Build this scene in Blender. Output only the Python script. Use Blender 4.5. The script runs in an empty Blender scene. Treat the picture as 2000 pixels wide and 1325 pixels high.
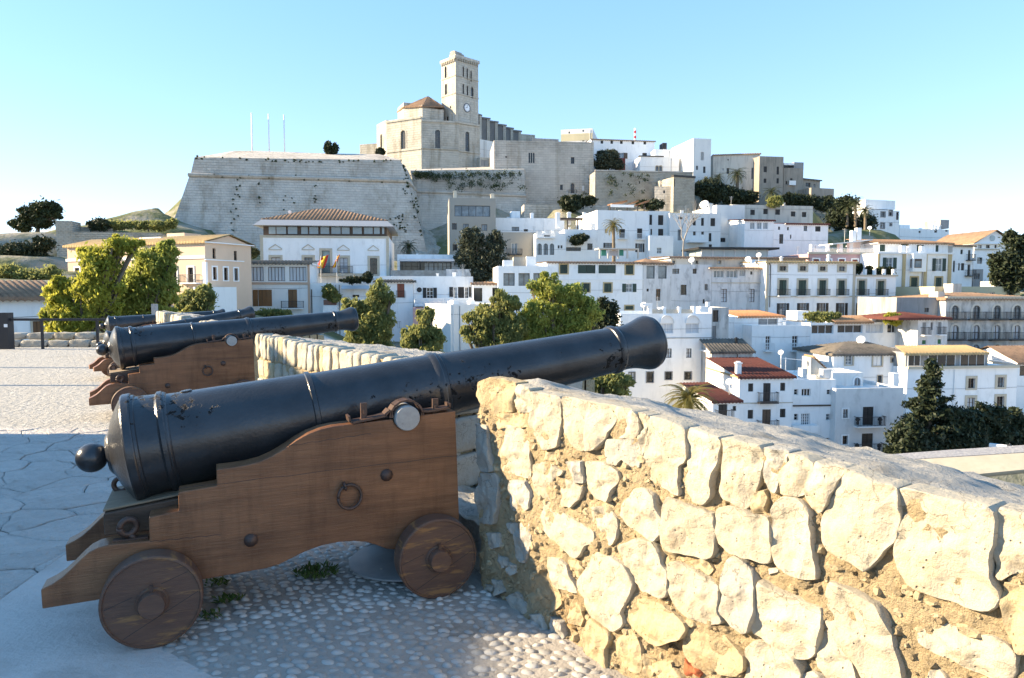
import bpy, math, random
import numpy as np
from mathutils import Vector, Matrix, noise as mnoise
random.seed(7); rng = np.random.default_rng(7)
sc = bpy.context.scene
COL = sc.collection
R = math.radians

# ------------------------------------------------------------------ camera
FPX = 1400.0                       # focal length in photograph pixels (2000 wide)
PITCH = math.atan((662.5 - 568.0) / FPX)
EYE = 1.65
cam = bpy.data.cameras.new('camera'); cam.sensor_width = 36.0; cam.lens = FPX * 36.0 / 2000.0
cam.clip_start = 0.05; cam.clip_end = 6000.0
camo = bpy.data.objects.new('camera', cam); COL.objects.link(camo)
camo.location = (0, 0, EYE); camo.rotation_euler = (math.pi / 2 - PITCH, 0, 0)
sc.camera = camo

# ------------------------------------------------------------------ sky, sun, exposure
SUN_EL = R(22.0); SUN_DIR = Vector((-1.0, 0.02, 0)).normalized()      # horizontal direction towards the sun
w = bpy.data.worlds.new('World'); sc.world = w; w.use_nodes = True
nt = w.node_tree; bg = nt.nodes['Background']
sky = nt.nodes.new('ShaderNodeTexSky'); sky.sky_type = 'NISHITA'; sky.sun_disc = False
sky.sun_elevation = SUN_EL; sky.sun_rotation = R(-91.0)
sky.air_density = 1.0; sky.dust_density = 0.0; sky.ozone_density = 1.3; sky.altitude = 1200
hsv = nt.nodes.new('ShaderNodeHueSaturation'); hsv.inputs['Saturation'].default_value = 1.35      # camera-like, softer gradient for the whole sky
gam = nt.nodes.new('ShaderNodeGamma'); gam.inputs[1].default_value = 0.5
nt.links.new(sky.outputs[0], hsv.inputs['Color']); nt.links.new(hsv.outputs[0], gam.inputs[0])
tint = nt.nodes.new('ShaderNodeMix'); tint.data_type = 'RGBA'; tint.blend_type = 'MULTIPLY'; tint.inputs[0].default_value = 1.0; tint.inputs[7].default_value = (0.84, 0.89, 1.04, 1)   # cool white balance
nt.links.new(gam.outputs[0], tint.inputs[6]); nt.links.new(tint.outputs[2], bg.inputs[0]); bg.inputs[1].default_value = 0.107
sl = bpy.data.lights.new('sun', 'SUN'); sl.energy = 2.45; sl.angle = R(0.5); sl.color = (1.0, 0.80, 0.53)
so = bpy.data.objects.new('sun', sl); COL.objects.link(so)
dv = Vector((SUN_DIR.x * math.cos(SUN_EL), SUN_DIR.y * math.cos(SUN_EL), math.sin(SUN_EL)))
so.rotation_euler = (-dv).to_track_quat('-Z', 'Y').to_euler(); so.location = (-20, 0, 30)
vs = sc.view_settings; vs.view_transform = 'Standard'; vs.look = 'None'; vs.gamma = 1.0; vs.use_curve_mapping = False
vs.exposure = 2.68

# ------------------------------------------------------------------ photograph pixel -> place
SP, CP = math.sin(PITCH), math.cos(PITCH)
def ray(px, py):
    u = (px - 1000.0) / FPX; v = (662.5 - py) / FPX
    return Vector((u, CP + v * SP, -SP + v * CP))
ORG = Vector((0, 0, EYE))
def P(px, py, Y):
    d = ray(px, py); return ORG + d * (Y / d.y)
def G(px, py, z=0.0):
    d = ray(px, py); return ORG + d * ((z - EYE) / d.z)
# enlarged views the measurements were read from: (x0, y0, scale)
FR = dict(A=(440, 380, 4.417), B=(740, 360, 4.142), C=(1060, 220, 4.417), D=(1400, 260, 4.417), E=(1040, 470, 4.274),
          F=(1380, 480, 4.732), G=(1680, 380, 4.416), H=(1380, 660, 3.226), L=(0, 380, 3.898), J=(320, 200, 3.448),
          K=(700, 80, 3.898), N=(0, 0, 1.0), W1=(920, 720, 4.4175), W2=(920, 1020, 4.4175), W3=(1300, 780, 4.733),
          W4=(1300, 1045, 4.733), W5=(1640, 850, 4.733), W6=(1640, 1045, 4.733))
def q(fr, x, y):
    a = FR[fr]; return a[0] + x / a[2], a[1] + y / a[2]

# ------------------------------------------------------------------ materials
MATS = {}
def mat(name, col, col2=None, scale=3.0, rough=0.8, bump=0.0, bscale=None, metal=0.0, stretch=(1, 1, 1), detail=5.0, lo=0.35, hi=0.65,
        coat=0.0, third=None, tscale=1.0, tlo=0.6, thi=0.75, rnd=0.0, spec=0.5):
    if name in MATS: return MATS[name]
    m = bpy.data.materials.new(name); m.use_nodes = True; n = m.node_tree; b = n.nodes['Principled BSDF']
    b.inputs['Roughness'].default_value = rough; b.inputs['Metallic'].default_value = metal
    b.inputs['Coat Weight'].default_value = coat; b.inputs['Specular IOR Level'].default_value = spec
    tc = n.nodes.new('ShaderNodeTexCoord'); mp = n.nodes.new('ShaderNodeMapping'); mp.inputs['Scale'].default_value = stretch
    n.links.new(tc.outputs['Object'], mp.inputs[0])
    def nz(s, d=detail):
        t = n.nodes.new('ShaderNodeTexNoise'); t.inputs['Scale'].default_value = s; t.inputs['Detail'].default_value = d
        t.inputs['Roughness'].default_value = 0.62; n.links.new(mp.outputs[0], t.inputs['Vector']); return t.outputs['Fac']
    def rampf(src, lo, hi):
        r = n.nodes.new('ShaderNodeMapRange'); r.inputs[1].default_value = lo; r.inputs[2].default_value = hi
        n.links.new(src, r.inputs[0]); return r.outputs[0]
    def mix(f, a, c):
        x = n.nodes.new('ShaderNodeMix'); x.data_type = 'RGBA'; n.links.new(f, x.inputs[0])
        for i, k in ((6, a), (7, c)):
            if isinstance(k, tuple): x.inputs[i].default_value = (*k, 1)
            else: n.links.new(k, x.inputs[i])
        return x.outputs[2]
    c = None
    if col2 is not None: c = mix(rampf(nz(scale), lo, hi), col, col2)
    if third is not None: c = mix(rampf(nz(tscale), tlo, thi), c if c is not None else col, third)
    if rnd:
        oi = n.nodes.new('ShaderNodeObjectInfo'); hs = n.nodes.new('ShaderNodeHueSaturation')
        r = n.nodes.new('ShaderNodeMapRange'); r.inputs[3].default_value = 1 - rnd; r.inputs[4].default_value = 1 + rnd
        n.links.new(oi.outputs['Random'], r.inputs[0]); n.links.new(r.outputs[0], hs.inputs['Value'])
        if c is None: hs.inputs['Color'].default_value = (*col, 1)
        else: n.links.new(c, hs.inputs['Color'])
        c = hs.outputs[0]
    if c is None: b.inputs['Base Color'].default_value = (*col, 1)
    else: n.links.new(c, b.inputs['Base Color'])
    if bump:
        bp = n.nodes.new('ShaderNodeBump'); bp.inputs['Strength'].default_value = 1.0; bp.inputs['Distance'].default_value = bump
        n.links.new(nz(bscale or scale * 3, 8), bp.inputs['Height']); n.links.new(bp.outputs[0], b.inputs['Normal'])
    MATS[name] = m
    return m
def nodes_of(m): return m.node_tree.nodes, m.node_tree.links, m.node_tree.nodes['Principled BSDF']

# ------------------------------------------------------------------ mesh building
class MB:
    def __init__(s, xf=None): s.v = []; s.f = []; s.xf = xf
    def add(s, pts, faces):
        o = len(s.v)
        s.v += [tuple(s.xf(*p)) for p in pts] if s.xf else [tuple(p) for p in pts]
        s.f += [tuple(i + o for i in t) for t in faces]
        return s
    def box(s, x0, x1, y0, y1, z0, z1):
        return s.add([(x0, y0, z0), (x1, y0, z0), (x1, y1, z0), (x0, y1, z0), (x0, y0, z1), (x1, y0, z1), (x1, y1, z1), (x0, y1, z1)],
                     [(3, 2, 1, 0), (4, 5, 6, 7), (0, 1, 5, 4), (1, 2, 6, 5), (2, 3, 7, 6), (3, 0, 4, 7)])
    def quad(s, a, b, c, d): return s.add([a, b, c, d], [(0, 1, 2, 3)])
    def poly(s, pts): return s.add(pts, [tuple(range(len(pts)))])
    def hexa(s, p):       # 8 corners: bottom 4 then top 4
        return s.add(p, [(3, 2, 1, 0), (4, 5, 6, 7), (0, 1, 5, 4), (1, 2, 6, 5), (2, 3, 7, 6), (3, 0, 4, 7)])
    def prism(s, poly, a, b, axis='y'):
        n = len(poly)
        def pt(p, t): return (p[0], t, p[1]) if axis == 'y' else ((p[0], p[1], t) if axis == 'z' else (t, p[0], p[1]))
        pts = [pt(p, a) for p in poly] + [pt(p, b) for p in poly]
        fs = [tuple(range(n)), tuple(range(2 * n - 1, n - 1, -1))] + [(i, i + n, (i + 1) % n + n, (i + 1) % n) for i in range(n)]
        return s.add(pts, fs)
    def tube(s, pts, r, n=8, cap=True):
        pts = [Vector(p) for p in pts]; rs = r if isinstance(r, (list, tuple)) else [r] * len(pts)
        up = None; rings = []
        for i, p in enumerate(pts):
            d = (pts[min(i + 1, len(pts) - 1)] - pts[max(i - 1, 0)])
            if d.length < 1e-9: d = Vector((0, 0, 1))
            d.normalize()
            if up is None: up = Vector((0, 0, 1)) if abs(d.z) < 0.9 else Vector((1, 0, 0))
            a = d.cross(up)
            if a.length < 1e-6: a = d.cross(Vector((1, 0, 0)))
            a.normalize(); b = a.cross(d); up = b
            rings.append([p + (a * math.cos(2 * math.pi * k / n) + b * math.sin(2 * math.pi * k / n)) * rs[i] for k in range(n)])
        vs = [v for g in rings for v in g]; fs = []
        for i in range(len(pts) - 1):
            for k in range(n):
                fs.append((i * n + k, i * n + (k + 1) % n, (i + 1) * n + (k + 1) % n, (i + 1) * n + k))
        if cap: fs += [tuple(range(n - 1, -1, -1)), tuple(range((len(pts) - 1) * n, len(pts) * n))]
        return s.add(vs, fs)
    def lathe(s, prof, n=24, o=(0, 0, 0), ax=(1, 0, 0)):   # prof: (along, radius)
        ax = Vector(ax).normalized(); o = Vector(o)
        t = Vector((0, 0, 1)) if abs(ax.z) < 0.9 else Vector((1, 0, 0))
        a = ax.cross(t).normalized(); b = a.cross(ax)
        vs = []; fs = []
        for (d, r) in prof:
            for k in range(n):
                vs.append(o + ax * d + (a * math.cos(2 * math.pi * k / n) + b * math.sin(2 * math.pi * k / n)) * max(r, 1e-4))
        for i in range(len(prof) - 1):
            for k in range(n):
                fs.append((i * n + k, i * n + (k + 1) % n, (i + 1) * n + (k + 1) % n, (i + 1) * n + k))
        fs += [tuple(range(n - 1, -1, -1)), tuple(range((len(prof) - 1) * n, len(prof) * n))]
        return s.add(vs, fs)
    def torus(s, c, n, R_, r, nu=20, nv=8, arc=2 * math.pi, ph=0.0):
        c = Vector(c); n = Vector(n).normalized(); t = Vector((0, 0, 1)) if abs(n.z) < 0.9 else Vector((1, 0, 0))
        a = n.cross(t).normalized(); b = a.cross(n)
        k = nu if arc > 6.28 else nu + 1
        pts = [c + (a * math.cos(ph + arc * i / nu) + b * math.sin(ph + arc * i / nu)) * R_ for i in range(nu + 1)]
        return s.tube(pts, r, nv)
    def mesh(s, name, m, smooth=False):
        me = bpy.data.meshes.new(name); me.from_pydata(s.v, [], s.f)
        if m: me.materials.append(m)
        if smooth: me.polygons.foreach_set('use_smooth', [True] * len(me.polygons))
        return me
    def build(s, name, m, parent=None, smooth=False, loc=None):
        return link(name, s.mesh(name, m, smooth), parent, loc)
def link(name, me, parent=None, loc=None):
    o = bpy.data.objects.new(name, me); COL.objects.link(o)
    if parent is not None: o.parent = parent
    if loc is not None: o.location = loc
    return o
def tag(o, label=None, cat=None, group=None, kind=None):
    if label: o['label'] = label
    if cat: o['category'] = cat
    if group: o['group'] = group
    if kind: o['kind'] = kind
    return o
def thing(name, label, cat, loc=(0, 0, 0), rz=0.0, group=None):
    o = bpy.data.objects.new(name, None); COL.objects.link(o); o.location = loc; o.rotation_euler = (0, 0, rz)
    o.empty_display_size = 0.3
    return tag(o, label, cat, group)
def copy_tree(o, parent=None):
    c = o.copy(); COL.objects.link(c)
    if parent is not None: c.parent = parent
    for ch in o.children: copy_tree(ch, c)
    return c
def bevel(o, wd=0.006, seg=2):
    m = o.modifiers.new('bevel', 'BEVEL'); m.width = wd; m.segments = seg; m.limit_method = 'ANGLE'; m.angle_limit = R(40); return o
def auto_smooth(o, ang=35):
    me = o.data
    me.polygons.foreach_set('use_smooth', [True] * len(me.polygons))
    try: me.set_sharp_from_angle(angle=R(ang))
    except Exception: pass
    return o
# ================================================================== FOREGROUND
# ------------------------------------------------------------------ materials
def stone_mat(name, base, alt, stain, bump=0.012, sc_=9.0):
    m = mat(name, base, alt, scale=4.0, rough=0.9, lo=0.3, hi=0.7, third=stain, tscale=2.3, tlo=0.56, thi=0.72, rnd=0.10, spec=0.25)
    n, l, b = nodes_of(m)
    tc = n.new('ShaderNodeTexCoord')
    a = n.new('ShaderNodeTexNoise'); a.inputs['Scale'].default_value = sc_; a.inputs['Detail'].default_value = 12; a.inputs['Roughness'].default_value = 0.68
    v = n.new('ShaderNodeTexVoronoi'); v.inputs['Scale'].default_value = 38.0; v.inputs['Randomness'].default_value = 1
    l.new(tc.outputs['Object'], a.inputs['Vector']); l.new(tc.outputs['Object'], v.inputs['Vector'])
    # small pits
    r = n.new('ShaderNodeMapRange'); r.inputs[1].default_value = 0.0; r.inputs[2].default_value = 0.16; l.new(v.outputs['Distance'], r.inputs[0])
    n2 = n.new('ShaderNodeTexNoise'); n2.inputs['Scale'].default_value = 5.0; l.new(tc.outputs['Object'], n2.inputs['Vector'])
    g = n.new('ShaderNodeMapRange'); g.inputs[1].default_value = 0.5; g.inputs[2].default_value = 0.62; l.new(n2.outputs['Fac'], g.inputs[0])
    mx = n.new('ShaderNodeMix'); mx.data_type = 'FLOAT'; l.new(g.outputs[0], mx.inputs[0]); mx.inputs[2].default_value = 1.0; l.new(r.outputs[0], mx.inputs[3])
    ad = n.new('ShaderNodeMath'); ad.operation = 'MULTIPLY_ADD'; l.new(mx.outputs[0], ad.inputs[0]); ad.inputs[1].default_value = 0.35; l.new(a.outputs['Fac'], ad.inputs[2])
    bp = n.new('ShaderNodeBump'); bp.inputs['Strength'].default_value = 1.0; bp.inputs['Distance'].default_value = bump * 2.4
    l.new(ad.outputs[0], bp.inputs['Height']); l.new(bp.outputs[0], b.inputs['Normal'])
    # shading painted into the pits as darker colour, plus dark hairline cracks
    cv = n.new('ShaderNodeTexVoronoi'); cv.feature = 'DISTANCE_TO_EDGE'; cv.inputs['Scale'].default_value = 5.5
    wn = n.new('ShaderNodeTexNoise'); wn.inputs['Scale'].default_value = 9.0; wn.inputs['Detail'].default_value = 6; l.new(tc.outputs['Object'], wn.inputs['Vector'])
    wv = n.new('ShaderNodeMix'); wv.data_type = 'RGBA'; wv.blend_type = 'LINEAR_LIGHT'; wv.inputs[0].default_value = .12; l.new(tc.outputs['Object'], wv.inputs[6]); l.new(wn.outputs['Color'], wv.inputs[7]); l.new(wv.outputs[2], cv.inputs['Vector'])
    cr = n.new('ShaderNodeMapRange'); cr.inputs[1].default_value = 0.0; cr.inputs[2].default_value = 0.012; l.new(cv.outputs['Distance'], cr.inputs[0])
    cg = n.new('ShaderNodeMapRange'); cg.inputs[1].default_value = .50; cg.inputs[2].default_value = .56; l.new(n2.outputs['Fac'], cg.inputs[0])
    ck = n.new('ShaderNodeMix'); ck.data_type = 'FLOAT'; l.new(cg.outputs[0], ck.inputs[0]); l.new(cr.outputs[0], ck.inputs[2]); ck.inputs[3].default_value = 1.0
    mn = n.new('ShaderNodeMath'); mn.operation = 'MULTIPLY'; l.new(ck.outputs[0], mn.inputs[0]); l.new(mx.outputs[0], mn.inputs[1])
    fr_ = n.new('ShaderNodeMapRange'); fr_.inputs[3].default_value = .42; fr_.inputs[4].default_value = 1.0; l.new(mn.outputs[0], fr_.inputs[0])
    src = b.inputs['Base Color'].links[0].from_socket; cm = n.new('ShaderNodeMix'); cm.data_type = 'RGBA'; cm.blend_type = 'MULTIPLY'; cm.inputs[0].default_value = 1.0
    cc_ = n.new('ShaderNodeCombineColor'); 
    for i_ in range(3): l.new(fr_.outputs[0], cc_.inputs[i_])
    l.new(src, cm.inputs[6]); l.new(cc_.outputs[0], cm.inputs[7]); l.new(cm.outputs[2], b.inputs['Base Color'])
    return m
M_LIME = stone_mat('limestone_cream', (0.38, 0.335, 0.255), (0.46, 0.42, 0.34), (0.34, 0.235, 0.115))
M_LIMEG = stone_mat('limestone_grey', (0.36, 0.34, 0.295), (0.44, 0.415, 0.365), (0.27, 0.215, 0.145))
M_LIMEO = stone_mat('limestone_ochre', (0.39, 0.30, 0.175), (0.44, 0.37, 0.25), (0.34, 0.20, 0.075))
M_BRICK = stone_mat('brick_red', (0.38, 0.10, 0.045), (0.45, 0.15, 0.07), (0.25, 0.08, 0.04))
M_MORTAR = stone_mat('lime_mortar', (0.46, 0.355, 0.21), (0.52, 0.42, 0.27), (0.36, 0.265, 0.15), bump=0.03, sc_=22.0)
M_WALLTOP = stone_mat('wall_top_stone', (0.42, 0.40, 0.36), (0.49, 0.47, 0.43), (0.33, 0.28, 0.21), bump=0.025, sc_=12.0)
M_SLAB = mat('pale_concrete', (0.50, 0.455, 0.425), (0.56, 0.515, 0.48), scale=3.0, rough=0.85, bump=0.012, bscale=30, third=(0.37, 0.335, 0.30), tscale=2.2, tlo=0.5, thi=0.75, spec=0.3)
M_FLAG = mat('flagstone', (0.46, 0.425, 0.395), (0.54, 0.505, 0.47), scale=7.0, rough=0.85, bump=0.09, bscale=9, third=(0.31, 0.28, 0.24), tscale=1.3, rnd=0.07, spec=0.3)
M_JOINT = mat('joint_soil', (0.19, 0.18, 0.155), (0.29, 0.27, 0.23), scale=8, rough=1.0, bump=0.02, bscale=30)
M_FARPAVE = mat('rough_paving', (0.35, 0.335, 0.305), (0.43, 0.415, 0.385), scale=5.0, rough=0.95, bump=0.07, bscale=11, third=(0.26, 0.245, 0.22), tscale=1.1)
M_BED = mat('pebble_bed', (0.31, 0.285, 0.255), (0.39, 0.36, 0.325), scale=6, rough=0.95, bump=0.01, bscale=50, third=(0.14, 0.13, 0.11), tscale=2.0)
M_PEB = mat('pebble', (0.36, 0.345, 0.325), (0.46, 0.445, 0.42), scale=26.0, rough=0.5, bump=0.002, bscale=60, rnd=0.22, spec=0.4)
M_IRON = mat('rusted_iron', (0.055, 0.035, 0.028), (0.10, 0.055, 0.04), scale=14, rough=0.5, bump=0.002, bscale=60, metal=0.2)
M_BLACK = mat('black_painted_metal', (0.018, 0.018, 0.022), rough=0.5)
M_TRUN = mat('worn_grey_paint', (0.30, 0.29, 0.275), (0.38, 0.37, 0.35), scale=25, rough=0.7, third=(0.12, 0.11, 0.10), tscale=18, tlo=0.62, thi=0.7)

# gun barrel: black painted iron, chipped to dark rust in places
M_GUN = mat('gun_iron', (0.046, 0.046, 0.049), (0.066, 0.066, 0.070), scale=5, rough=0.36, metal=0.55, coat=0.0)
n, l, b = nodes_of(M_GUN)
tc = n.new('ShaderNodeTexCoord')
na = n.new('ShaderNodeTexNoise'); na.inputs['Scale'].default_value = 2.2; na.inputs['Detail'].default_value = 3
nb = n.new('ShaderNodeTexNoise'); nb.inputs['Scale'].default_value = 24.0; nb.inputs['Detail'].default_value = 8; nb.inputs['Roughness'].default_value = 0.7
l.new(tc.outputs['Object'], na.inputs['Vector']); l.new(tc.outputs['Object'], nb.inputs['Vector'])
ml = n.new('ShaderNodeMath'); ml.operation = 'MULTIPLY'; l.new(na.outputs['Fac'], ml.inputs[0]); l.new(nb.outputs['Fac'], ml.inputs[1])
rm = n.new('ShaderNodeMapRange'); rm.inputs[1].default_value = 0.352; rm.inputs[2].default_value = 0.376; l.new(ml.outputs[0], rm.inputs[0])
mx = n.new('ShaderNodeMix'); mx.data_type = 'RGBA'; l.new(rm.outputs[0], mx.inputs[0])
src = b.inputs['Base Color'].links[0].from_socket; l.new(src, mx.inputs[6]); mx.inputs[7].default_value = (0.012, 0.010, 0.009, 1)
l.new(mx.outputs[2], b.inputs['Base Color'])
rr = n.new('ShaderNodeMapRange'); rr.inputs[3].default_value = 0.28; rr.inputs[4].default_value = 0.8; l.new(rm.outputs[0], rr.inputs[0]); l.new(rr.outputs[0], b.inputs['Roughness'])
nc = n.new('ShaderNodeTexNoise'); nc.inputs['Scale'].default_value = 70.0; nc.inputs['Detail'].default_value = 6; l.new(tc.outputs['Object'], nc.inputs['Vector'])
sm = n.new('ShaderNodeMath'); sm.operation = 'MULTIPLY_ADD'; l.new(rm.outputs[0], sm.inputs[0]); sm.inputs[1].default_value = -0.8; l.new(nc.outputs['Fac'], sm.inputs[2])
bp = n.new('ShaderNodeBump'); bp.inputs['Distance'].default_value = 0.0016; bp.inputs['Strength'].default_value = 1.0; l.new(sm.outputs[0], bp.inputs['Height']); l.new(bp.outputs[0], b.inputs['Normal'])

def wood_mat(name, c1, c2, c3, ax=(1.2, 14, 14)):
    m = mat(name, c1, c2, scale=3.0, rough=0.42, stretch=ax, third=c3, tscale=0.55, tlo=0.46, thi=0.66, bump=0.003, bscale=9.0, spec=0.35)
    return m
M_WOOD = wood_mat('brown_painted_wood', (0.215, 0.098, 0.048), (0.255, 0.122, 0.060), (0.13, 0.060, 0.031))
M_WOODD = wood_mat('dark_wood', (0.095, 0.056, 0.036), (0.125, 0.076, 0.048), (0.066, 0.042, 0.030))
M_WOODW = mat('wheel_wood', (0.095, 0.050, 0.035), (0.130, 0.070, 0.045), scale=7, rough=0.6, stretch=(1, 1, 6), bump=0.003, bscale=12, third=(0.24, 0.125, 0.05), tscale=4.5, tlo=0.565, thi=0.64)
M_WOODT = mat('weathered_plank', (0.20, 0.15, 0.10), (0.28, 0.21, 0.14), scale=5, rough=0.8, stretch=(1, 8, 8), bump=0.004, bscale=12)

def weather(m, dark, light):
    """runs of grime down the face and pale rubbed scratches along the grain"""
    n, l, b = nodes_of(m); tc = n.new('ShaderNodeTexCoord')
    for (st, sc_, lo, hi, col, blend) in (((7, 7, .9), 1.0, .50, .72, dark, 'MULTIPLY'), ((2, 30, 30), 1.6, .66, .72, light, 'MIX'), ((1, 1, 1), 1.7, .52, .75, dark, 'MULTIPLY')):
        mp = n.new('ShaderNodeMapping'); mp.inputs['Scale'].default_value = st; l.new(tc.outputs['Object'], mp.inputs[0])
        t = n.new('ShaderNodeTexNoise'); t.inputs['Scale'].default_value = sc_; t.inputs['Detail'].default_value = 8; t.inputs['Roughness'].default_value = .7; l.new(mp.outputs[0], t.inputs['Vector'])
        r = n.new('ShaderNodeMapRange'); r.inputs[1].default_value = lo; r.inputs[2].default_value = hi; r.inputs[4].default_value = .85 if blend == 'MULTIPLY' else .6; l.new(t.outputs['Fac'], r.inputs[0])
        src = b.inputs['Base Color'].links[0].from_socket; mu = n.new('ShaderNodeMix'); mu.data_type = 'RGBA'; mu.blend_type = blend; l.new(r.outputs[0], mu.inputs[0]); l.new(src, mu.inputs[6]); mu.inputs[7].default_value = (*col, 1); l.new(mu.outputs[2], b.inputs['Base Color'])
weather(M_WOOD, (.52, .48, .46), (.34, .22, .13)); weather(M_WOODD, (.6, .56, .54), (.22, .15, .10))
# ------------------------------------------------------------------ terrace ground
WALL_A = G(955, 1150); WALL_B = G(1180, 1290)
WU = (WALL_B - WALL_A); WU.z = 0; WU.normalize()                # along the parapet, towards the camera's right
WN = Vector((-WU.y, WU.x, 0))                                   # outward, over the drop
def wall_pt(t, off=0.0, z=0.0): return WALL_A + WU * t + WN * off + Vector((0, 0, z))
# terrace block: everything on the near side of the parapet line
e0 = wall_pt(8, 1.9); e1 = wall_pt(-24, 1.9)
tb = MB()
poly = [(-45, -14), (e0.x, -14), (e0.x, e0.y), (e1.x, e1.y), (-45, e1.y + 0.5)]
tb.prism([(p[0], p[1]) for p in poly], -24.0, -0.05, axis='z')
tag(tb.build('bastion', M_FARPAVE), kind='structure')
FARY = 21.0
def ground_poly(name, pts, z, m, kind='structure'):
    o = MB().poly([(p[0], p[1], z) for p in pts]).build(name, m)
    return tag(o, kind=kind)
SHY = 8.55
# far, rough paving (lit part of the terrace)
g = MB()
nx, ny = 90, 70
xs = np.linspace(-40, 6, nx + 1); ys = np.linspace(SHY, FARY, ny + 1)
for j in range(ny + 1):
    for i in range(nx + 1):
        x, y = xs[i], ys[j]
        g.v.append((x, y, -0.004 + 0.012 * mnoise.noise(Vector((x * 0.7, y * 0.7, 0))) * (1 if 0 < j else 0)))
for j in range(ny):
    for i in range(nx):
        a = j * (nx + 1) + i; cx = (xs[i] + xs[i + 1]) / 2; cy = (ys[j] + ys[j + 1]) / 2
        if (Vector((cx, cy, 0)) - WALL_A).dot(WN) < 1.5: g.f.append((a, a + 1, a + nx + 2, a + nx + 1))
tag(g.build('rough_terrace_paving', M_FARPAVE, smooth=True), kind='structure')

# slab strip, cobble bed
S1 = G(0, 1172); S2 = G(235, 1006)
sd = (S2 - S1).normalized(); sn = Vector((-sd.y, sd.x, 0))
CB0 = G(318, 1268); CB1 = G(430, 1330)
slab_pts = [S1 - sd * 3, S1, S2, S2 + sd * 0.1, G(290, 1110), CB0, CB1, CB1 + (CB1 - CB0) * 3]
slab_pts.append(Vector((S1.x - 3, slab_pts[-1].y, 0)))
slab = MB().prism([(p.x, p.y) for p in slab_pts], -0.05, 0.0, axis='z').build('concrete_slab', M_SLAB)
tag(slab, kind='structure')
bed_pts = [G(290, 1110), CB0, CB1, CB1 + (CB1 - CB0) * 3, wall_pt(3.0, 0.3), wall_pt(-1.9, 0.3), Vector((-1.75, 4.75, 0))]
bed = ground_poly('pebble_bed', bed_pts, -0.003, M_BED)
jt = ground_poly('joint_bed', [(-14, 3.0), (S1.x - 6, -2), (2.0, -2), (2.0, SHY + 0.02), (-14, SHY + 0.02)], -0.026, M_JOINT)

def clip(poly, p, nrm):          # keep side where (x-p).n <= 0
    out = []
    for i in range(len(poly)):
        a, c = poly[i], poly[(i + 1) % len(poly)]
        da = (a[0] - p[0]) * nrm[0] + (a[1] - p[1]) * nrm[1]; dc = (c[0] - p[0]) * nrm[0] + (c[1] - p[1]) * nrm[1]
        if da <= 0: out.append(a)
        if (da < 0 < dc) or (dc < 0 < da):
            t = da / (da - dc); out.append((a[0] + (c[0] - a[0]) * t, a[1] + (c[1] - a[1]) * t))
    return out
def warp(x, y):
    v = Vector((x * 2.4, y * 2.4, 3.1)); v2 = Vector((x * 9, y * 9, 1.7))
    return (x + 0.09 * mnoise.noise(v) + 0.02 * mnoise.noise(v2), y + 0.09 * mnoise.noise(v + Vector((31, 7, 2))) + 0.02 * mnoise.noise(v2 + Vector((5, 11, 0))))
# irregular flagstones, one by one
seeds = []
for j in range(25):
    for i in range(18):
        x = -10.2 + i * 0.60 + (0.30 if j % 2 else 0) + random.uniform(-.27, .27); y = 3.0 + j * 0.26 + random.uniform(-.11, .11)
        seeds.append((x, y))
nflag = 0
def inside_flag(p):
    return (Vector((p[0], p[1], 0)) - S1).dot(sn) > 0.0 and p[1] < SHY
for k, s in enumerate(seeds):
    if s[0] > -0.9 or s[0] < -0.80 * s[1] - 0.9: continue
    if (Vector((s[0], s[1], 0)) - S1).dot(sn) < -0.25: continue
    cell = [(s[0] - 1.2, s[1] - 0.9), (s[0] + 1.2, s[1] - 0.9), (s[0] + 1.2, s[1] + 0.9), (s[0] - 1.2, s[1] + 0.9)]
    for m_, t in enumerate(seeds):
        if m_ == k: continue
        dx, dy = t[0] - s[0], t[1] - s[1]
        if dx * dx + dy * dy > 3.2: continue
        cell = clip(cell, ((s[0] + t[0]) / 2, (s[1] + t[1]) / 2), (dx, dy))
        if len(cell) < 3: break
    if len(cell) < 3: continue
    # finer outline, warped alike on both sides of a joint
    fine = []
    for i in range(len(cell)):
        a, c = cell[i], cell[(i + 1) % len(cell)]; L_ = math.hypot(c[0] - a[0], c[1] - a[1]); nn = max(1, int(L_ / 0.09))
        for t in range(nn): fine.append(warp(a[0] + (c[0] - a[0]) * t / nn, a[1] + (c[1] - a[1]) * t / nn))
    fine = clip(fine, (S1.x, S1.y), (-sn.x, -sn.y)); fine = clip(fine, (0, SHY), (0, 1))
    if len(fine) < 4: continue
    cx = sum(p[0] for p in fine) / len(fine); cy = sum(p[1] for p in fine) / len(fine)
    if (Vector((cx, cy, 0)) - S1).dot(sn) < 0.02: continue
    rad = sum(math.hypot(p[0] - cx, p[1] - cy) for p in fine) / len(fine); gap = random.uniform(0.002, 0.007) / max(rad, .1)
    o_ = [(cx + (p[0] - cx) * (1 - gap), cy + (p[1] - cy) * (1 - gap)) for p in fine]
    i_ = [(cx + (p[0] - cx) * (1 - gap - 0.012 / max(rad, .1)), cy + (p[1] - cy) * (1 - gap - 0.012 / max(rad, .1))) for p in fine]
    zt = random.uniform(-0.006, 0.004); nn = len(o_)
    mb = MB(); mb.v = [(p[0] - cx, p[1] - cy, -0.03) for p in o_] + [(p[0] - cx, p[1] - cy, zt - 0.006) for p in o_] + [(p[0] - cx, p[1] - cy, zt) for p in i_]
    for r_ in range(2):
        for i in range(nn): mb.f.append((r_ * nn + i, r_ * nn + (i + 1) % nn, (r_ + 1) * nn + (i + 1) % nn, (r_ + 1) * nn + i))
    mb.f.append(tuple(range(2 * nn, 3 * nn)))
    mb.build('flagstone', M_FLAG, jt, loc=(cx, cy, 0)); nflag += 1

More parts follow.
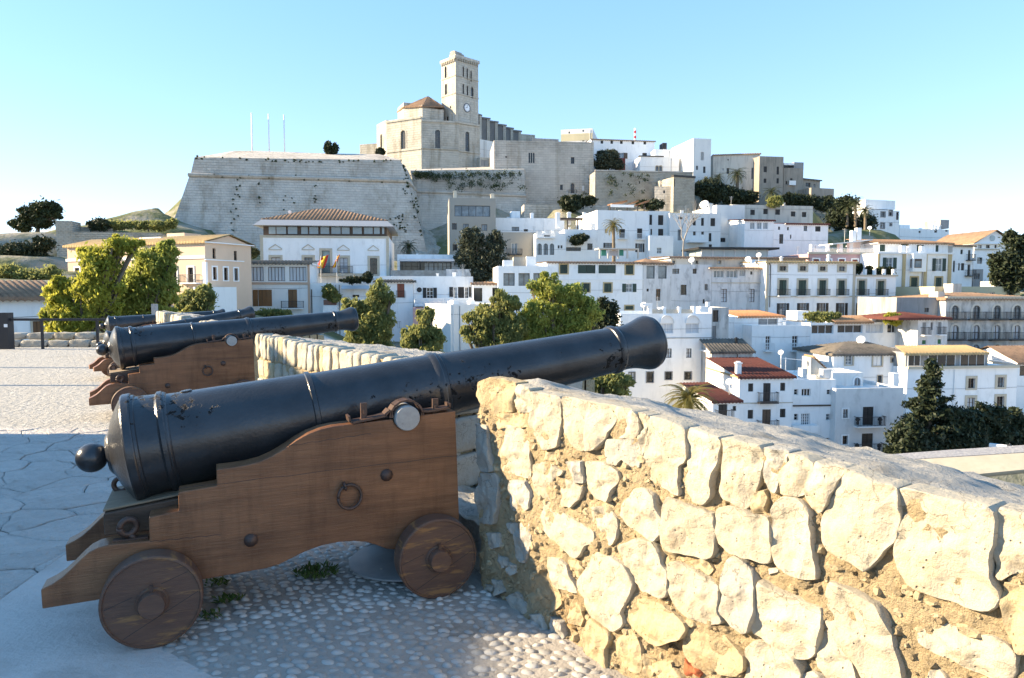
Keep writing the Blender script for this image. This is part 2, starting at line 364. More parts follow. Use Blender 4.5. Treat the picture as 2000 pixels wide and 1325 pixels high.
# pebbles set in the bed
def in_poly(x, y, pts):
    c = False; n_ = len(pts); j = n_ - 1
    for i in range(n_):
        if ((pts[i].y > y) != (pts[j].y > y)) and (x < (pts[j].x - pts[i].x) * (y - pts[i].y) / (pts[j].y - pts[i].y) + pts[i].x): c = not c
        j = i
    return c
pm = []
for k in range(6):
    mb = MB(); nu, nv = 10, 4; sx = random.uniform(.95, 1.1)
    for j in range(nv + 1):
        ph = (math.pi / 2 + 0.35) * j / nv
        for i in range(nu):
            th = 2 * math.pi * i / nu; rr_ = math.sin(ph); w_ = 1 + 0.12 * mnoise.noise(Vector((math.cos(th) * 1.3 + k * 9, math.sin(th) * 1.3, ph)))
            mb.v.append((rr_ * math.cos(th) * w_ * sx, rr_ * math.sin(th) * w_ * (1 + 0.15 * math.cos(th) * (k % 3 - 1)), math.cos(ph) * w_))
    for j in range(nv):
        for i in range(nu): mb.f.append((j * nu + i, (j + 1) * nu + i, (j + 1) * nu + (i + 1) % nu, j * nu + (i + 1) % nu))
    pm.append(mb)
pmesh = [m_.mesh('pebble', M_PEB, True) for m_ in pm]
pebs = []
rd = Vector((math.cos(R(-8)), math.sin(R(-8)))); rn = Vector((-rd.y, rd.x))
for a in range(-80, 80):
    for c_ in range(-60, 70):
        ox = (a + 0.5 * (c_ % 2)) * 0.070 + random.uniform(-.017, .017); oy = c_ * 0.047 + random.uniform(-.011, .011)
        x = -0.4 + rd.x * ox + rn.x * oy; y = 3.5 + rd.y * ox + rn.y * oy
        if not in_poly(x, y, bed_pts): continue
        if (Vector((x, y, 0)) - WALL_A).dot(WN) > -0.03: continue
        if y < 2.55 or x > 1.2: continue
        if random.random() < 0.05: continue
        pebs.append((x, y))
pebs.sort(key=lambda p: math.hypot(p[0], p[1]))
rest = MB()
# the largest in view: nearest ones inside the frame and not under the carriage
npeb = 0
for (x, y) in pebs:
    d = y + 0.1; px = 1000 + 1400 * x / d; py = 568 + 1400 * 1.65 / y
    vis = -20 < px < 2000 and py < 1345
    a = math.atan2(rd.y, rd.x) + random.uniform(-.5, .5); k = random.randrange(6)
    big = random.uniform(0.62, 1.18); s_ = (0.034 * big, 0.021 * big * random.uniform(.85, 1.3), random.uniform(0.012, 0.021))
    z = -0.010 + random.uniform(-.003, .003)
    if vis and npeb < 300 and py > 1135:
        o = link('pebble', pmesh[k], bed, (x, y, z)); o.rotation_euler = (random.uniform(-.1, .1), random.uniform(-.1, .1), a); o.scale = s_; npeb += 1
    else:
        ca, sa = math.cos(a), math.sin(a)
        rest.add([(x + ca * v[0] * s_[0] - sa * v[1] * s_[1], y + sa * v[0] * s_[0] + ca * v[1] * s_[1], z + v[2] * s_[2]) for v in pm[k].v], pm[k].f)
tag(rest.build('small_pebbles', M_PEB, bed, smooth=True), kind='stuff')

# ------------------------------------------------------------------ cannon
CR = G(300, 1268); CF = G(858, 1170)
CH = math.atan2(CF.y - CR.y, CF.x - CR.x)
OFF = 0.52
def cannon(first_label):
    t = thing('cannon', first_label, 'cannon', group='cannons along the parapet')
    b0 = (-0.105, 0.835); el = math.atan2(1.305 - 0.835, 3.184)
    # barrel, its origin at the trunnions so that it can be laid higher or lower
    TX, TZ = 1.244, 0.966
    ax = Vector((math.cos(el), 0, math.sin(el)))
    o0 = Vector((b0[0] - TX, 0, b0[1] - TZ))
    prof = [(-0.108, 0.0), (-0.108, 0.092), (-0.098, 0.105), (-0.09, 0.112), (-0.07, 0.165), (-0.045, 0.215), (-0.02, 0.255), (-0.008, 0.272), (-0.004, 0.283),
            (0.004, 0.288), (0.034, 0.288), (0.040, 0.284), (0.042, 0.277), (0.055, 0.274), (0.060, 0.266), (0.15, 0.259), (0.156, 0.263), (0.162, 0.270), (0.182, 0.270),
            (0.188, 0.263), (0.193, 0.263), (0.20, 0.258), (0.205, 0.250), (0.24, 0.248), (0.90, 0.2235), (0.905, 0.231), (0.928, 0.231), (0.933, 0.219),
            (0.96, 0.217), (1.61, 0.198), (1.62, 0.204), (1.63, 0.208), (1.648, 0.208), (1.655, 0.203), (1.672, 0.203), (1.68, 0.193), (1.70, 0.191), (2.86, 0.150),
            (2.865, 0.157), (2.875, 0.161), (2.895, 0.161), (2.905, 0.157), (2.915, 0.149), (2.97, 0.147), (3.02, 0.151), (3.07, 0.162), (3.11, 0.175), (3.14, 0.183), (3.165, 0.185),
            (3.18, 0.181), (3.185, 0.172), (3.20, 0.172), (3.214, 0.160), (3.216, 0.098), (3.216, 0.085), (2.7, 0.085), (2.7, 0.0)]
    br = MB().lathe(prof, 72, o0, ax).build('barrel', M_GUN, t, loc=(TX, 0, TZ)); auto_smooth(br, 28)
    kp = []
    for i in range(15):
        a = math.pi * i / 18.0; kp.append((-0.182 - 0.074 * math.cos(a), 0.074 * math.sin(a)))
    kp += [(-0.122, 0.036), (-0.115, 0.040), (-0.109, 0.052), (-0.1, 0.06)]
    kn = MB().lathe(kp, 40, o0, ax).build('cascabel_knob', M_GUN, br); auto_smooth(kn, 40)
    for s in (-1, 1):
        tr = MB().lathe([(0.16, 0.068), (0.392, 0.068), (0.398, 0.064)], 32, (0, 0, 0), (0, s, 0)).build('trunnion', M_TRUN, br); auto_smooth(tr, 40)
    vb = MB(); vb.lathe([(0, .03), (.004, .03), (.006, .024)], 16, o0 + ax * 0.30 + Vector((-ax.z, 0, ax.x)) * 0.246, (-ax.z, 0, ax.x)); vb.build('vent', M_GUN, br)
    # carriage cheeks
    def curve(p0, p1, bend, n_=7):
        return [(p0[0] + (p1[0] - p0[0]) * i / n_, p0[1] + (p1[1] - p0[1]) * (0.5 - 0.5 * math.cos(math.pi * i / n_)) ) for i in range(n_ + 1)]
    cheek = [(1.519, 0.985), (1.545, 0.19), (1.17, 0.25), (1.12, 0.262)]
    cheek += [(1.08, 0.285), (1.02, 0.312), (0.95, 0.328), (0.87, 0.333), (0.79, 0.328), (0.71, 0.310), (0.64, 0.285), (0.58, 0.262), (0.51, 0.248)]
    cheek += [(0.2, 0.238), (-0.216, 0.214), (-0.455, 0.210), (-0.457, 0.300), (-0.415, 0.318), (-0.375, 0.342), (-0.335, 0.378), (-0.295, 0.418), (-0.262, 0.446), (-0.225, 0.462), (-0.185, 0.468),
              (-0.012, 0.463), (-0.012, 0.577), (0.118, 0.592), (0.118, 0.683), (0.290, 0.697), (0.290, 0.778), (0.36, 0.780), (0.424, 0.785), (0.49, 0.797), (0.55, 0.820), (0.61, 0.852), (0.67, 0.890),
              (0.73, 0.920), (0.79, 0.938), (0.85, 0.948), (1.165, 0.964), (1.175, 0.94), (1.20, 0.912), (1.244, 0.898), (1.288, 0.912), (1.313, 0.94), (1.323, 0.974)]
    for s in (-1, 1):
        c = MB().prism(cheek, s * 0.375, s * 0.245).build('cheek', M_WOOD, t); bevel(c, 0.005, 2)
        # joints between the stacked timbers of the cheek
        for (z0, z1, xa, xb) in ((0.702, 0.735, 0.12, 1.53), (0.865, 0.897, 0.62, 1.05), (0.46, 0.452, -0.01, 0.30)):
            nseg = 14; jm = MB()
            for i in range(nseg):
                ta, tb_ = i / nseg, (i + 1) / nseg
                xa_, xb_ = xa + (xb - xa) * ta, xa + (xb - xa) * tb_
                za, zb = z0 + (z1 - z0) * ta + 0.003 * math.sin(i * 2.1), z0 + (z1 - z0) * tb_ + 0.003 * math.sin((i + 1) * 2.1)
                hw = 0.0012
                jm.quad((xa_, s * 0.3756, za - hw), (xb_, s * 0.3756, zb - hw), (xb_, s * 0.3756, zb + hw), (xa_, s * 0.3756, za + hw))
            jm.build('timber_joint', M_BLACK, t)
        # iron cap square over the trunnion
        path = [(0.93, 0.995), (0.935, 0.965), (0.95, 0.955), (1.08, 0.972), (1.13, 0.982), (1.155, 1.01)]
        for i in range(9):
            a = math.pi - (math.pi) * i / 8; path.append((1.244 + 0.086 * math.cos(a), 0.972 + 0.083 * math.sin(a)))
        path += [(1.338, 0.992), (1.36, 0.988), (1.48, 1.000), (1.492, 1.004), (1.492, 1.03)]
        cs = MB()
        for i in range(len(path) - 1):
            (xa, za), (xb, zb) = path[i], path[i + 1]; dx, dz = xb - xa, zb - za; L_ = math.hypot(dx, dz); nx_, nz_ = -dz / L_ * 0.011, dx / L_ * 0.011
            cs.hexa([(xa, s * .30, za), (xb, s * .30, zb), (xb, s * .381, zb), (xa, s * .381, za), (xa + nx_, s * .30, za + nz_), (xb + nx_, s * .30, zb + nz_), (xb + nx_, s * .381, zb + nz_), (xa + nx_, s * .381, za + nz_)])
        cs.build('cap_square', M_IRON, t)
        for xk in (1.02, 1.415):
            k = MB().box(xk - .016, xk + .016, s * .335 - .01, s * .335 + .01, 0.96, 1.055); k.box(xk - .007, xk + .007, s * .335 - .02, s * .335 + .02, 1.0, 1.02); k.build('key_bolt', M_IRON, t)
        # ring and bolts
        rb = MB().torus((0.93, s * 0.398, 0.575), (0.12, s * 1, 0.10), 0.062, 0.0085, 28, 10).build('side_ring', M_IRON, t, smooth=True)
        MB().torus((0.905, s * 0.392, 0.632), (1, 0, 0.25), 0.018, 0.008, 14, 8).build('ring_staple', M_IRON, rb, smooth=True)
        for (bx_, bz_) in ((1.13, 0.665), (0.44, 0.405)):
            h = [(0, .034), (.006, .034), (.012, .030), (.022, .020), (.027, .008), (.028, 0)]
            auto_smooth(MB().lathe(h, 10, (bx_, s * .374, bz_), (0, s, 0)).build('bolt_head', M_IRON, t), 30)
        # rear eye on the cheek step
        eb = MB().torus((-0.105, s * 0.315, 0.525), (0.35, s * 1, 0.0), 0.036, 0.0155, 22, 10); eb.tube([(-0.105, s * .315, 0.49), (-0.07, s * .315, 0.462)], 0.014, 8); eb.build('eye_bolt', M_IRON, t, smooth=True)
        eb = MB().box(-0.17, -0.02, s * .30, s * .34, 0.4655, 0.474); eb.build('eye_plate', M_IRON, t)
    # stool bed, transom, wedge, axles
    bevel(MB().prism([(-0.215, 0.472), (-0.215, 0.580), (0.42, 0.655), (0.42, 0.472)], -0.242, 0.242).build('stool_bed', M_WOODD, t), .006)
    bevel(MB().prism([(-0.220, 0.583), (-0.220, 0.594), (0.40, 0.668), (0.40, 0.658)], -0.215, 0.215).build('wedge', M_WOODT, t), .003)
    MB().torus((-0.175, 0.12, 0.628), (0.3, 1, 0), 0.034, 0.013, 20, 8).build('wedge_eye', M_IRON, t, smooth=True)
    bevel(MB().box(1.28, 1.47, -0.243, 0.243, 0.27, 0.72).build('transom', M_WOODD, t), .006)
    for xa, nm in ((0.0, 'rear'), (1.374, 'front')):
        bevel(MB().box(xa - .09, xa + .09, -0.40, 0.40, 0.13, 0.25 if nm == 'rear' else 0.30).build('axle', M_WOODD, t), .008)
        for s in (-1, 1):
            rw = 0.217
            wh = MB().lathe([(0, .03), (0, rw - .012), (.004, rw), (.104, rw), (.110, rw - .004), (.112, rw - .012), (.104, rw - .016), (.104, .05)], 56, (xa, s * 0.405, rw), (0, s, 0)).build('wheel', M_WOODW, t)
            auto_smooth(wh, 30)
            hb = MB().lathe([(.05, .072), (.108, .072), (.116, .066), (.116, .060), (.150, .058), (.158, .054), (.158, 0)], 36, (xa, s * 0.405, rw), (0, s, 0)).build('hub', M_WOODW, wh); auto_smooth(hb, 30)
            for (c0, aa) in ((.062, .35), (-.075, .5)):
                ca_, sa_ = math.cos(aa), math.sin(aa); hl = math.sqrt(.196 ** 2 - c0 ** 2); ok_ = [(-hl, -.064), (.064, hl)] if abs(c0) < .07 else [(-hl, hl)]
                for (h0, h1) in ok_:
                    MB().quad(*[(xa + ca_ * h - sa_ * (c0 + e), s * .5096, rw + sa_ * h + ca_ * (c0 + e)) for (h, e) in ((h0, -.0012), (h1, -.0012), (h1, .0012), (h0, .0012))]).build('plank_joint', M_BLACK, wh)
            MB().box(xa - .008, xa + .008, s * .535 - .006, s * .535 + .006, rw + .02, rw + .088).build('linchpin', M_IRON, wh)
    return t
c1 = cannon('nearest black cannon, large on its brown wooden carriage beside the sunlit wall')
c1.location = (CR.x - OFF * math.sin(CH), CR.y + OFF * math.cos(CH), 0.0); c1.rotation_euler = (0, 0, CH)
# the others further along: (breech px, py, optical depth, heading, barrel pitch change, label)
for (bx_, by_, d, hd, dp, kk, lab) in ((232, 696, 9.5, 29.5, R(2.6), 1.0, 'second cannon from the camera, aimed over the long lit wall'),
                              (212, 666, 13.5, 38, R(-2.6), .85, 'third cannon from the camera, its muzzle raised highest among the far three'),
                              (214, 643, 18.0, 30, R(3.5), .85, 'farthest cannon, only its low barrel showing behind the third one')):
    o = copy_tree(c1); o['label'] = lab
    p = P(bx_, by_, d - .1); h = R(hd)
    o.location = (p.x + 0.105 * kk * math.cos(h), p.y + 0.105 * kk * math.sin(h), 0); o.rotation_euler = (0, 0, h); o.scale = (kk, kk, kk)
    for ch in o.children:
        if ch.name.startswith('barrel'): ch.rotation_euler = (0, dp, 0)

# base plate on the pebbles under the carriage
pc = (G(672, 1098) + G(905, 1125)) / 2; pr = 0.33
pl = thing('base_plate', 'round grey metal plate on the pebbles under the near cannon', 'metal plate', (G(790, 1100).x, G(790, 1100).y, 0.02))
auto_smooth(MB().lathe([(0, 0), (0, pr), (.010, pr), (.012, pr - .004), (.012, 0)], 56, (0, 0, 0), (0, 0, 1)).build('disc', mat('galvanised_plate', (0.22, 0.24, 0.25), (0.30, 0.31, 0.32), scale=5, rough=0.55, bump=.001, bscale=30), pl), 40)
MB().box(-0.035, -0.02, -0.03, 0.03, 0.012, 0.16).build('bracket', M_BLACK, pl)
for k in range(7):
    a = random.uniform(0, 6.28); r_ = random.uniform(.05, .28); MB().lathe([(0, .008), (.006, .007), (.008, 0)], 6, (r_ * math.cos(a), r_ * math.sin(a), .012), (0, 0, 1)).build('rivet', M_PEB, pl)

# weeds
M_WEED = mat('weed_green', (0.06, 0.11, 0.02), (0.10, 0.16, 0.03), scale=12, rough=0.7, rnd=.2)
for (px, py, n_, hh, lab) in ((618, 1122, 150, .055, 'largest green weed tuft among the pebbles below the carriage arch'), (428, 1140, 40, .035, 'small weed tuft beside the rear wheel of the near cannon'),
                         (446, 1172, 60, .03, 'dark flat weed tuft right of the rear wheel'), (415, 1205, 30, .03, 'lowest small weed tuft touching the rear wheel side')):
    c = G(px, py); mb = MB()
    for k in range(n_):
        a = random.uniform(0, 6.28); r_ = random.random() ** .5 * hh * 1.7; bx_ = r_ * math.cos(a) * 1.3; by_ = r_ * math.sin(a); h_ = random.uniform(.4, 1) * hh
        a2 = random.uniform(0, 6.28); lx, ly = math.cos(a2) * .012, math.sin(a2) * .012; tx, ty = random.uniform(-.02, .02), random.uniform(-.02, .02)
        mb.add([(bx_ - lx * .3, by_ - ly * .3, 0), (bx_ + tx - ly * .6, by_ + ty + lx * .6, h_ * .6), (bx_ + tx * 1.6 + lx, by_ + ty * 1.6 + ly, h_), (bx_ + tx + ly * .6, by_ + ty - lx * .6, h_ * .65)], [(0, 1, 2, 3)])
    tag(mb.build('weed_tuft', M_WEED, loc=(c.x, c.y, 0)), lab, 'weed', 'weeds between the pebbles')
# ================================================================== PARAPET
class Plane:      # vertical plane: origin (at ground), u to the right as seen, y away
    def __init__(s, A, u): s.A = Vector(A); s.u = Vector(u).normalized(); s.n = Vector((-s.u.y, s.u.x, 0)); s.rz = math.atan2(s.u.y, s.u.x)
    def uz(s, px, py, off=0.0):
        d = ray(px, py); a = s.A + s.n * off; t = (a - ORG).dot(s.n) / d.dot(s.n); w_ = ORG + d * t
        return (w_ - s.A).dot(s.u), w_.z
def resample(poly, n):
    pts = [Vector((p[0], p[1])) for p in poly]; L_ = [0]
    for i in range(len(pts)): L_.append(L_[-1] + (pts[(i + 1) % len(pts)] - pts[i]).length)
    out = []
    for k in range(n):
        t = L_[-1] * k / n; i = max(j for j in range(len(pts)) if L_[j] <= t)
        f = (t - L_[i]) / max(L_[i + 1] - L_[i], 1e-9); out.append(pts[i].lerp(pts[(i + 1) % len(pts)], f))
    return out
def rock(poly, proud, deep, n=22, rings=5, seed=0.0, rough=0.012, top=False, edge=0.018, tilt=0.0):
    """a stone as a closed pillow: outline poly in (u,z) on the wall face, y<0 is towards the viewer"""
    p = resample(poly, n)
    for _ in range(1):
        p = [(p[i - 1] + p[i] * 4 + p[(i + 1) % n]) / 6 for i in range(n)]
    c = sum(p, Vector((0, 0))) / n; rad = sum((x - c).length for x in p) / n
    mb = MB(); C = Vector((c.x, 0, c.y))
    def put(pt, y):
        v = Vector((pt.x, y, pt.y)) * 1.0 + Vector((seed * 13.1, seed * 3.7, seed))
        cell = mnoise.voronoi(v * 7.0)[0]; fac = (cell[1] - cell[0])
        d = mnoise.noise(v * (1.1 / max(rad, .04))) * rough * 1.3 + (0.45 - min(fac * 2.2, .9)) * -rough * .8 + mnoise.noise(v * 24) * rough * 0.55 + mnoise.noise(v * 60) * rough * 0.30
        mb.v.append((pt.x - c.x, y - d, pt.y - c.y))
    def jit(pt, k):
        v = Vector((pt.x * 22 + seed * 5, pt.y * 22, seed * 3)); return pt + Vector((mnoise.noise(v), mnoise.noise(v + Vector((9, 9, 9))))) * 0.006
    p = [jit(x, 0) for x in p]
    for x in p: mb.v.append((x.x - c.x, deep, x.y - c.y))
    for x in p: put(x, 0.006)
    e = min(edge, rad * .35)
    for k in range(rings):
        f = k / rings
        ins = e * (1 - math.cos(f * 0.5 * math.pi)) + f * f * (rad - e) * .98 if k else 0.0
        yy = -proud * math.sin(min(1, (k + .6) / 2.2) * math.pi / 2)
        for x in p:
            dv_ = (c - x); L_ = dv_.length; x2 = x + dv_ * min(ins / max(L_, 1e-6) * (L_ / rad), .96)
            put(x2, yy + tilt * (x2.x - c.x))
    put(c, -proud)
    R_ = rings + 2
    for r_ in range(R_ - 1):
        for i in range(n): mb.f.append((r_ * n + i, r_ * n + (i + 1) % n, (r_ + 1) * n + (i + 1) % n, (r_ + 1) * n + i))
    last = len(mb.v) - 1
    for i in range(n): mb.f.append(((R_ - 1) * n + i, (R_ - 1) * n + (i + 1) % n, last))
    mb.f.append(tuple(range(n - 1, -1, -1)))
    return mb, C
wp = Plane(WALL_A, WU)
ST = []   # (frame, material, proud, poly)
def S(fr, m, proud, *pts): ST.append((fr, m, proud, pts))
Lm, Gm, Om = M_LIME, M_LIMEG, M_LIMEO
# top course
S('W1', Om, .05, (80, 80), (200, 45), (420, 85), (405, 230), (375, 372), (220, 382), (150, 320), (85, 230))
S('W1', Om, .03, (200, 390), (515, 385), (525, 505), (420, 500), (270, 515))
S('W1', Lm, .05, (430, 130), (545, 180), (535, 375), (440, 365), (405, 260))
S('W1', Lm, .06, (555, 200), (810, 200), (805, 420), (795, 640), (740, 688), (660, 684), (600, 605), (548, 480), (538, 330))
S('W1', Lm, .06, (835, 215), (960, 200), (1180, 225), (1290, 320), (1275, 440), (1220, 560), (1190, 600), (1100, 690), (960, 704), (900, 620), (850, 500), (828, 360))
S('W1', Lm, .04, (1195, 300), (1300, 285), (1460, 350), (1475, 560), (1430, 598), (1225, 592), (1245, 500), (1295, 420))
S('W1', Gm, .05, (1190, 610), (1440, 604), (1480, 680), (1495, 850), (1400, 835), (1330, 770), (1310, 833), (1230, 812), (1190, 740))
S('W1', Lm, .03, (1480, 365), (1565, 395), (1545, 600), (1522, 745), (1484, 640), (1460, 520))
S('N', Lm, .06, (1278, 808), (1300, 808), (1345, 824), (1351, 869), (1352, 886), (1347, 900), (1332, 909), (1334, 928), (1335, 966), (1317, 957), (1291, 947), (1271, 928), (1266, 892), (1271, 856))
S('W3', Lm, .065, (250, 255), (510, 275), (555, 350), (542, 500), (512, 640), (462, 740), (452, 905), (390, 962), (300, 932), (230, 862), (212, 760), (242, 640), (244, 500), (244, 380))
S('W3', Lm, .07, (582, 305), (760, 320), (905, 360), (932, 520), (912, 700), (872, 800), (812, 960), (780, 1002), (680, 962), (590, 900), (557, 820), (572, 600))
S('W3', Gm, .05, (960, 385), (1080, 385), (1162, 440), (1152, 580), (1072, 660), (1060, 852), (1010, 832), (942, 720), (932, 560))
S('W3', Lm, .05, (1174, 450), (1330, 490), (1405, 590), (1372, 700), (1312, 872), (1250, 892), (1100, 852), (1072, 720), (1092, 650), (1154, 585))
S('W3', Lm, .06, (1430, 560), (1560, 520), (1695, 560), (1672, 680), (1602, 800), (1552, 930), (1470, 1042), (1390, 992), (1322, 882), (1382, 700))
S('N', Lm, .07, (1660, 906), (1693, 925), (1720, 928), (1762, 943), (1765, 987), (1767, 1015), (1758, 1055), (1741, 1065), (1729, 1082), (1712, 1099), (1701, 1110), (1682, 1099), (1661, 1089), (1630, 1076), (1616, 1060), (1612, 1010), (1635, 970), (1648, 935))
S('N', Lm, .07, (1769, 955), (1809, 945), (1872, 960), (1936, 973), (1955, 985), (1951, 1019), (1953, 1040), (1946, 1078), (1944, 1104), (1946, 1130), (1958, 1144), (1955, 1182), (1940, 1187), (1894, 1176), (1834, 1159), (1792, 1138), (1771, 1115), (1761, 1087), (1760, 1066), (1769, 1015))
S('N', Lm, .05, (1958, 988), (1985, 982), (2040, 995), (2060, 1100), (2030, 1120), (1985, 1115), (1965, 1130), (1951, 1112), (1949, 1080), (1958, 1045), (1954, 1018))
# second course
S('W1', Gm, .065, (85, 480), (170, 500), (190, 700), (232, 870), (120, 882), (84, 800))
S('W1', Lm, .04, (262, 522), (350, 492), (470, 532), (525, 650), (522, 940), (420, 912), (280, 862), (242, 760), (252, 620))
S('W1', Gm, .065, (85, 912), (240, 902), (272, 1000), (270, 1180), (232, 1325), (100, 1325), (80, 1150))
S('W1', Gm, .065, (380, 962), (500, 972), (545, 1100), (542, 1200), (470, 1230), (390, 1212), (352, 1080))
S('W1', Lm, .04, (560, 832), (680, 802), (790, 872), (830, 882), (810, 930), (750, 932), (742, 1000), (760, 1130), (720, 1142), (600, 1082), (557, 980))
S('W1', Gm, .065, (852, 802), (990, 792), (1002, 870), (1000, 980), (930, 972), (862, 860))
S('W1', Lm, .045, (802, 962), (900, 960), (960, 1010), (1002, 1012), (982, 1100), (900, 1182), (820, 1192), (772, 1110))
S('W1', Lm, .06, (1022, 802), (1180, 802), (1310, 872), (1330, 940), (1270, 1012), (1230, 1132), (1130, 1122), (1060, 1062), (1022, 960))
S('N', Lm, .055, (1067, 980), (1085, 984), (1110, 1005), (1150, 1025), (1166, 1035), (1169, 1060), (1150, 1062), (1137, 1087), (1122, 1085), (1108, 1070), (1078, 1045), (1067, 1030), (1064, 1005))
S('N', Lm, .05, (1162, 990), (1187, 990), (1212, 1012), (1212, 1050), (1206, 1062), (1180, 1062), (1170, 1050), (1166, 1020))
S('N', Lm, .075, (1246, 958), (1264, 951), (1287, 965), (1294, 990), (1303, 1010), (1303, 1035), (1292, 1054), (1260, 1038), (1232, 1022), (1221, 1005), (1228, 985))
S('N', Lm, .085, (1313, 970), (1351, 985), (1389, 998), (1404, 1000), (1405, 1040), (1402, 1085), (1385, 1087), (1363, 1081), (1317, 1070), (1304, 1055), (1304, 1030), (1307, 995))
S('N', Lm, .08, (1408, 997), (1431, 988), (1460, 994), (1490, 1006), (1511, 1011), (1517, 1035), (1516, 1060), (1512, 1096), (1490, 1091), (1460, 1079), (1431, 1072), (1411, 1058), (1409, 1025))
S('N', Lm, .07, (1526, 990), (1540, 970), (1572, 978), (1590, 1000), (1594, 1035), (1596, 1085), (1604, 1105), (1602, 1129), (1581, 1127), (1553, 1117), (1532, 1102), (1522, 1087), (1519, 1030))
# third course
S('W2', Lm, .05, (690, 292), (800, 312), (850, 372), (900, 480), (960, 600), (880, 582), (770, 562), (720, 500), (672, 420))
S('W2', Om, .04, (862, 322), (960, 332), (1000, 400), (970, 472), (930, 462))
S('W2', Lm, .085, (1092, 252), (1280, 302), (1380, 372), (1440, 480), (1440, 600), (1345, 740), (1370, 860), (1280, 922), (1180, 862), (1080, 772), (1022, 640), (972, 560), (992, 470), (1040, 400))
S('W2', Lm, .08, (1342, 192), (1440, 152), (1610, 162), (1690, 280), (1700, 350), (1748, 400), (1740, 600), (1690, 642), (1550, 572), (1462, 500), (1392, 380))
S('W4', Lm, .08, (82, 262), (150, 242), (300, 312), (440, 402), (540, 442), (550, 560), (540, 700), (588, 780), (470, 812), (360, 782), (200, 702), (112, 590), (74, 450))
S('W4', Gm, .09, (602, 232), (680, 192), (760, 222), (840, 302), (900, 450), (890, 620), (880, 740), (840, 870), (780, 872), (642, 792), (562, 680), (562, 500))
S('W4', Lm, .085, (922, 412), (1050, 492), (1200, 552), (1310, 612), (1488, 662), (1460, 950), (1420, 1080), (1330, 1132), (1250, 1112), (1060, 1002), (872, 880), (862, 800), (902, 580))
S('N', Lm, .075, (1630, 1136), (1659, 1146), (1680, 1155), (1722, 1180), (1741, 1205), (1748, 1235), (1758, 1265), (1767, 1294), (1771, 1325), (1770, 1350), (1710, 1350), (1697, 1318), (1682, 1294), (1659, 1262), (1640, 1235), (1618, 1210), (1618, 1176))
S('N', Lm, .06, (1612, 1221), (1630, 1221), (1647, 1246), (1660, 1268), (1682, 1309), (1690, 1350), (1650, 1350), (1620, 1310), (1606, 1294), (1605, 1265))
S('W6', Lm, .05, (762, 872), (1020, 812), (1250, 902), (1440, 922), (1560, 982), (1650, 1100), (1640, 1300), (1450, 1312), (1200, 1222), (1050, 1132), (900, 1062), (752, 950))
S('N', Om, .05, (1968, 1133), (2000, 1140), (2050, 1150), (2050, 1270), (1990, 1270), (1975, 1245), (1965, 1210), (1960, 1180))
# lower stones
S('W2', Om, .07, (1052, 832), (1130, 882), (1230, 942), (1260, 1000), (1200, 1082), (1210, 1200), (1230, 1325), (1180, 1312), (1080, 1222), (1012, 1192), (1007, 1000))
S('W2', Om, .06, (1292, 1062), (1320, 985), (1400, 922), (1480, 982), (1510, 1082), (1520, 1180), (1480, 1290), (1380, 1252), (1302, 1150))
S('N', Om, .075, (1235, 1187), (1253, 1167), (1275, 1170), (1303, 1177), (1323, 1193), (1350, 1212), (1352, 1225), (1340, 1241), (1300, 1254), (1290, 1257), (1262, 1240), (1240, 1215))
S('W4', Om, .04, (192, 950), (270, 862), (480, 872), (560, 902), (650, 1012), (758, 1110), (760, 1240), (640, 1292), (420, 1232), (250, 1162), (202, 1060))
S('W4', Lm, .065, (782, 1022), (900, 962), (1060, 1012), (1250, 1122), (1290, 1200), (1280, 1325), (1280, 1400), (780, 1400), (772, 1130))
S('W4', Gm, .04, (1292, 1282), (1400, 1242), (1480, 1292), (1560, 1400), (1285, 1400))
S('W4', Om, .04, (0, 1152), (160, 1262), (220, 1325), (220, 1400), (-120, 1400), (-100, 1200))
S('W4', M_BRICK, .05, (200, 1142), (270, 1192), (340, 1232), (370, 1272), (340, 1300), (260, 1292), (197, 1220))
S('W6', Lm, .04, (852, 1252), (930, 1232), (1030, 1325), (1030, 1400), (832, 1400))
S('W2', Om, .04, (1522, 1122), (1600, 1182), (1620, 1250), (1600, 1325), (1505, 1325))
S('W2', Om, .04, (1632, 1202), (1767, 1192), (1767, 1400), (1602, 1400))
S('W3', Om, .05, (872, 852), (950, 842), (970, 960), (940, 1042), (862, 1042), (832, 960))
S('W4', Om, .04, (242, 232), (400, 212), (470, 302), (430, 362), (300, 302))
S('W4', Gm, .03, (962, 302), (1060, 300), (1072, 332), (972, 362))
S('W4', Om, .03, (0, 60), (60, 130), (130, 160), (110, 210), (20, 190))
S('W1', Om, .03, (1360, 880), (1500, 880), (1570, 960), (1480, 990), (1380, 960))
S('W1', Om, .03, (600, 700), (740, 720), (770, 800), (660, 790))
S('W1', Om, .02, (1100, 1150), (1230, 1150), (1290, 1250), (1230, 1260))
S('W2', Gm, .065, (162, 92), (270, 82), (290, 200), (202, 222))
S('W2', Gm, .065, (265, 282), (320, 302), (350, 360), (310, 390), (262, 330))
S('W2', Gm, .065, (350, 342), (410, 362), (420, 430), (370, 450), (342, 400))
S('W2', Om, .03, (472, 522), (560, 462), (640, 490), (760, 560), (800, 700), (720, 760), (580, 762), (502, 640))
S('W2', Gm, .065, (222, 482), (280, 502), (310, 600), (242, 622))
S('W2', Gm, .065, (322, 642), (420, 602), (500, 682), (520, 780), (420, 762))
S('W2', Gm, .065, (522, 782), (640, 792), (720, 980), (642, 962))
S('W2', Gm, .065, (702, 802), (810, 852), (830, 1000), (742, 952))
S('W2', Gm, .065, (152, 522), (210, 542), (210, 590), (162, 572))
S('W2', Gm, .065, (342, 10), (540, 0), (550, 200), (500, 350), (422, 282), (402, 100))
S('W2', Om, .03, (840, 700), (920, 690), (1000, 760), (960, 900), (870, 860))
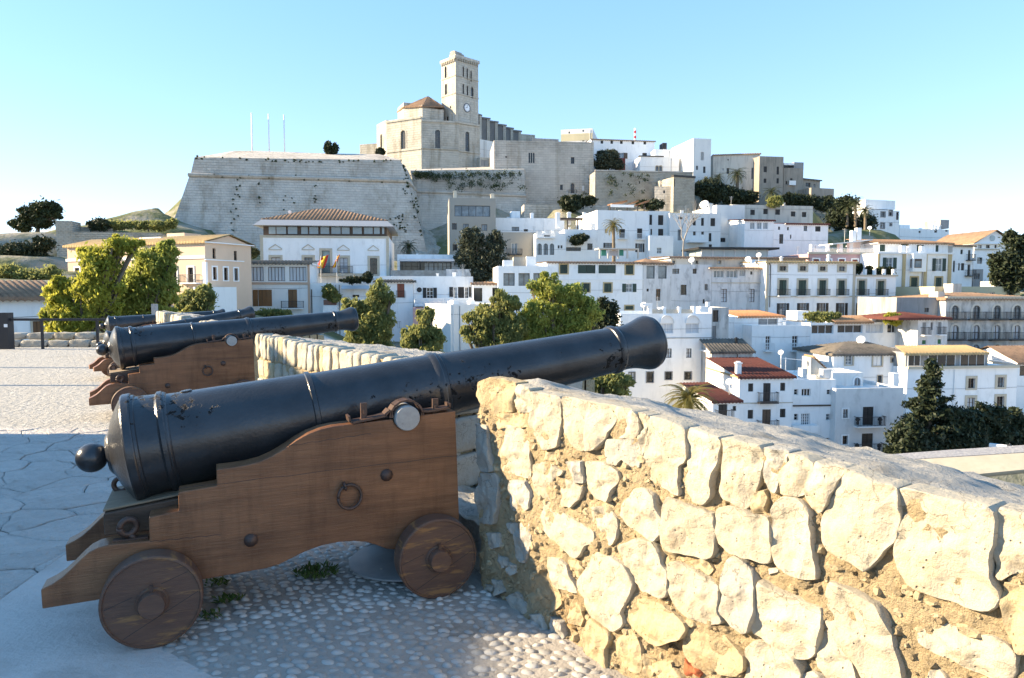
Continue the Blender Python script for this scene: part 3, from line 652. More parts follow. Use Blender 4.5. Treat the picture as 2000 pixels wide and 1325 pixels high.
CRX = [wp.uz(*q('N', *p)) for p in ((942, 742), (960, 731), (1000, 736), (1040, 749), (1090, 766), (1130, 771), (1200, 784), (1260, 800), (1300, 810), (1360, 830), (1420, 845), (1500, 862), (1560, 878), (1620, 897), (1660, 905), (1720, 928), (1800, 945), (1900, 965), (2000, 988))]
def crest_near(u):
    if u <= CRX[0][0]: return CRX[0][1]
    for i in range(len(CRX) - 1):
        if CRX[i][0] <= u <= CRX[i + 1][0]:
            t = (u - CRX[i][0]) / (CRX[i + 1][0] - CRX[i][0]); return CRX[i][1] * (1 - t) + CRX[i + 1][1] * t
    return CRX[-1][1]
near = thing('parapet_wall', 'near rubble stone parapet, lit by the sun, right of the nearest cannon', 'wall', WALL_A, wp.rz, 'parapet walls')
polys_uz = []
NS = 0
for (fr, m_, pr_, pts) in ST:
    pl_ = [wp.uz(*q(fr, *p)) for p in pts]
    polys_uz.append(pl_)
    cu_, cz_ = sum(p[0] for p in pl_) / len(pl_), sum(p[1] for p in pl_) / len(pl_); pl_ = [(cu_ + (p[0] - cu_) * 1.055, cz_ + (p[1] - cz_) * 1.055) for p in pl_]
    tp_ = NS < 17 and NS not in (1, 6)
    if tp_: pl_ = [(p[0], min(p[1], crest_near(p[0]) - .012)) for p in pl_]
    mb, C = rock(pl_, pr_ * 0.48, 0.05 if tp_ else 0.20, n=48, rings=13, seed=NS * 0.77 + 1, rough=0.016, edge=0.010, tilt=random.uniform(-.10, .02))
    o = mb.build('stone', m_, near, loc=(C.x, 0, C.z)); auto_smooth(o, 32); NS += 1
    if m_ is M_BRICK: o['label'] = 'red brick fragment set in the wall'
# packing stones and crumbs in the mortar
def in_uz(u, z, pl):
    c = False; j = len(pl) - 1
    for i in range(len(pl)):
        if ((pl[i][1] > z) != (pl[j][1] > z)) and (u < (pl[j][0] - pl[i][0]) * (z - pl[i][1]) / (pl[j][1] - pl[i][1]) + pl[i][0]): c = not c
        j = i
    return c
chips = {0: MB(), 1: MB()}; U0, U1 = wp.uz(945, 900)[0], wp.uz(2000, 1000)[0]
for k in range(1700):
    u = random.uniform(U0, U1); z = random.uniform(0.0, 1.06)
    if any(in_uz(u, z, pl_) for pl_ in polys_uz): continue
    r_ = random.choice([.006, .008, .010, .014, .020, .026]) * random.uniform(.7, 1.2); mb = chips[k % 2]; n_ = 6; o0 = len(mb.v)
    ph = random.uniform(0, 6.28); sx, sz = random.uniform(.7, 1.5), random.uniform(.6, 1.1); base = -0.011 + 0.020 * mnoise.noise(Vector((u, z, .3)) * 5)
    for i in range(n_): a = 2 * math.pi * i / n_ + random.uniform(-.3, .3); mb.v.append((u + r_ * sx * math.cos(a + ph), base + r_ * .3, z + r_ * sz * math.sin(a + ph)))
    for i in range(n_): a = 2 * math.pi * i / n_ + random.uniform(-.3, .3); mb.v.append((u + .6 * r_ * sx * math.cos(a + ph), base - r_ * random.uniform(.35, .8), z + .6 * r_ * sz * math.sin(a + ph)))
    for i in range(n_): mb.f.append((o0 + i, o0 + (i + 1) % n_, o0 + n_ + (i + 1) % n_, o0 + n_ + i))
    mb.f.append(tuple(range(o0 + n_, o0 + 2 * n_)))
tag(chips[0].build('ochre_crumbs', M_LIMEO, near), kind='stuff'); tag(chips[1].build('mortar_crumbs', M_MORTAR, near), kind='stuff')
# crest height along the wall
def crest(u):
    return 1.135 + 0.012 * mnoise.noise(Vector((u * 2.3, 4.2, 0))) + 0.02 * mnoise.noise(Vector((u * 0.9, 1.2, 0)))
def wall_core(parent, u0, u1, crest_f, thick, left_skew, right_skew, du=0.02, dz=0.02, drop=0.16, fine=True, m_face=M_MORTAR, m_top=M_WALLTOP):
    """mortar face (uneven) + sloping top + outer ends"""
    nu = int((u1 - u0) / du); nz = int(1.15 / dz)
    mb = MB()
    for j in range(nz + 1):
        for i in range(nu + 1):
            u = u0 + (u1 - u0) * i / nu; z = -0.05 + (crest_f(u) - 0.035 + 0.05) * j / nz
            v = Vector((u, z, 0.3)); d = 0.020 * mnoise.noise(v * 5) + 0.014 * mnoise.noise(v * 14) + 0.012 * mnoise.noise(v * 33) + 0.008 * mnoise.noise(v * 70)
            mb.v.append((u, -0.011 + d, z))
    for j in range(nz):
        for i in range(nu):
            a = j * (nu + 1) + i; mb.f.append((a, a + 1, a + nu + 2, a + nu + 1))
    mb.build('mortar', m_face, parent, smooth=True)
    tp = MB(); nv = int(thick / 0.05)
    for j in range(nv + 1):
        y = 0.0 + thick * j / nv
        for i in range(nu + 1):
            t = i / nu; ua = u0 + left_skew * y; ub = u1 + right_skew * y; u = ua + (ub - ua) * t; uf = u0 + (u1 - u0) * t
            v = Vector((u, y, 0.7))
            rnd_ = 0.055 * max(0, 1 - y / 0.09) ** 2.2
            d = 0.030 * mnoise.noise(v * 3.0) + 0.022 * mnoise.noise(v * 8) + 0.010 * mnoise.noise(v * 24)
            tp.v.append((u, y, crest_f(uf) - rnd_ - drop * y + d * min(1, y / .10 + .25) - 0.006))
    for j in range(nv):
        for i in range(nu):
            a = j * (nu + 1) + i; tp.f.append((a, a + 1, a + nu + 2, a + nu + 1))
    tp.build('wall_top', m_top, parent, smooth=True)
    # ends and outer face
    en = MB()
    for (uu, sk) in ((u0, left_skew), (u1, right_skew)):
        n_ = 12
        for i in range(n_):
            ya, yb = thick * i / n_, thick * (i + 1) / n_
            en.quad((uu + sk * ya, ya + .02, -1), (uu + sk * yb, yb, -1), (uu + sk * yb, yb, crest_f(uu) - drop * yb - .03), (uu + sk * ya, ya + .02, crest_f(uu) - drop * ya - .03))
    en.quad((u0 + left_skew * thick, thick, -3), (u1 + right_skew * thick, thick, -3), (u1 + right_skew * thick, thick, crest_f(u1) - drop * thick - .03), (u0 + left_skew * thick, thick, crest_f(u0) - drop * thick - .03))
    en.build('wall_core', m_face, parent)
wall_core(near, wp.uz(942, 900)[0], wp.uz(2000, 1000)[0] + 1.6, crest_near, 1.25, 0.20, 0, drop=0.215)

# the other merlons of the parapet, in the same line
def merlon(t0, t1, lab, rows=5, skl=0.2, skr=-0.2, sw=0.2, org=None, off=0.0):
    o = org if org is not None else wall_pt(t0, off); ln = t1 - t0
    w_ = thing('parapet_wall', lab, 'wall', o, wp.rz, 'parapet walls')
    cf = lambda u: crest(u + t0)
    wall_core(w_, 0, ln, cf, 1.7, skl, skr, du=0.06, dz=0.07, drop=0.13)
    sd_ = random.uniform(0, 50)
    z = 0.02
    hs = [0.2, 0.2, 0.22, 0.22, 0.27]
    for r_ in range(rows):
        h = hs[r_]; u = random.uniform(-.05, 0.03)
        while u < ln - 0.03:
            wd = random.uniform(.75, 1.35) * (sw if r_ < rows - 1 else sw * .75); wd = min(wd, ln - u)
            if wd < .06: break
            top = z + h - .02 if r_ < rows - 1 else cf(u) - .005
            j = lambda a=.02: random.uniform(-a, a)
            pl_ = [(u + .008 + j(.01), z + j()), (u + wd * .5, z - .01 + j()), (u + wd - .008 + j(.01), z + j()), (u + wd - .006 + j(.01), z + h * .5), (u + wd - .012 + j(.01), top + j(.012)), (u + wd * .5, top + j(.012)), (u + .012 + j(.01), top + j(.012)), (u + .006 + j(.01), z + h * .5)]
            mb, C = rock(pl_, random.uniform(.02, .045), 0.15, n=14, rings=4, seed=sd_ + u * 3 + r_, rough=0.010, edge=.025)
            mb.build('stone', random.choice([Lm, Lm, Lm, Om, Gm]), w_, loc=(C.x, 0, C.z), smooth=True)
            u += wd + .008
        z += h
    return w_
MO = 0.30; wp2 = Plane(wall_pt(0, MO), WU)
tm = wp2.uz(507, 690)[0]; tm_r = -1.05
m2 = merlon(tm, tm_r, 'long sunlit stone parapet between the nearest and the second cannon', off=MO)
# squared blocks of the embrasure cheek that shows beside the carriage
ck = Plane(wall_pt(tm_r) , (WN * 1.0 + WU * -0.12))
z = 0.0
for r_, h in enumerate((0.24, 0.26, 0.27, 0.25)):
    y = 0.0
    while y < 1.5:
        wd = random.uniform(.35, .6)
        mb, C = rock([(y + .01, z + .01), (y + wd - .01, z + .01 + random.uniform(-.01, .01)), (y + wd - .012, z + h - .01), (y + .012, z + h - .012)], 0.03, 0.1, n=18, rings=4, seed=r_ * 5 + y, rough=.012, edge=.03)
        ob = mb.build('stone', M_LIMEG, m2, smooth=True)
        # local axes of the cheek inside the merlon's frame
        L0 = tm_r - tm
        ob.location = (L0 - .2 * C.x + .012, C.x, C.z); ob.rotation_euler = (0, 0, math.atan2(1, -.2))
        y += wd
    z += h
# sills of the embrasures
for (ta, tb_, nm) in ((tm_r - .05, 0.02, 'rubble embrasure sill below the muzzle of the nearest cannon'),):
    o = wall_pt(ta); s_ = MB(); n_ = 26
    for j in range(n_ + 1):
        for i in range(n_ + 1):
            u = (tb_ - ta) * i / n_; y = 0.08 + 1.6 * j / n_; v = Vector((u, y, 0))
            s_.v.append((u, y, 0.30 - 0.1 * y + 0.05 * mnoise.noise(v * 4) + 0.035 * mnoise.noise(v * 11)))
    for j in range(n_):
        for i in range(n_): a = j * (n_ + 1) + i; s_.f.append((a, a + 1, a + n_ + 2, a + n_ + 1))
    for i in range(n_): s_.add([s_.v[i], s_.v[i + 1], (s_.v[i + 1][0], s_.v[i + 1][1], -.1), (s_.v[i][0], s_.v[i][1], -.1)], [(0, 1, 2, 3)])
    ob = s_.build('embrasure_sill', M_WALLTOP, smooth=True); ob.location = o; ob.rotation_euler = (0, 0, wp.rz)
    tag(ob, nm, 'sill')
m3 = merlon(0, 1.7, 'short sunlit parapet stub between the second and third cannon', sw=.26, org=Vector((-5.42, 12.5, 0)))
m4 = merlon(0, 1.2, 'small parapet stub behind the third cannon', sw=.4, org=Vector((-7.4, 15.6, 0)))
m5 = merlon(0, 1.2, 'farthest parapet stub, beside the farthest cannon', sw=.5, org=Vector((-9.0, 18.2, 0)))

# ------------------------------------------------------------------ railing at the far end, kerb, bollard
RY = 20.3
zt = P(100, 622, RY).z
rl = thing('railing', 'black metal railing with one wide dark end post at the far terrace edge', 'railing', (0, RY, 0))
xa = P(-160, 640, RY).x; xb = P(330, 640, RY).x
MB().box(xa, xb, -.03, .03, zt - .07, zt + .0).build('rail', M_BLACK, rl)
for px in (-75, 82, 190):
    x = P(px, 640, RY).x; MB().box(x - .03, x + .03, -.028, .028, -.05, zt - .07).build('post', M_BLACK, rl)
x0, x1 = P(3, 650, RY).x, P(22, 650, RY).x
ep = MB().box(x0, x1, -.12, .12, -.05, P(10, 611, RY).z).build('end_post', M_BLACK, rl)
xm = P(17, 635, RY).x
MB().box(xm - .05, xm + .05, -.128, -.121, P(0, 639, RY).z, P(0, 633, RY).z).build('notice', mat('white_label', (.8, .8, .8)), ep)
kb = thing('kerb_wall', 'low rough stone kerb below the railing at the far terrace edge', 'kerb', (0, FARY, 0))
x = -24.0
while x < -9.0:
    wd = random.uniform(.5, .95)
    for (h0, h1, yy) in ((-.02, .20, 0), (0.20, .40, .28)):
        mb, C = rock([(x + .01, h0), (x + wd - .01, h0), (x + wd - .02, h1 + random.uniform(-.03, .02)), (x + .02, h1 + random.uniform(-.03, .02))], .03, .3, n=14, rings=3, seed=x, rough=.015, edge=.04)
        mb.build('stone', random.choice([Lm, Gm]), kb, loc=(C.x, yy, C.z), smooth=True)
    x += wd
bp_ = P(302, 600, 22)
bo = MB(); bo.box(-.07, .07, -.07, .07, -1.2, P(302, 594, 22).z); 
tag(bo.build('bollard', mat('grey_post', (.32, .31, .30), (.4, .39, .38), scale=6, rough=.85), loc=(bp_.x, 22, 0)), 'grey square post standing behind the farthest cannon', 'post')

# unseen building added left of the terrace to shade the near paving
sh = thing('shade_building', 'unseen pale building left of the terrace, added to shade the near paving', 'building', (-22, -4, 0))
SHL = 12.0 - 0.10
hh_ = SHL * math.tan(SUN_EL) / 1.0
MB().box(-10, 10, -14, SHY + 4 - 0.22, -1, hh_).build('wall', mat('shade_building_render', (.55, .52, .47), (.62, .6, .55), scale=1, rough=.9), sh)

# unseen lamp posts added left of the view to cast streak shadows on paving
for (x, y, lab) in ((-15.5, 12.6, 'nearer unseen lamp post, added left of the terrace for its shadow'), (-17.5, 15.5, 'farther unseen lamp post, added left of the terrace for its shadow')):
    lp_ = thing('shadow_lamp_post', lab, 'lamp post', (x, y, 0), 0, 'added shadow-casting lamp posts')
    MB().lathe([(0, .16), (.5, .14), (.55, .08), (3.6, .055)], 12, (0, 0, 0), (0, 0, 1)).build('pole', M_BLACK, lp_, smooth=True)
    MB().lathe([(3.6, .06), (3.65, .15), (4.0, .22), (4.05, .26), (4.3, .05), (4.4, .02)], 8, (0, 0, 0), (0, 0, 1)).build('lantern', M_BLACK, lp_)
# ================================================================== TOWN: builders
def plaster(name, c, c2=None, dirt=None, amt=(0.62, 0.8), rough=0.9):
    c2 = c2 or tuple(x * 0.93 for x in c); dirt = dirt or tuple(x * 0.72 for x in c)
    return mat(name, c, c2, scale=0.5, rough=rough, stretch=(1, 1, 0.55), third=dirt, tscale=0.9, tlo=amt[0], thi=amt[1], bump=0.01, bscale=4, spec=0.2)
WHITE = plaster('plaster_white', (0.86, 0.86, 0.85), dirt=(0.66, 0.66, 0.65), amt=(.54, .80))
WHITE2 = plaster('plaster_offwhite', (0.76, 0.75, 0.72), dirt=(0.60, 0.59, 0.57))
WORN = plaster('plaster_weathered', (0.66, 0.66, 0.65), (0.56, 0.56, 0.56), (0.30, 0.30, 0.30), (.52, .72))
WORN2 = plaster('plaster_patchy', (0.60, 0.585, 0.56), (0.45, 0.43, 0.40), (0.27, 0.26, 0.24), (.50, .70))
CREAM = plaster('plaster_cream', (0.60, 0.56, 0.49))
TAN = plaster('plaster_tan', (0.36, 0.335, 0.29))
BROWNP = plaster('plaster_brown', (0.36, 0.31, 0.255), (0.28, 0.25, 0.21), (0.20, 0.18, 0.16))
GREYP = plaster('plaster_grey', (0.34, 0.335, 0.33), (0.27, 0.265, 0.26), (.2, .2, .2))
ORANGE = plaster('plaster_orange', (0.66, 0.50, 0.37), dirt=(0.60, 0.45, 0.33))
PINK = plaster('plaster_pink', (0.50, 0.33, 0.33), dirt=(0.42, 0.3, 0.3))
YELL = plaster('plaster_yellow', (0.55, 0.50, 0.34))
BEIGE = mat('trim_beige', (0.47, 0.41, 0.31), (0.52, 0.46, 0.36), scale=1.5, rough=.85)
OCHRE = mat('trim_ochre', (0.45, 0.35, 0.19), (0.5, 0.4, 0.23), scale=1.5, rough=.85)
WTRIM = mat('trim_white', (0.78, 0.78, 0.77), rough=.7)
GREEN = mat('shutter_green', (0.018, 0.045, 0.034), rough=.55, rnd=.3)
DARK = mat('shutter_dark', (0.020, 0.018, 0.017), rough=.55, rnd=.3)
BROWN = mat('shutter_brown', (0.16, 0.075, 0.025), (0.20, 0.10, 0.035), scale=6, rough=.5, stretch=(8, 8, .6), rnd=.2)
WFRAME = mat('frame_white', (0.75, 0.75, 0.75), rough=.5)
BFRAME = mat('frame_brown', (0.08, 0.05, 0.032), rough=.5)
IRONB = mat('balcony_iron', (0.02, 0.02, 0.022), rough=.5)
CURT = mat('curtain', (0.62, 0.64, 0.66), (0.5, 0.52, 0.55), scale=3, rough=.9, stretch=(6, 6, .3))
def glass(name, c, r=0.08):
    return mat(name, c, tuple(x * .6 for x in c), scale=0.7, rough=r, spec=0.6, lo=.4, hi=.6)
PANE = glass('window_glass', (0.022, 0.027, 0.032)); PANEL_ = glass('window_glass_light', (0.20, 0.24, 0.27)); TEAL = glass('teal_glass', (0.22, 0.32, 0.33))
PANES = dict(d=PANE, l=PANEL_, t=TEAL, c=CURT)
def tilemat(name, c, c2, c3): return mat(name, c, c2, scale=2.2, rough=.9, third=c3, tscale=1.1, tlo=.52, thi=.7, bump=.03, bscale=6, spec=.2)
T_BROWN = tilemat('tiles_brown', (0.22, 0.14, 0.095), (0.30, 0.20, 0.13), (0.13, 0.095, 0.07))
T_TERRA = tilemat('tiles_terracotta', (0.31, 0.17, 0.095), (0.42, 0.26, 0.15), (0.22, 0.14, 0.09))
T_RED = tilemat('tiles_red', (0.105, 0.036, 0.030), (0.135, 0.052, 0.040), (0.07, 0.032, 0.028))
T_DARK = tilemat('tiles_dark', (0.12, 0.105, 0.09), (0.18, 0.155, 0.125), (0.07, 0.065, 0.055))
T_OCH = tilemat('tiles_ochre', (0.42, 0.29, 0.14), (0.5, 0.36, 0.19), (0.32, 0.22, 0.12))
STONEW = mat('fortress_stone', (0.54, 0.485, 0.42), (0.61, 0.56, 0.49), scale=0.35, rough=.95, third=(0.40, 0.355, 0.30), tscale=0.12, tlo=.5, thi=.68, spec=.15)
n, l, b = nodes_of(STONEW)
def coursed(m, bw=1.1, bh=0.42, depth=.05, dark=.82):
    n, l, b = nodes_of(m); tc = n.new('ShaderNodeTexCoord'); sx = n.new('ShaderNodeSeparateXYZ'); l.new(tc.outputs['Object'], sx.inputs[0])
    ad = n.new('ShaderNodeMath'); ad.operation = 'ADD'; l.new(sx.outputs[0], ad.inputs[0]); l.new(sx.outputs[1], ad.inputs[1])
    cb = n.new('ShaderNodeCombineXYZ'); l.new(ad.outputs[0], cb.inputs[0]); l.new(sx.outputs[2], cb.inputs[1])
    br = n.new('ShaderNodeTexBrick'); br.inputs['Scale'].default_value = 1.0; br.inputs['Brick Width'].default_value = bw; br.inputs['Row Height'].default_value = bh
    br.inputs['Mortar Size'].default_value = 0.03; br.inputs['Mortar Smooth'].default_value = .6; br.inputs['Color1'].default_value = (1, 1, 1, 1); br.inputs['Color2'].default_value = (.88, .88, .88, 1); br.inputs['Mortar'].default_value = (dark, dark, dark, 1)
    l.new(cb.outputs[0], br.inputs['Vector'])
    src = b.inputs['Base Color'].links[0].from_socket; mx = n.new('ShaderNodeMix'); mx.data_type = 'RGBA'; mx.blend_type = 'MULTIPLY'; mx.inputs[0].default_value = 1.0
    l.new(src, mx.inputs[6]); l.new(br.outputs['Color'], mx.inputs[7]); l.new(mx.outputs[2], b.inputs['Base Color'])
    nz_ = n.new('ShaderNodeTexNoise'); nz_.inputs['Scale'].default_value = 1.6; nz_.inputs['Detail'].default_value = 9; l.new(tc.outputs['Object'], nz_.inputs['Vector'])
    ml_ = n.new('ShaderNodeMath'); ml_.operation = 'MULTIPLY_ADD'; l.new(br.outputs['Fac'], ml_.inputs[0]); ml_.inputs[1].default_value = -.5; l.new(nz_.outputs['Fac'], ml_.inputs[2])
    bp = n.new('ShaderNodeBump'); bp.inputs['Distance'].default_value = depth * 2.4; l.new(ml_.outputs[0], bp.inputs['Height']); l.new(bp.outputs[0], b.inputs['Normal'])
coursed(STONEW, 1.3, .60, .06, .72)
def streaks(m, col=(.76, .74, .70), lo=.52, hi=.68, st=(.5, .5, .035), sc_=1.0):
    n, l, b = nodes_of(m); tc = n.new('ShaderNodeTexCoord'); mp = n.new('ShaderNodeMapping'); mp.inputs['Scale'].default_value = st; l.new(tc.outputs['Object'], mp.inputs[0])
    t = n.new('ShaderNodeTexNoise'); t.inputs['Scale'].default_value = sc_; t.inputs['Detail'].default_value = 7; t.inputs['Roughness'].default_value = .65; l.new(mp.outputs[0], t.inputs['Vector'])
    r = n.new('ShaderNodeMapRange'); r.inputs[1].default_value = lo; r.inputs[2].default_value = hi; l.new(t.outputs['Fac'], r.inputs[0])
    src = b.inputs['Base Color'].links[0].from_socket; mu = n.new('ShaderNodeMix'); mu.data_type = 'RGBA'; mu.blend_type = 'MULTIPLY'; l.new(r.outputs[0], mu.inputs[0]); l.new(src, mu.inputs[6]); mu.inputs[7].default_value = (*col, 1); l.new(mu.outputs[2], b.inputs['Base Color'])
streaks(STONEW)
for m_ in (WHITE, WHITE2): streaks(m_, (.80, .80, .80), .55, .75, (.9, .9, .10), 1.2)
for m_ in (WORN, WORN2, CREAM, GREYP, BROWNP): streaks(m_, (.62, .62, .62), .5, .7, (.9, .9, .12), 1.2)
STONEC = mat('cathedral_stone', (0.48, 0.45, 0.39), (0.57, 0.54, 0.48), scale=0.4, rough=.95, third=(0.36, 0.33, 0.28), tscale=0.2, tlo=.5, thi=.7, spec=.15); coursed(STONEC, 1.2, .7, .05, .72)
streaks(STONEC, (.72, .70, .66), .5, .68, (.6, .6, .06), 1.0)
STONEL = mat('rubble_stone', (0.44, 0.40, 0.33), (0.52, 0.48, 0.41), scale=0.8, rough=.95, third=(0.30, 0.27, 0.22), tscale=0.4, tlo=.5, thi=.7, spec=.15); coursed(STONEL, .8, .35, .09, .7)

ALLB = []
TERR = []      # terrain control points (x, y, z)
def zroot(z): TERR.append(z)

class Bld:
    """a house whose front is measured in the photograph: front wall from column x0 (distance d0) to x1 (distance d1)"""
    def __init__(s, name, label, fr, x0, x1, yt, yb, d0, d1=None, th=9.0, m=WHITE, cat='house', ext=7.0, group=None, par=0.35, top='flat', terr=True, sink=1.5):
        ax, ay = q(fr, x0, yt); bx, by = q(fr, x1, yb)
        s.fr = fr; s.m = m; s.th = th
        if d1 is None: d1 = d0 * (1 + 0.10 * (bx - ax) / FPX)
        A = P(ax, ay, d0); Bp = P(bx, ay, d1)
        zb = P(ax, by, d0).z; s.zb = zb - ext; s.H = A.z - s.zb; s.vis = ext
        u = Vector((Bp.x - A.x, Bp.y - A.y, 0)); s.W = u.length; u.normalize()
        s.A = Vector((A.x, A.y, s.zb)); s.u = u; s.n = Vector((-u.y, u.x, 0))
        s.o = thing(name, label, cat, s.A, math.atan2(u.y, u.x), group)
        s.holes = dict(F=[], L=[], R=[]); s.wins = []; s.top = top; s.par = par; s.lastroof = None; ALLB.append(s)
        if terr:
            TERR.append((A.x, A.y, zb - sink)); TERR.append((Bp.x, Bp.y, zb - sink)); c = s.A + u * s.W / 2 + s.n * th
            TERR.append((c.x, c.y, zb - sink + th * .2))
    def uz(s, x, y, side='F', off=0.0, fr=None):
        px, py = q(fr or s.fr, x, y); d = ray(px, py)
        if side == 'F': nrm, a = s.n, s.A + s.n * off
        elif side == 'L': nrm, a = s.u, s.A - s.u * off
        else: nrm, a = s.u, s.A + s.u * (s.W + off)
        t = (a - ORG).dot(nrm) / d.dot(nrm); w_ = ORG + d * t
        return ((w_ - s.A).dot(s.u if side == 'F' else s.n), w_.z - s.zb)
    def xf(s, side):
        if side == 'F': return lambda a, b_, z: (a, -b_, z)
        if side == 'L': return lambda a, b_, z: (-b_, a, z)
        return lambda a, b_, z: (s.W + b_, a, z)
    def win(s, x0, y0, x1, y1, pane='d', frame=BFRAME, cols=2, rows=2, shut=None, sur=None, balc=None, closed=None, arch=False, side='F', rev=.22, hood=None, pad=0.0, lab=None, nohole=False, fr=None):
        a0, z1 = s.uz(x0, y0, side, fr=fr); a1, z0 = s.uz(x1, y1, side, fr=fr)
        if side == 'F': z0b = s.uz(x0, y1, side, fr=fr)[1]; z0 = (z0 + z0b) / 2
        if a0 > a1: a0, a1 = a1, a0
        lim = s.W if side == 'F' else s.th
        a0 = max(a0, .05); a1 = min(a1, lim - .05); z1 = min(z1, s.H - .05)
        if a1 - a0 < .12 or z1 - z0 < .12: return
        s.holes[side].append((a0, a1, z0, z1, arch)); s.wins.append((side, a0, a1, z0, z1, pane, frame, cols, rows, shut, sur, balc, closed, arch, rev, hood, lab))
    def row(s, lst, **k):
        for t in lst: s.win(*t, **k)
    def panel(s, mb, side, span, z0, z1):
        xf = s.xf(side); hs = s.holes[side]
        us = sorted({0.0, span} | {v for h in hs for v in h[:2]}); zs = sorted({z0, z1} | {min(max(v, z0), z1) for h in hs for v in h[2:4]})
        us = [us[0]] + [us[i] for i in range(1, len(us)) if us[i] - us[i - 1] > 1e-4]; zs = [zs[0]] + [zs[i] for i in range(1, len(zs)) if zs[i] - zs[i - 1] > 1e-4]
        for j in range(len(zs) - 1):
            run = None
            for i in range(len(us) - 1):
                cu, cz = (us[i] + us[i + 1]) / 2, (zs[j] + zs[j + 1]) / 2
                hole = any(h[0] < cu < h[1] and h[2] < cz < h[3] for h in hs)
                if not hole and run is None: run = us[i]
                if (hole or i == len(us) - 2) and run is not None:
                    e = us[i] if hole else us[i + 1]
                    mb.add([xf(run, 0, zs[j]), xf(e, 0, zs[j]), xf(e, 0, zs[j + 1]), xf(run, 0, zs[j + 1])], [(0, 1, 2, 3)]); run = None
        for (a0, a1, b0, b1, arch) in hs:
            rv = .3; mb.add([xf(a0, 0, b0), xf(a1, 0, b0), xf(a1, 0, b1), xf(a0, 0, b1), xf(a0, -rv, b0), xf(a1, -rv, b0), xf(a1, -rv, b1), xf(a0, -rv, b1)],
                            [(0, 1, 5, 4), (1, 2, 6, 5), (2, 3, 7, 6), (3, 0, 4, 7)])
            if arch:
                r_ = (a1 - a0) / 2; cz = b1 - r_; ca = (a0 + a1) / 2; n_ = 8
                if cz < b0: continue
                pts = [(ca + r_ * math.cos(math.pi * k / n_), cz + r_ * math.sin(math.pi * k / n_)) for k in range(n_ + 1)]
                for k in range(n_):
                    (pa, pz), (qa, qz) = pts[k], pts[k + 1]; ea = a1 if k < n_ / 2 else a0
                    mb.add([xf(pa, 0, pz), xf(ea, 0, b1), xf(qa, 0, qz)], [(0, 1, 2)])
                    mb.add([xf(pa, 0, pz), xf(qa, 0, qz), xf(qa, -rv, qz), xf(pa, -rv, pz)], [(0, 1, 2, 3)])
                mb.add([xf(a1, 0, cz), xf(a1, 0, b1), xf(ca + r_, 0, cz)], [(0, 1, 2)])
    def walls(s):
        mb = MB(); W, H, T = s.W, s.H, s.th
        s.panel(mb, 'F', W, 0, H); s.panel(mb, 'L', T, 0, H); s.panel(mb, 'R', T, 0, H)
        mb.quad((0, T, 0), (W, T, 0), (W, T, H), (0, T, H))
        # dark inside so that an opening never shows through the house
        if s.top == 'flat':
            t = .25; p = s.par
            mb.add([(0, 0, H), (W, 0, H), (W, T, H), (0, T, H), (t, t, H), (W - t, t, H), (W - t, T - t, H), (t, T - t, H), (t, t, H - p), (W - t, t, H - p), (W - t, T - t, H - p), (t, T - t, H - p)],
                   [(0, 1, 5, 4), (1, 2, 6, 5), (2, 3, 7, 6), (3, 0, 4, 7), (4, 5, 9, 8), (5, 6, 10, 9), (6, 7, 11, 10), (7, 4, 8, 11), (8, 9, 10, 11)])
        elif s.top == 'closed': mb.quad((0, 0, H), (W, 0, H), (W, T, H), (0, T, H))
        s.wall = mb.build('wall', s.m, s.o)
        for wd in s.wins: s.window(*wd)
        if s.W > 5 and s.m in (WHITE, WHITE2, WORN, CREAM, WORN2, PINK) and s.vis > 2.5:
            rr_ = random.Random(int(s.A.x * 97 + s.A.y * 31))
            for _ in range(rr_.choice([1, 2, 2])):
                a = rr_.uniform(.3, W - .3)
                if any(h[0] - .75 < a < h[1] + .75 for h in s.holes['F']): continue
                MB().tube([(a, -.07, .5), (a, -.07, H - .25)], .05, 6).build('drain_pipe', rr_.choice([WTRIM, GREYP, WTRIM, BFRAME]), s.o)
            zc = s.vis + (H - s.vis) * rr_.uniform(.3, .85)      # a sagging cable along the front
            cab = MB(); nseg = 8; pts = [(W * k / nseg, -.04, zc - .10 * math.sin(math.pi * k / nseg)) for k in range(nseg + 1)]; cab.tube(pts, .014, 4).build('cable', DARK, s.o)
            if s.top == 'flat':
                for _ in range(rr_.choice([1, 2, 3])):
                    x, y, c_, h_ = rr_.uniform(.5, W - 1), rr_.uniform(1.5, max(1.6, T - 1)), rr_.uniform(.35, .6), rr_.uniform(.5, 1.1)
                    MB().box(x, x + c_, y, y + c_, H - s.par - .1, H + h_ - .3).box(x - .06, x + c_ + .06, y - .06, y + c_ + .06, H + h_ - .3, H + h_ - .22).build('chimney', s.m, s.o)
                if rr_.random() < .5:
                    x, y = rr_.uniform(.5, W - .5), rr_.uniform(1, T - .5); c = MB().tube([(x, y, H - .6), (x, y, H + 2.0)], .03, 5)
                    for k in range(5): c.box(x - .45 + k * .06, x + .45 - k * .06, y, y + .02, H + 1.85 - .15 * k, H + 1.875 - .15 * k)
                    c.build('antenna', mat('aerial_metal', (.4, .4, .4), rough=.4, metal=.6), s.o)
        return s
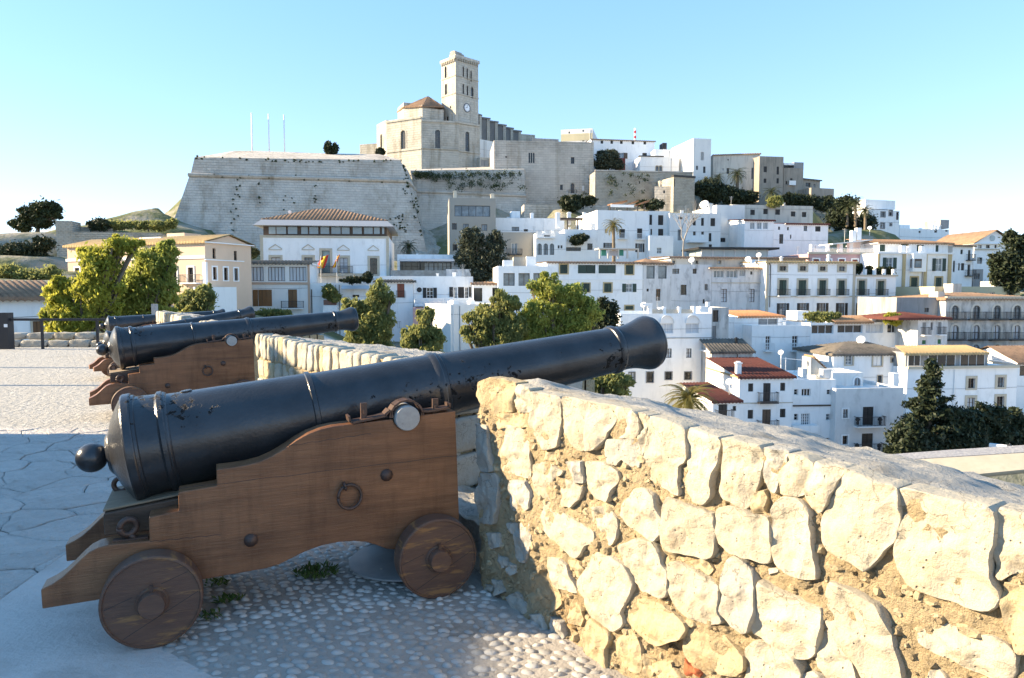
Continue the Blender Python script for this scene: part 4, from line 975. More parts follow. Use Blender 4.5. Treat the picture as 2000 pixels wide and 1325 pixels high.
    def window(s, side, a0, a1, z0, z1, pane, frame, cols, rows, shut, sur, balc, closed, arch, rev, hood, lab):
        xf = s.xf(side); W_ = a1 - a0; H_ = z1 - z0; t = min(.07, W_ * .1)
        if pane == 'd' and not closed and W_ < 3 and s.m not in (STONEW, STONEC): pane = random.Random(int(a0 * 991 + z0 * 77)).choice('ddddddlc')
        fb = MB(xf)
        fb.box(a0, a1, -rev - .03, -rev + .03, z0, z0 + t).box(a0, a1, -rev - .03, -rev + .03, z1 - t, z1).box(a0, a0 + t, -rev - .03, -rev + .03, z0 + t, z1 - t).box(a1 - t, a1, -rev - .03, -rev + .03, z0 + t, z1 - t)
        for k in range(1, cols): x = a0 + W_ * k / cols; fb.box(x - t * .5, x + t * .5, -rev - .028, -rev + .028, z0 + t, z1 - t)
        for k in range(1, rows): z = z0 + H_ * k / rows; fb.box(a0 + t, a1 - t, -rev - .02, -rev + .02, z - t * .35, z + t * .35)
        w_ = fb.build('window', frame, s.o)
        if lab: w_['label'] = lab
        MB(xf).box(a0 + t * .5, a1 - t * .5, -rev - .06, -rev - .035, z0 + t * .5, z1 - t * .5).build('pane', PANES[pane], w_)
        if closed:
            for k in range(2):
                c = MB(xf); x0 = a0 + W_ * (k * .5) + .02; x1 = x0 + W_ * .5 - .04
                c.box(x0, x1, -.12, -.09, z0 + .03, z1 - .03)
                nsl = max(3, int(H_ / .22))
                for j in range(nsl): z = z0 + .06 + (H_ - .12) * j / nsl; c.box(x0 + .05, x1 - .05, -.09, -.07, z, z + (H_ - .12) / nsl * .6)
                c.build('shutter', closed, w_)
        if shut:
            sw = W_ * .5 if shut[1] is None else shut[1]
            for k in (0, 1):
                x0, x1 = (a0 - sw, a0 - .01) if k == 0 else (a1 + .01, a1 + sw)
                c = MB(xf).box(x0, x1, .03, .065, z0, z1)
                nsl = max(3, int(H_ / .25))
                for j in range(nsl): z = z0 + .06 + (H_ - .12) * j / nsl; c.box(x0 + .06, x1 - .06, .065, .08, z, z + (H_ - .12) / nsl * .55)
                c.build('shutter', shut[0], w_)
        if sur:
            sm_, sw = sur if isinstance(sur, tuple) else (sur, .28)
            c = MB(xf); p = .07
            if arch:
                r_ = W_ / 2; ca = (a0 + a1) / 2; cz = z1 - r_; n_ = 10
                c.box(a0 - sw, a0, -.05, p, z0, cz).box(a1, a1 + sw, -.05, p, z0, cz)
                for k in range(n_):
                    t0, t1 = math.pi * k / n_, math.pi * (k + 1) / n_
                    f = lambda r2, th_: (ca + r2 * math.cos(th_), cz + r2 * math.sin(th_))
                    (xa, za), (xb, zb_), (xc, zc), (xd, zd) = f(r_, t0), f(r_ + sw, t0), f(r_ + sw, t1), f(r_, t1)
                    c.hexa([(xa, -.05, za), (xb, -.05, zb_), (xc, -.05, zc), (xd, -.05, zd), (xa, p, za), (xb, p, zb_), (xc, p, zc), (xd, p, zd)])
            else:
                c.box(a0 - sw, a0, -.05, p, z0 - sw * .7, z1 + sw).box(a1, a1 + sw, -.05, p, z0 - sw * .7, z1 + sw).box(a0, a1, -.05, p, z1, z1 + sw).box(a0, a1, -.05, p, z0 - sw * .7, z0)
            c.build('surround', sm_, w_)
        if hood: s.pediment(xf, a0, a1, z1 + hood[1], hood[0], w_)
        if balc: s.balcony(xf, a0 - balc[0], a1 + balc[0], z0, balc[1], balc[2] if len(balc) > 2 else IRONB, parent=w_)
    def pediment(s, xf, a0, a1, z, m, parent):
        g = .35; c = MB(xf); ca = (a0 + a1) / 2; h = .85; wd = .16
        c.box(a0 - g, a1 + g, -.02, .12, z, z + .12)
        for sg in (-1, 1):
            e = a0 - g if sg < 0 else a1 + g
            c.hexa([(e, -.02, z + .12), (ca, -.02, z + h), (ca, .12, z + h), (e, .12, z + .12), (e, -.02, z + .12 + wd), (ca, -.02, z + h + wd), (ca, .12, z + h + wd), (e, .12, z + .12 + wd)])
        c.build('pediment', m, parent)
    def balcony(s, xf, a0, a1, z, kind='iron', m=IRONB, dep=.7, h=1.0, parent=None):
        parent = parent or s.o
        if kind != 'rail':
            bl = MB(xf).box(a0, a1, -.02, dep, z - .16, z - .01).build('balcony', WTRIM if kind != 'dark' else m, parent)
            sub = s.o if parent is s.o else parent
        r_ = MB(xf)
        dd = dep - .04 if kind != 'rail' else .12
        if kind == 'solid': r_.box(a0, a1, dd - .1, dd + .02, z - .01, z + h); mm = WHITE
        else:
            mm = m; th_ = .028
            for zz in (z + h, z + .1): r_.box(a0, a1, dd - .03, dd + .03, zz - .03, zz + .02)
            nb = max(3, int((a1 - a0) / .16))
            for k in range(nb + 1): x = a0 + (a1 - a0) * k / nb; r_.box(x - th_ * .5, x + th_ * .5, dd - .012, dd + .012, z, z + h - .03)
            for x in (a0, a1): r_.box(x - .03, x + .03, 0, dd + .03, z + h - .03, z + h + .02)
            for x in (a0, a1):
                for k in range(1, 4): r_.box(x - .012, x + .012, dd * k / 4 - .012, dd * k / 4 + .012, z, z + h)
        r_.build('railing', mm, parent)
    def band(s, x0, y0, x1, y1, m=BEIGE, p=.1, name='cornice', side='F'):
        a0, z1 = s.uz(x0, y0, side); a1, z0 = s.uz(x0 if side == 'F' else x1, y1, side); a1 = s.uz(x1, y0, side)[0]
        if a0 > a1: a0, a1 = a1, a0
        return MB(s.xf(side)).box(a0, a1, -.1, p, z0, z1).build(name, m, s.o)
    def corner(s, m=BEIGE, wd=.35, p=.06, zlo=None):
        for a in (0, s.W - wd): MB().box(a - (.03 if a == 0 else 0), a + wd + (.03 if a else 0), -p, .1, zlo if zlo is not None else .1, s.H - .03).build('quoin', m, s.o)
    def box(s, x0, y0, x1, y1, y_in, depth, m=None, name='annex', nm_side='F'):
        """a box standing at distance y_in behind the front plane, sized in the photograph"""
        a0, z1 = s.uz(x0, y0, 'F', y_in); a1, z0 = s.uz(x1, y1, 'F', y_in)
        return MB().box(a0, a1, y_in, y_in + depth, z0, z1).build(name, m or s.m, s.o)
    def roof(s, kind='hip', m=T_BROWN, rise=2.0, over=.5, ridge=None, pitch=.42, z=None, x0=0.0, x1=None, y0=0.0, y1=None, fascia=None):
        H = s.H if z is None else z; W = s.W if x1 is None else x1; T = s.th if y1 is None else y1
        X0, X1, Y0, Y1 = x0 - over, W + over, y0 - over, T + over; mb = MB()
        if kind == 'hip':
            ry = (Y0 + Y1) / 2; run = (Y1 - Y0) / 2; ra, rb = ridge if ridge else (X0 + run, X1 - run)
            if ra > rb: ra = rb = (X0 + X1) / 2
            zt = H + rise; e = H + .05
            tiles(mb, (X0, Y0, e), (X1, Y0, e), (rb, ry, zt), (ra, ry, zt), pitch)
            tiles(mb, (X1, Y1, e), (X0, Y1, e), (ra, ry, zt), (rb, ry, zt), pitch)
            tiles(mb, (X0, Y1, e), (X0, Y0, e), (ra, ry, zt), (ra, ry, zt), pitch)
            tiles(mb, (X1, Y0, e), (X1, Y1, e), (rb, ry, zt), (rb, ry, zt), pitch)
        elif kind == 'gable':      # ridge along x
            ry = (Y0 + Y1) / 2; zt = H + rise; e = H + .05
            tiles(mb, (X0, Y0, e), (X1, Y0, e), (X1, ry, zt), (X0, ry, zt), pitch); tiles(mb, (X1, Y1, e), (X0, Y1, e), (X0, ry, zt), (X1, ry, zt), pitch)
            g = MB()
            for x in (x0 + .01, W - .01): MB().poly([(x, y0 + .01, H - .02), (x, T - .01, H - .02), (x, ry, zt - .12)]).build('gable', s.m, s.o)
        elif kind == 'gabley':     # ridge along y, gable towards the viewer
            rx = (X0 + X1) / 2; zt = H + rise; e = H + .05
            tiles(mb, (X0, Y1, e), (X0, Y0, e), (rx, Y0, zt), (rx, Y1, zt), pitch); tiles(mb, (X1, Y0, e), (X1, Y1, e), (rx, Y1, zt), (rx, Y0, zt), pitch)
            g = MB()
            for y in (y0 + .01, T - .01): MB().poly([(x0 + .01, y, H - .02), (W - .01, y, H - .02), (rx, y, zt - .12)]).build('gable', s.m, s.o)
        elif kind == 'shed':       # low at the front
            tiles(mb, (X0, Y0, H + .05), (X1, Y0, H + .05), (X1, Y1, H + rise), (X0, Y1, H + rise), pitch)
            g = MB()
            for x in (x0 + .01, W - .01): g.poly([(x, y0, H - .02), (x, T, H - .02), (x, T, H + rise - .05)])
            g.quad((x0, T, H), (W, T, H), (W, T, H + rise - .1), (x0, T, H + rise - .1)); g.build('gable', s.m, s.o)
        # thickness of the eaves
        ev = MB().box(X0 + .06, X1 - .06, Y0 + .06, Y1 - .06, H - .10, H + .04).build('eaves', fascia or WTRIM, s.o)
        r_ = mb.build('roof', m, s.o, smooth=True); s.lastroof = r_
        return r_
    def chimney(s, x0, y0, x1, y1, y_in=3.0, m=None, fr=None):
        a0, z1 = s.uz(x0, y0, 'F', y_in, fr=fr); a1, z0 = s.uz(x1, y1, 'F', y_in, fr=fr); w_ = a1 - a0
        c = MB().box(a0, a1, y_in, y_in + w_, z0 - 1.2, z1 - .25).box(a0 - .08, a1 + .08, y_in - .08, y_in + w_ + .08, z1 - .25, z1 - .12).box(a0 + w_ * .15, a1 - w_ * .15, y_in + w_ * .15, y_in + w_ * .85, z1 - .12, z1)
        return c.build('chimney', m or s.m, s.o)
    def dish(s, x, y, y_in=3.0, r_=.45):
        r_ *= .62
        a, z = s.uz(x, y, 'F', y_in); c = MB()
        ax = Vector((-.55, -.65, .5)).normalized()
        c.lathe([(0, 0.02), (.03, r_ * .5), (.12, r_), (.13, r_), (.05, r_ * .5), (.02, .0)], 14, (a, y_in, z), ax); c.tube([(a, y_in, z - 1.3), (a, y_in, z)], .04, 6)
        return c.build('satellite_dish', WTRIM, s.o, smooth=True)
    def antenna(s, x, y, y_in=4.0, h=2.5):
        a, z = s.uz(x, y, 'F', y_in); c = MB().tube([(a, y_in, z - h), (a, y_in, z)], .035, 5)
        for k in range(5): c.box(a - .5 + k * .06, a + .5 - k * .06, y_in + .0, y_in + .02, z - .15 - .16 * k, z - .12 - .16 * k)
        return c.build('antenna', mat('aerial_metal', (.4, .4, .4), rough=.4, metal=.6), s.o)
def tiles(mb, p0, p1, p2, p3, pitch):
    """corrugated tile surface: eave p0->p1, upper edge p3->p2"""
    p0, p1, p2, p3 = (Vector(p) for p in (p0, p1, p2, p3)); L_ = (p1 - p0).length; n_ = max(2, int(L_ / pitch)); nrm = (p1 - p0).cross(p3 - p0)
    if nrm.length < 1e-6: nrm = Vector((0, 0, 1))
    nrm.normalize()
    if nrm.z < 0: nrm = -nrm
    amp = pitch * .24; vs = []; fs = []; sub = 4; m_ = n_ * sub
    ex = (p1 - p0).normalized(); xa_, xb_ = (p3 - p0).dot(ex), (p2 - p0).dot(ex); up3 = (p3 - p0) - ex * xa_; hip = xa_ > .3 and xb_ < L_ - .3
    for i in range(m_ + 1):
        t = i / m_; a = p0.lerp(p1, t); c = p3.lerp(p2, t)
        if hip: x = L_ * t; k = min(1.0, x / xa_, (L_ - x) / (L_ - xb_)); c = a + up3 * max(k, .004)
        h = amp * abs(math.sin(math.pi * i / sub))
        vs += [a + nrm * (h - .5 * amp - .25), a + nrm * h, c + nrm * h]
    for i in range(m_): a = i * 3; fs += [(a, a + 3, a + 4, a + 1), (a + 1, a + 4, a + 5, a + 2)]
    mb.add(vs, fs)
# ================================================================== TOWN: buildings
# ---- left of the picture
b = Bld('big_white_house', 'large white house with a glazed top floor and broad hipped tile roof below the bastion', 'A', 300, 1410, 355, 720, 120, 122.5, th=20, m=WHITE, top='closed', cat='house')
b.corner(BEIGE, .45, .06); b.band(296, 352, 1414, 372, BEIGE, .08)
for (x0, y0, x1, y1, pn, hd) in ((395, 543, 475, 640, 'd', 1), (680, 543, 755, 640, 'd', 1), (985, 547, 1057, 680, 'd', 1), (1247, 550, 1312, 690, 'd', 1), (832, 485, 905, 680, 't', 0)):
    b.win(x0, y0, x1, y1, pane=pn, sur=(BEIGE, .4), cols=2 if hd else 1, rows=3 if hd else 1, hood=(BEIGE, 1.2) if hd else None, rev=.3)
a0, z0 = b.uz(810, 682); a1, _ = b.uz(1200, 682)
bl = MB().box(a0, a1, -1.0, 0, z0 - .5, z0).build('balcony', BEIGE, b.o)
b.balcony(b.xf('F'), a0, b.uz(1100, 680)[0], z0 + .02, 'rail', IRONB, h=1.2)
# glazed gallery
H = b.H; zg = b.uz(400, 270)[1]
MB().box(.35, b.W - .35, .9, b.th - .9, H, zg).build('gallery_frame', BFRAME, b.o)
for (x0, x1) in ((375, 435), (442, 525), (540, 622), (655, 713), (725, 803), (822, 897), (915, 995), (1005, 1073), (1100, 1178), (1197, 1272), (1283, 1333), (1353, 1372)):
    a0, zt_ = b.uz(x0, 278, 'F', .85); a1, zb_ = b.uz(x1, 342, 'F', .85); f_ = MB().box(a0 - .1, a1 + .1, .82, .90, zb_ - .1, zt_ + .1).build('gallery_window', BFRAME, b.o); MB().box(a0, a1, .79, .815, zb_, zt_).build('pane', mat('gallery_glass', (.20, .26, .30), (.26, .32, .36), scale=.3, rough=.06, spec=.9), f_)
a_r0 = b.uz(780, 130, 'F', 10)[0]; a_r1 = b.uz(960, 130, 'F', 10)[0]
rz_ = b.uz(870, 130, 'F', 10)[1]
ov = MB().hexa([(-.9, -1.0, zg), (b.W + .9, -1.0, zg), (b.W + .9, b.th + 1, zg), (-.9, b.th + 1, zg), (.2, .1, zg + 1.0), (b.W - .2, .1, zg + 1.0), (b.W - .2, b.th, zg + 1.0), (.2, b.th, zg + 1.0)]).build('eaves', mat('zinc_eaves', (.33, .34, .36), rough=.5), b.o)
b.roof('hip', T_BROWN, rz_ - zg - 1.0, over=-.2, ridge=(a_r0, a_r1), pitch=.62, z=zg + 1.0)
b.chimney(543, 138, 565, 165, 8)
for (x0, y0, sgn, lab) in ((820, 552, 1, 'yellow and red flag hanging before the teal glass door'), (958, 548, 1, 'furled yellow and red flag beside the balcony door')):
    p = P(*q('A', x0, y0), 118.5); f_ = thing('flag', lab, 'flag', p, 0, 'flags on the white house')
    MB().tube([(-.1, .6, -6.8), (.1, -.2, .4)], .045, 6).build('flag_pole', WTRIM, f_)
    red = mat('flag_red', (.5, .03, .02), rough=.8); yel = mat('flag_yellow', (.75, .42, .02), rough=.8)
    wdt = 1.3 if lab.startswith('yellow') else .5
    for (k0, k1, m_) in ((0, .25, red), (.25, .75, yel), (.75, 1, red)):
        mb = MB(); n_ = 8
        for i in range(n_ + 1):
            for kk in (k0, k1):
                t = i / n_; x = .1 + kk * wdt - t * .8; mb.v.append((x, .15 * math.sin(6 * kk + 3 * t), .1 - t * 1.7 + kk * .5 * (1 - t)))
        for i in range(n_): a = 2 * i; mb.f.append((a, a + 1, a + 3, a + 2))
        o_ = mb.build('stripe', m_, f_, smooth=True); md = o_.modifiers.new('thick', 'SOLIDIFY'); md.thickness = .03

b = Bld('annex_house', 'white house with three glazed gallery windows and brown shutters beside the orange house', 'A', 150, 725, 592, 1100, 104, 105.5, th=11, m=WHITE2, top='closed')
for (x0, x1) in ((180, 332), (368, 516), (552, 700)): b.win(x0, 625, x1, 748, pane='c', frame=BFRAME, cols=5, rows=1)
b.band(146, 757, 729, 778, mat('trim_peach', (.52, .36, .26), rough=.85), .1); b.corner(mat('trim_peach', (.52, .36, .26)), .3, .05)
b.win(283, 822, 358, 965, closed=BROWN, shut=(BROWN, .75)); b.win(540, 820, 622, 980, closed=BROWN, balc=(.9, 'iron'))
b.roof('shed', T_DARK, .8, .45, pitch=.5)

b = Bld('terrace_house', 'white house with a roof terrace, plants and an awning behind the tall narrow tree', 'A', 732, 1310, 765, 1100, 106, th=9, m=WHITE)
b.win(1097, 866, 1155, 888, cols=1, rows=1); b.box(842, 958, 962, 1090, -1.6, 1.8, WHITE, 'bay'); 
a0, z0 = b.uz(848, 955, 'F', -1.6); a1, z1 = b.uz(955, 905, 'F', -1.6)
MB().box(a0, a1, -1.6, -1.1, z0, z1 - .1).build('planter', mat('planter_terracotta', (.22, .12, .09), rough=.8), b.o)
MB().tube([(b.uz(745, 820)[0], -.08, b.uz(745, 1090)[1]), (b.uz(745, 820)[0], -.08, b.uz(745, 820)[1])], .07, 6).build('drain_pipe', BFRAME, b.o)
aw = MB(); a0, z0 = b.uz(1000, 815, 'F', -1.2); a1, _ = b.uz(1240, 815, 'F', -1.2); zt_ = b.uz(1000, 785)[1]
aw.hexa([(a0, -1.4, z0 - .05), (a1, -1.4, z0 - .05), (a1, 0, zt_ - .05), (a0, 0, zt_ - .05), (a0, -1.4, z0), (a1, -1.4, z0), (a1, 0, zt_), (a0, 0, zt_)]); aw.build('awning', CURT, b.o)

b = Bld('orange_house', 'orange house with white trim and gabled roof behind the yellow green trees', 'L', 510, 1560, 398, 760, 101, 91, th=12, m=ORANGE, top='closed', sink=1)
cnr = b.A + b.u * b.W
pR = P(*q('L', 1855, 425), 96); b.th = max(8, (Vector((pR.x, pR.y, 0)) - Vector((cnr.x, cnr.y, 0))).dot(b.n))
b.win(1430, 556, 1476, 672, cols=2, rows=3, sur=(WTRIM, .2), balc=(1.1, 'iron')); b.win(1310, 556, 1350, 672, cols=2, rows=3, sur=(WTRIM, .2)); b.win(570, 560, 610, 640, sur=(WTRIM, .2))
b.band(505, 492, 1562, 512, WTRIM, .12); b.band(505, 395, 1562, 405, WTRIM, .15)
b.band(1560, 492, 1855, 515, WTRIM, .12, side='R')
for (x0, y0, x1, y1) in ((1617, 410, 1643, 490), (1780, 430, 1806, 505)): b.win(x0, y0, x1, y1, side='R', cols=1, rows=2, closed=None)
for (x0, y0, x1, y1) in ((1618, 553, 1650, 650), (1702, 557, 1735, 655), (1781, 562, 1812, 657)): b.win(x0, y0, x1, y1, side='R', cols=2, rows=3, sur=(WTRIM, .18))
MB().box(b.W - .45, b.W + .05, -.06, .3, .1, b.uz(1560, 515)[1]).build('quoin', WTRIM, b.o)
# gabled: ridge runs along the long front
b.roof('gable', T_OCH, 1.15, .4, pitch=.5)
bx = b.box(1270, 298, 1405, 345, 6, 3, ORANGE, 'roof_house'); b.box(1058, 330, 1225, 400, 3, 3, WTRIM, 'lantern')

b = Bld('low_white_house', 'low white house with dark tile roof and one brown window behind the railing', 'L', -330, 430, 792, 1140, 46, 50, th=10, m=WHITE, top='closed', ext=5)
b.win(247, 966, 322, 1086, closed=BROWN, sur=(BEIGE, .12)); b.win(-60, 966, 0, 1086, closed=BROWN, sur=(BEIGE, .12)); b.roof('gable', T_BROWN, 1.2, .5, pitch=.4, fascia=mat('eaves_brown', (.2, .15, .11)))

b = Bld('blue_white_shed', 'plain white lean-to wall between the orange house and the gallery house', 'L', 1480, 1800, 705, 900, 86, 88, th=6, m=WHITE); b.win(1430, 700, 1480, 780)
# ---- middle
b = Bld('red_shutter_house', 'white house with red brown balcony door left of the long balustrade', 'B', -20, 276, 786, 1330, 107, th=9, m=WHITE, top='closed')
b.win(147, 806, 207, 918, closed=mat('shutter_red', (.24, .07, .035), rough=.5), balc=(.1, 'rail')); b.roof('shed', T_DARK, .35, .5, pitch=.45)
b.win(150, 1110, 180, 1165, closed=WTRIM); b.win(20, 860, 70, 960)
b = Bld('balustrade_house', 'white house with dark shutters above a white balustrade', 'B', 279, 762, 746, 1020, 108.5, th=9, m=WHITE)
b.win(385, 838, 440, 930, frame=WFRAME, rows=3, shut=(DARK, .55)); b.win(604, 835, 632, 930, frame=WFRAME, rows=3); b.win(640, 832, 690, 930, closed=DARK); b.win(697, 835, 724, 930, frame=WFRAME, rows=3)
for (xa, xb) in ((570, 600), (728, 746)): a0, z0 = b.uz(xa, 912); a1, z1 = b.uz(xb, 832); MB().box(a0, a1, -.08, -.03, z0, z1).build('shutter', DARK, b.o)
a, z = b.uz(327, 855); MB().lathe([(0, .38), (.06, .38), (.07, .3), (.07, 0)], 20, (a, -.02, z), (0, -1, 0)).build('oval_plaque', DARK, b.o)
a0, z0 = b.uz(287, 962, 'F', -1.8); a1, z1 = b.uz(765, 925, 'F', -1.8)
MB().box(a0, a1, -1.9, 0, z0 - .5, z0 - .1).build('balcony', WHITE, b.o); MB().box(a0, a1, -1.9, -1.7, z1 - .12, z1 + .06).build('balustrade_rail', WTRIM, b.o)
nb = 46; bm = MB().lathe([(0, .06), (.1, .09), (.3, .11), (.55, .05), (.8, .08), (z1 - z0 - .02, .06)], 8, (0, 0, 0), (0, 0, 1)).mesh('baluster', WTRIM, True)
for k in range(nb):
    if k % 12 in (10,): MB().box(a0 + (a1 - a0) * (k + .1) / nb, a0 + (a1 - a0) * (k + .9) / nb, -1.92, -1.68, z0 - .1, z1 + .1).build('pier', WTRIM, b.o)
    else: link('baluster', bm, b.o, (a0 + (a1 - a0) * (k + .5) / nb, -1.8, z0 - .1))
b = Bld('pink_house', 'old pink walled house below the white balustrade', 'B', 275, 575, 1000, 1340, 102, th=6, m=plaster('plaster_oldrose', (.42, .30, .31), dirt=(.34, .26, .27))); b.win(440, 1026, 462, 1090); b.win(560, 1020, 572, 1080)
b = Bld('blank_house', 'blank pale house side with a small roof terrace between two trees', 'B', 578, 985, 972, 1340, 97, 101, th=9, m=WHITE2)
b.box(600, 938, 640, 975, .3, 1, WHITE, 'chimney'); b.box(740, 940, 775, 975, 2, 1, WHITE, 'parapet_block')
b = Bld('tile_eave_house', 'low white house with two dark doors and a short tile eave', 'B', 762, 1010, 806, 1100, 107, th=8, m=WHITE, top='closed'); b.win(767, 840, 837, 950, cols=1, rows=1); b.win(918, 838, 985, 940, cols=2, rows=1); b.roof('shed', T_BROWN, .35, .4, pitch=.45)
b = Bld('picture_window_house', 'white house with three wide picture windows above the trees', 'B', 963, 1420, 662, 1000, 106, th=10, m=WHITE)
for x in (1008, 1130, 1250): b.win(x, 720, x + 91, 822, pane='l', frame=BFRAME, cols=2, rows=1, rev=.4)
b.box(1010, 615, 1085, 662, 1.5, 2, WHITE, 'roof_hut'); b.box(1090, 590, 1190, 662, 3, 2, TAN, 'roof_room'); b.box(1195, 585, 1270, 662, 2.2, 1, WHITE, 'screen')
b = Bld('olive_terrace_bar', 'white terrace bar with a black framed glass front below the dark olive tree', 'B', 148, 660, 568, 790, 124, th=9, m=WHITE)
b.win(170, 628, 588, 745, pane='d', frame=DARK, cols=9, rows=1, rev=1.2 if False else .25); 
for (xa, xb) in ((372, 400), (405, 440), (450, 475), (482, 512), (520, 545), (550, 578)): a0, z0 = b.uz(xa, 735, 'F', .1); a1, z1 = b.uz(xb, 640, 'F', .1); MB().box(a0, a1, .1, .14, z0, z1).build('glass_door', PANEL_, b.o)
a0, z0 = b.uz(165, 622, 'F', -2.5); a1, z1 = b.uz(610, 606, 'F', -2.5); MB().box(a0, a1, -2.6, -.05, z0, z1).build('awning', mat('awning_grey', (.5, .52, .55), rough=.8), b.o)
for x in (175, 330, 585): a, z = b.uz(x, 620, 'F', -2.5); MB().box(a - .06, a + .06, -2.56, -2.44, z - 4.2, z - .05).build('awning_post', DARK, b.o)
a0, z0 = b.uz(95, 742, 'F', -4); a1, z1 = b.uz(545, 698, 'F', -4); MB().box(a0, a1, -4.05, -3.98, z0, z1).build('glass_rail', PANEL_, b.o); MB().box(a0 - 2, b.W, -4.2, 0, z0 - 3, z0 - .03).build('terrace_deck', WHITE, b.o)
b.box(545, 688, 745, 745, -3.6, 3, WORN, 'store_hut')
b = Bld('tan_house', 'tall tan house with a recessed loggia and two chimneys under the rear bastion wall', 'B', 568, 945, 110, 660, 140, 141, th=15, m=TAN)
b.win(612, 172, 900, 262, pane='l', frame=DARK, cols=5, rows=1, rev=.28)
for t in ((592, 316, 630, 368), (680, 320, 727, 360), (830, 325, 877, 378), (597, 486, 633, 536)): b.win(*t, cols=2, rows=1, pane='d')
b.win(548, 172, 560, 232, side='L', cols=1, rows=1)
b.chimney(603, 52, 630, 112, 4, mat('chimney_cream', (.6, .55, .45))); b.chimney(905, 75, 934, 128, 4, mat('chimney_cream', (.6, .55, .45)))
b = Bld('tan_wing', 'lower tan wing with one iron balcony right of the dark olive tree', 'B', 955, 1272, 388, 660, 136, th=10, m=TAN); b.win(1072, 476, 1118, 568, cols=2, rows=1, pane='l', frame=WFRAME, balc=(.9, 'dark')); b.win(1030, 602, 1060, 632); b.win(1120, 602, 1150, 620)
b = Bld('long_white_house', 'long white house with stepped parapet right of the tall tan house', 'B', 945, 1500, 272, 450, 145, th=10, m=WHITE); b.win(1075, 345, 1135, 380, pane='l', cols=2, rows=1); b.win(1172, 364, 1206, 384)
b.box(1072, 218, 1142, 272, 4, 3, WHITE, 'stair_house'); b.chimney(1228, 232, 1252, 275, 3); b.chimney(1434, 228, 1465, 285, 3)
b = Bld('triple_arch_house', 'white house with three arched doors and a roof balcony', 'B', 1270, 1515, 396, 700, 133, th=9, m=WHITE)
for x in (1283, 1333, 1383): b.win(x, 480, x + 35, 572, arch=True, cols=2, rows=1, frame=DARK, pane='l')
b.win(1335, 370 + 40, 1385, 428); b.balcony(b.xf('F'), *[b.uz(x, 430)[0] for x in (1278, 1420)], b.uz(1278, 432)[1], 'iron', WTRIM, dep=.5)
b.win(1447, 495, 1462, 520); b.win(1470, 495, 1485, 520)
# ---- right, upper rows
b = Bld('palm_house', 'white house with two balcony windows behind the sunlit palm', 'C', 470, 918, 842, 1260, 135, 137, th=14, m=WHITE)
b.win(662, 1005, 710, 1088, closed=DARK, balc=(.35, 'iron', WTRIM)); b.win(815, 1000, 859, 1092, closed=DARK, balc=(.35, 'iron', WTRIM)); b.win(537, 1125, 598, 1168, pane='l', shut=(DARK, .3)); b.win(812, 1130, 862, 1205, pane='l', shut=(DARK, .3)); b.win(535, 1005, 560, 1040)
for k, (x0, x1) in enumerate(((585, 715), (735, 812), (828, 903))): a0, z0 = b.uz(x0, 790, 'F', 4); a1, z1 = b.uz(x1, 772, 'F', 4); MB().hexa([(a0, 3, z0 - .1), (a1, 3, z1 - .1), (a1, 6, z1 - .1), (a0, 6, z0 - .1), (a0, 3, z0 + .05), (a1, 3, z1 + .25), (a1, 6, z1 + .25), (a0, 6, z0 + .05)]).build('pergola_panel', mat('pergola_wood', (.30, .14, .06), rough=.7), b.o)
for x in (582, 730, 820, 876): a, z = b.uz(x, 795, 'F', 3); MB().box(a - .08, a + .08, 3, 3.16, z - 2.2, z).build('pergola_post', BFRAME, b.o)
a0, z0 = b.uz(585, 815, 'F', 3); a1, z1 = b.uz(785, 798, 'F', 3); MB().box(a0, a1, 2.9, 3.0, z0, z1).build('pergola_screen', WTRIM, b.o)
b = Bld('palm_house_wing', 'low white wing with a small window right of the palm house', 'C', 920, 1128, 1062, 1260, 134.5, th=8, m=WHITE); b.win(985, 1166, 1026, 1218, pane='l', frame=WFRAME)
b = Bld('narrow_grey_house', 'narrow grey white house with four dark shuttered windows', 'C', 912, 1095, 850, 1200, 140, th=10, m=WHITE2)
for t in ((921, 883, 943, 970), (996, 886, 1040, 972), (930, 1004, 943, 1056), (996, 1004, 1040, 1084)): b.win(*t, closed=DARK)
b = Bld('bare_tree_house', 'pale house with small square windows behind the bare tree', 'C', 1096, 1538, 866, 1230, 139, th=10, m=WHITE2)
for t in ((1170, 903, 1208, 921), (1295, 908, 1320, 975), (1367, 910, 1390, 978), (1448, 912, 1487, 981), (1433, 1041, 1455, 1113), (1433, 1138, 1460, 1160)): b.win(*t, closed=DARK)
for t in ((1297, 1026, 1320, 1061), (1368, 1027, 1391, 1054), (1165, 1010, 1200, 1103)): b.win(*t, cols=2, rows=1)
a0, z0 = b.uz(1236, 1126); a1, z1 = b.uz(1396, 1106); MB().box(a0, a1, -1.8, 0, z0, z1).build('balcony', WTRIM, b.o); b.dish(1395, 795, 2, 1.5); b.chimney(1440, 783, 1467, 860, 2)
b = Bld('garden_wall_house', 'white terrace wall with a round shrub left of the palm house', 'C', 188, 475, 1008, 1290, 134, th=6, m=WHITE, par=.5); b.win(385, 1130, 430, 1185); b.win(195, 1162, 330, 1196, cols=3, rows=1)
a0, z0 = b.uz(150, 915); 
for x in (215, 300, 340): a, z = b.uz(x, 915, 'F', 2); MB().box(a - .1, a + .1, 2, 2.2, z - 3.2, z).build('pergola_post', BFRAME, b.o)
a0, z0 = b.uz(150, 922, 'F', 2); a1, z1 = b.uz(345, 910, 'F', 2); MB().box(a0, a1, 1.8, 4.2, z0, z1).build('pergola_beam', BFRAME, b.o)
b.chimney(118, 862, 150, 940, 2); b.chimney(215, 858, 245, 912, 4)
b = Bld('cream_top_house', 'long cream upper storey with six dark square windows', 'D', 135, 832, 617, 800, 150, 153, th=12, m=CREAM)
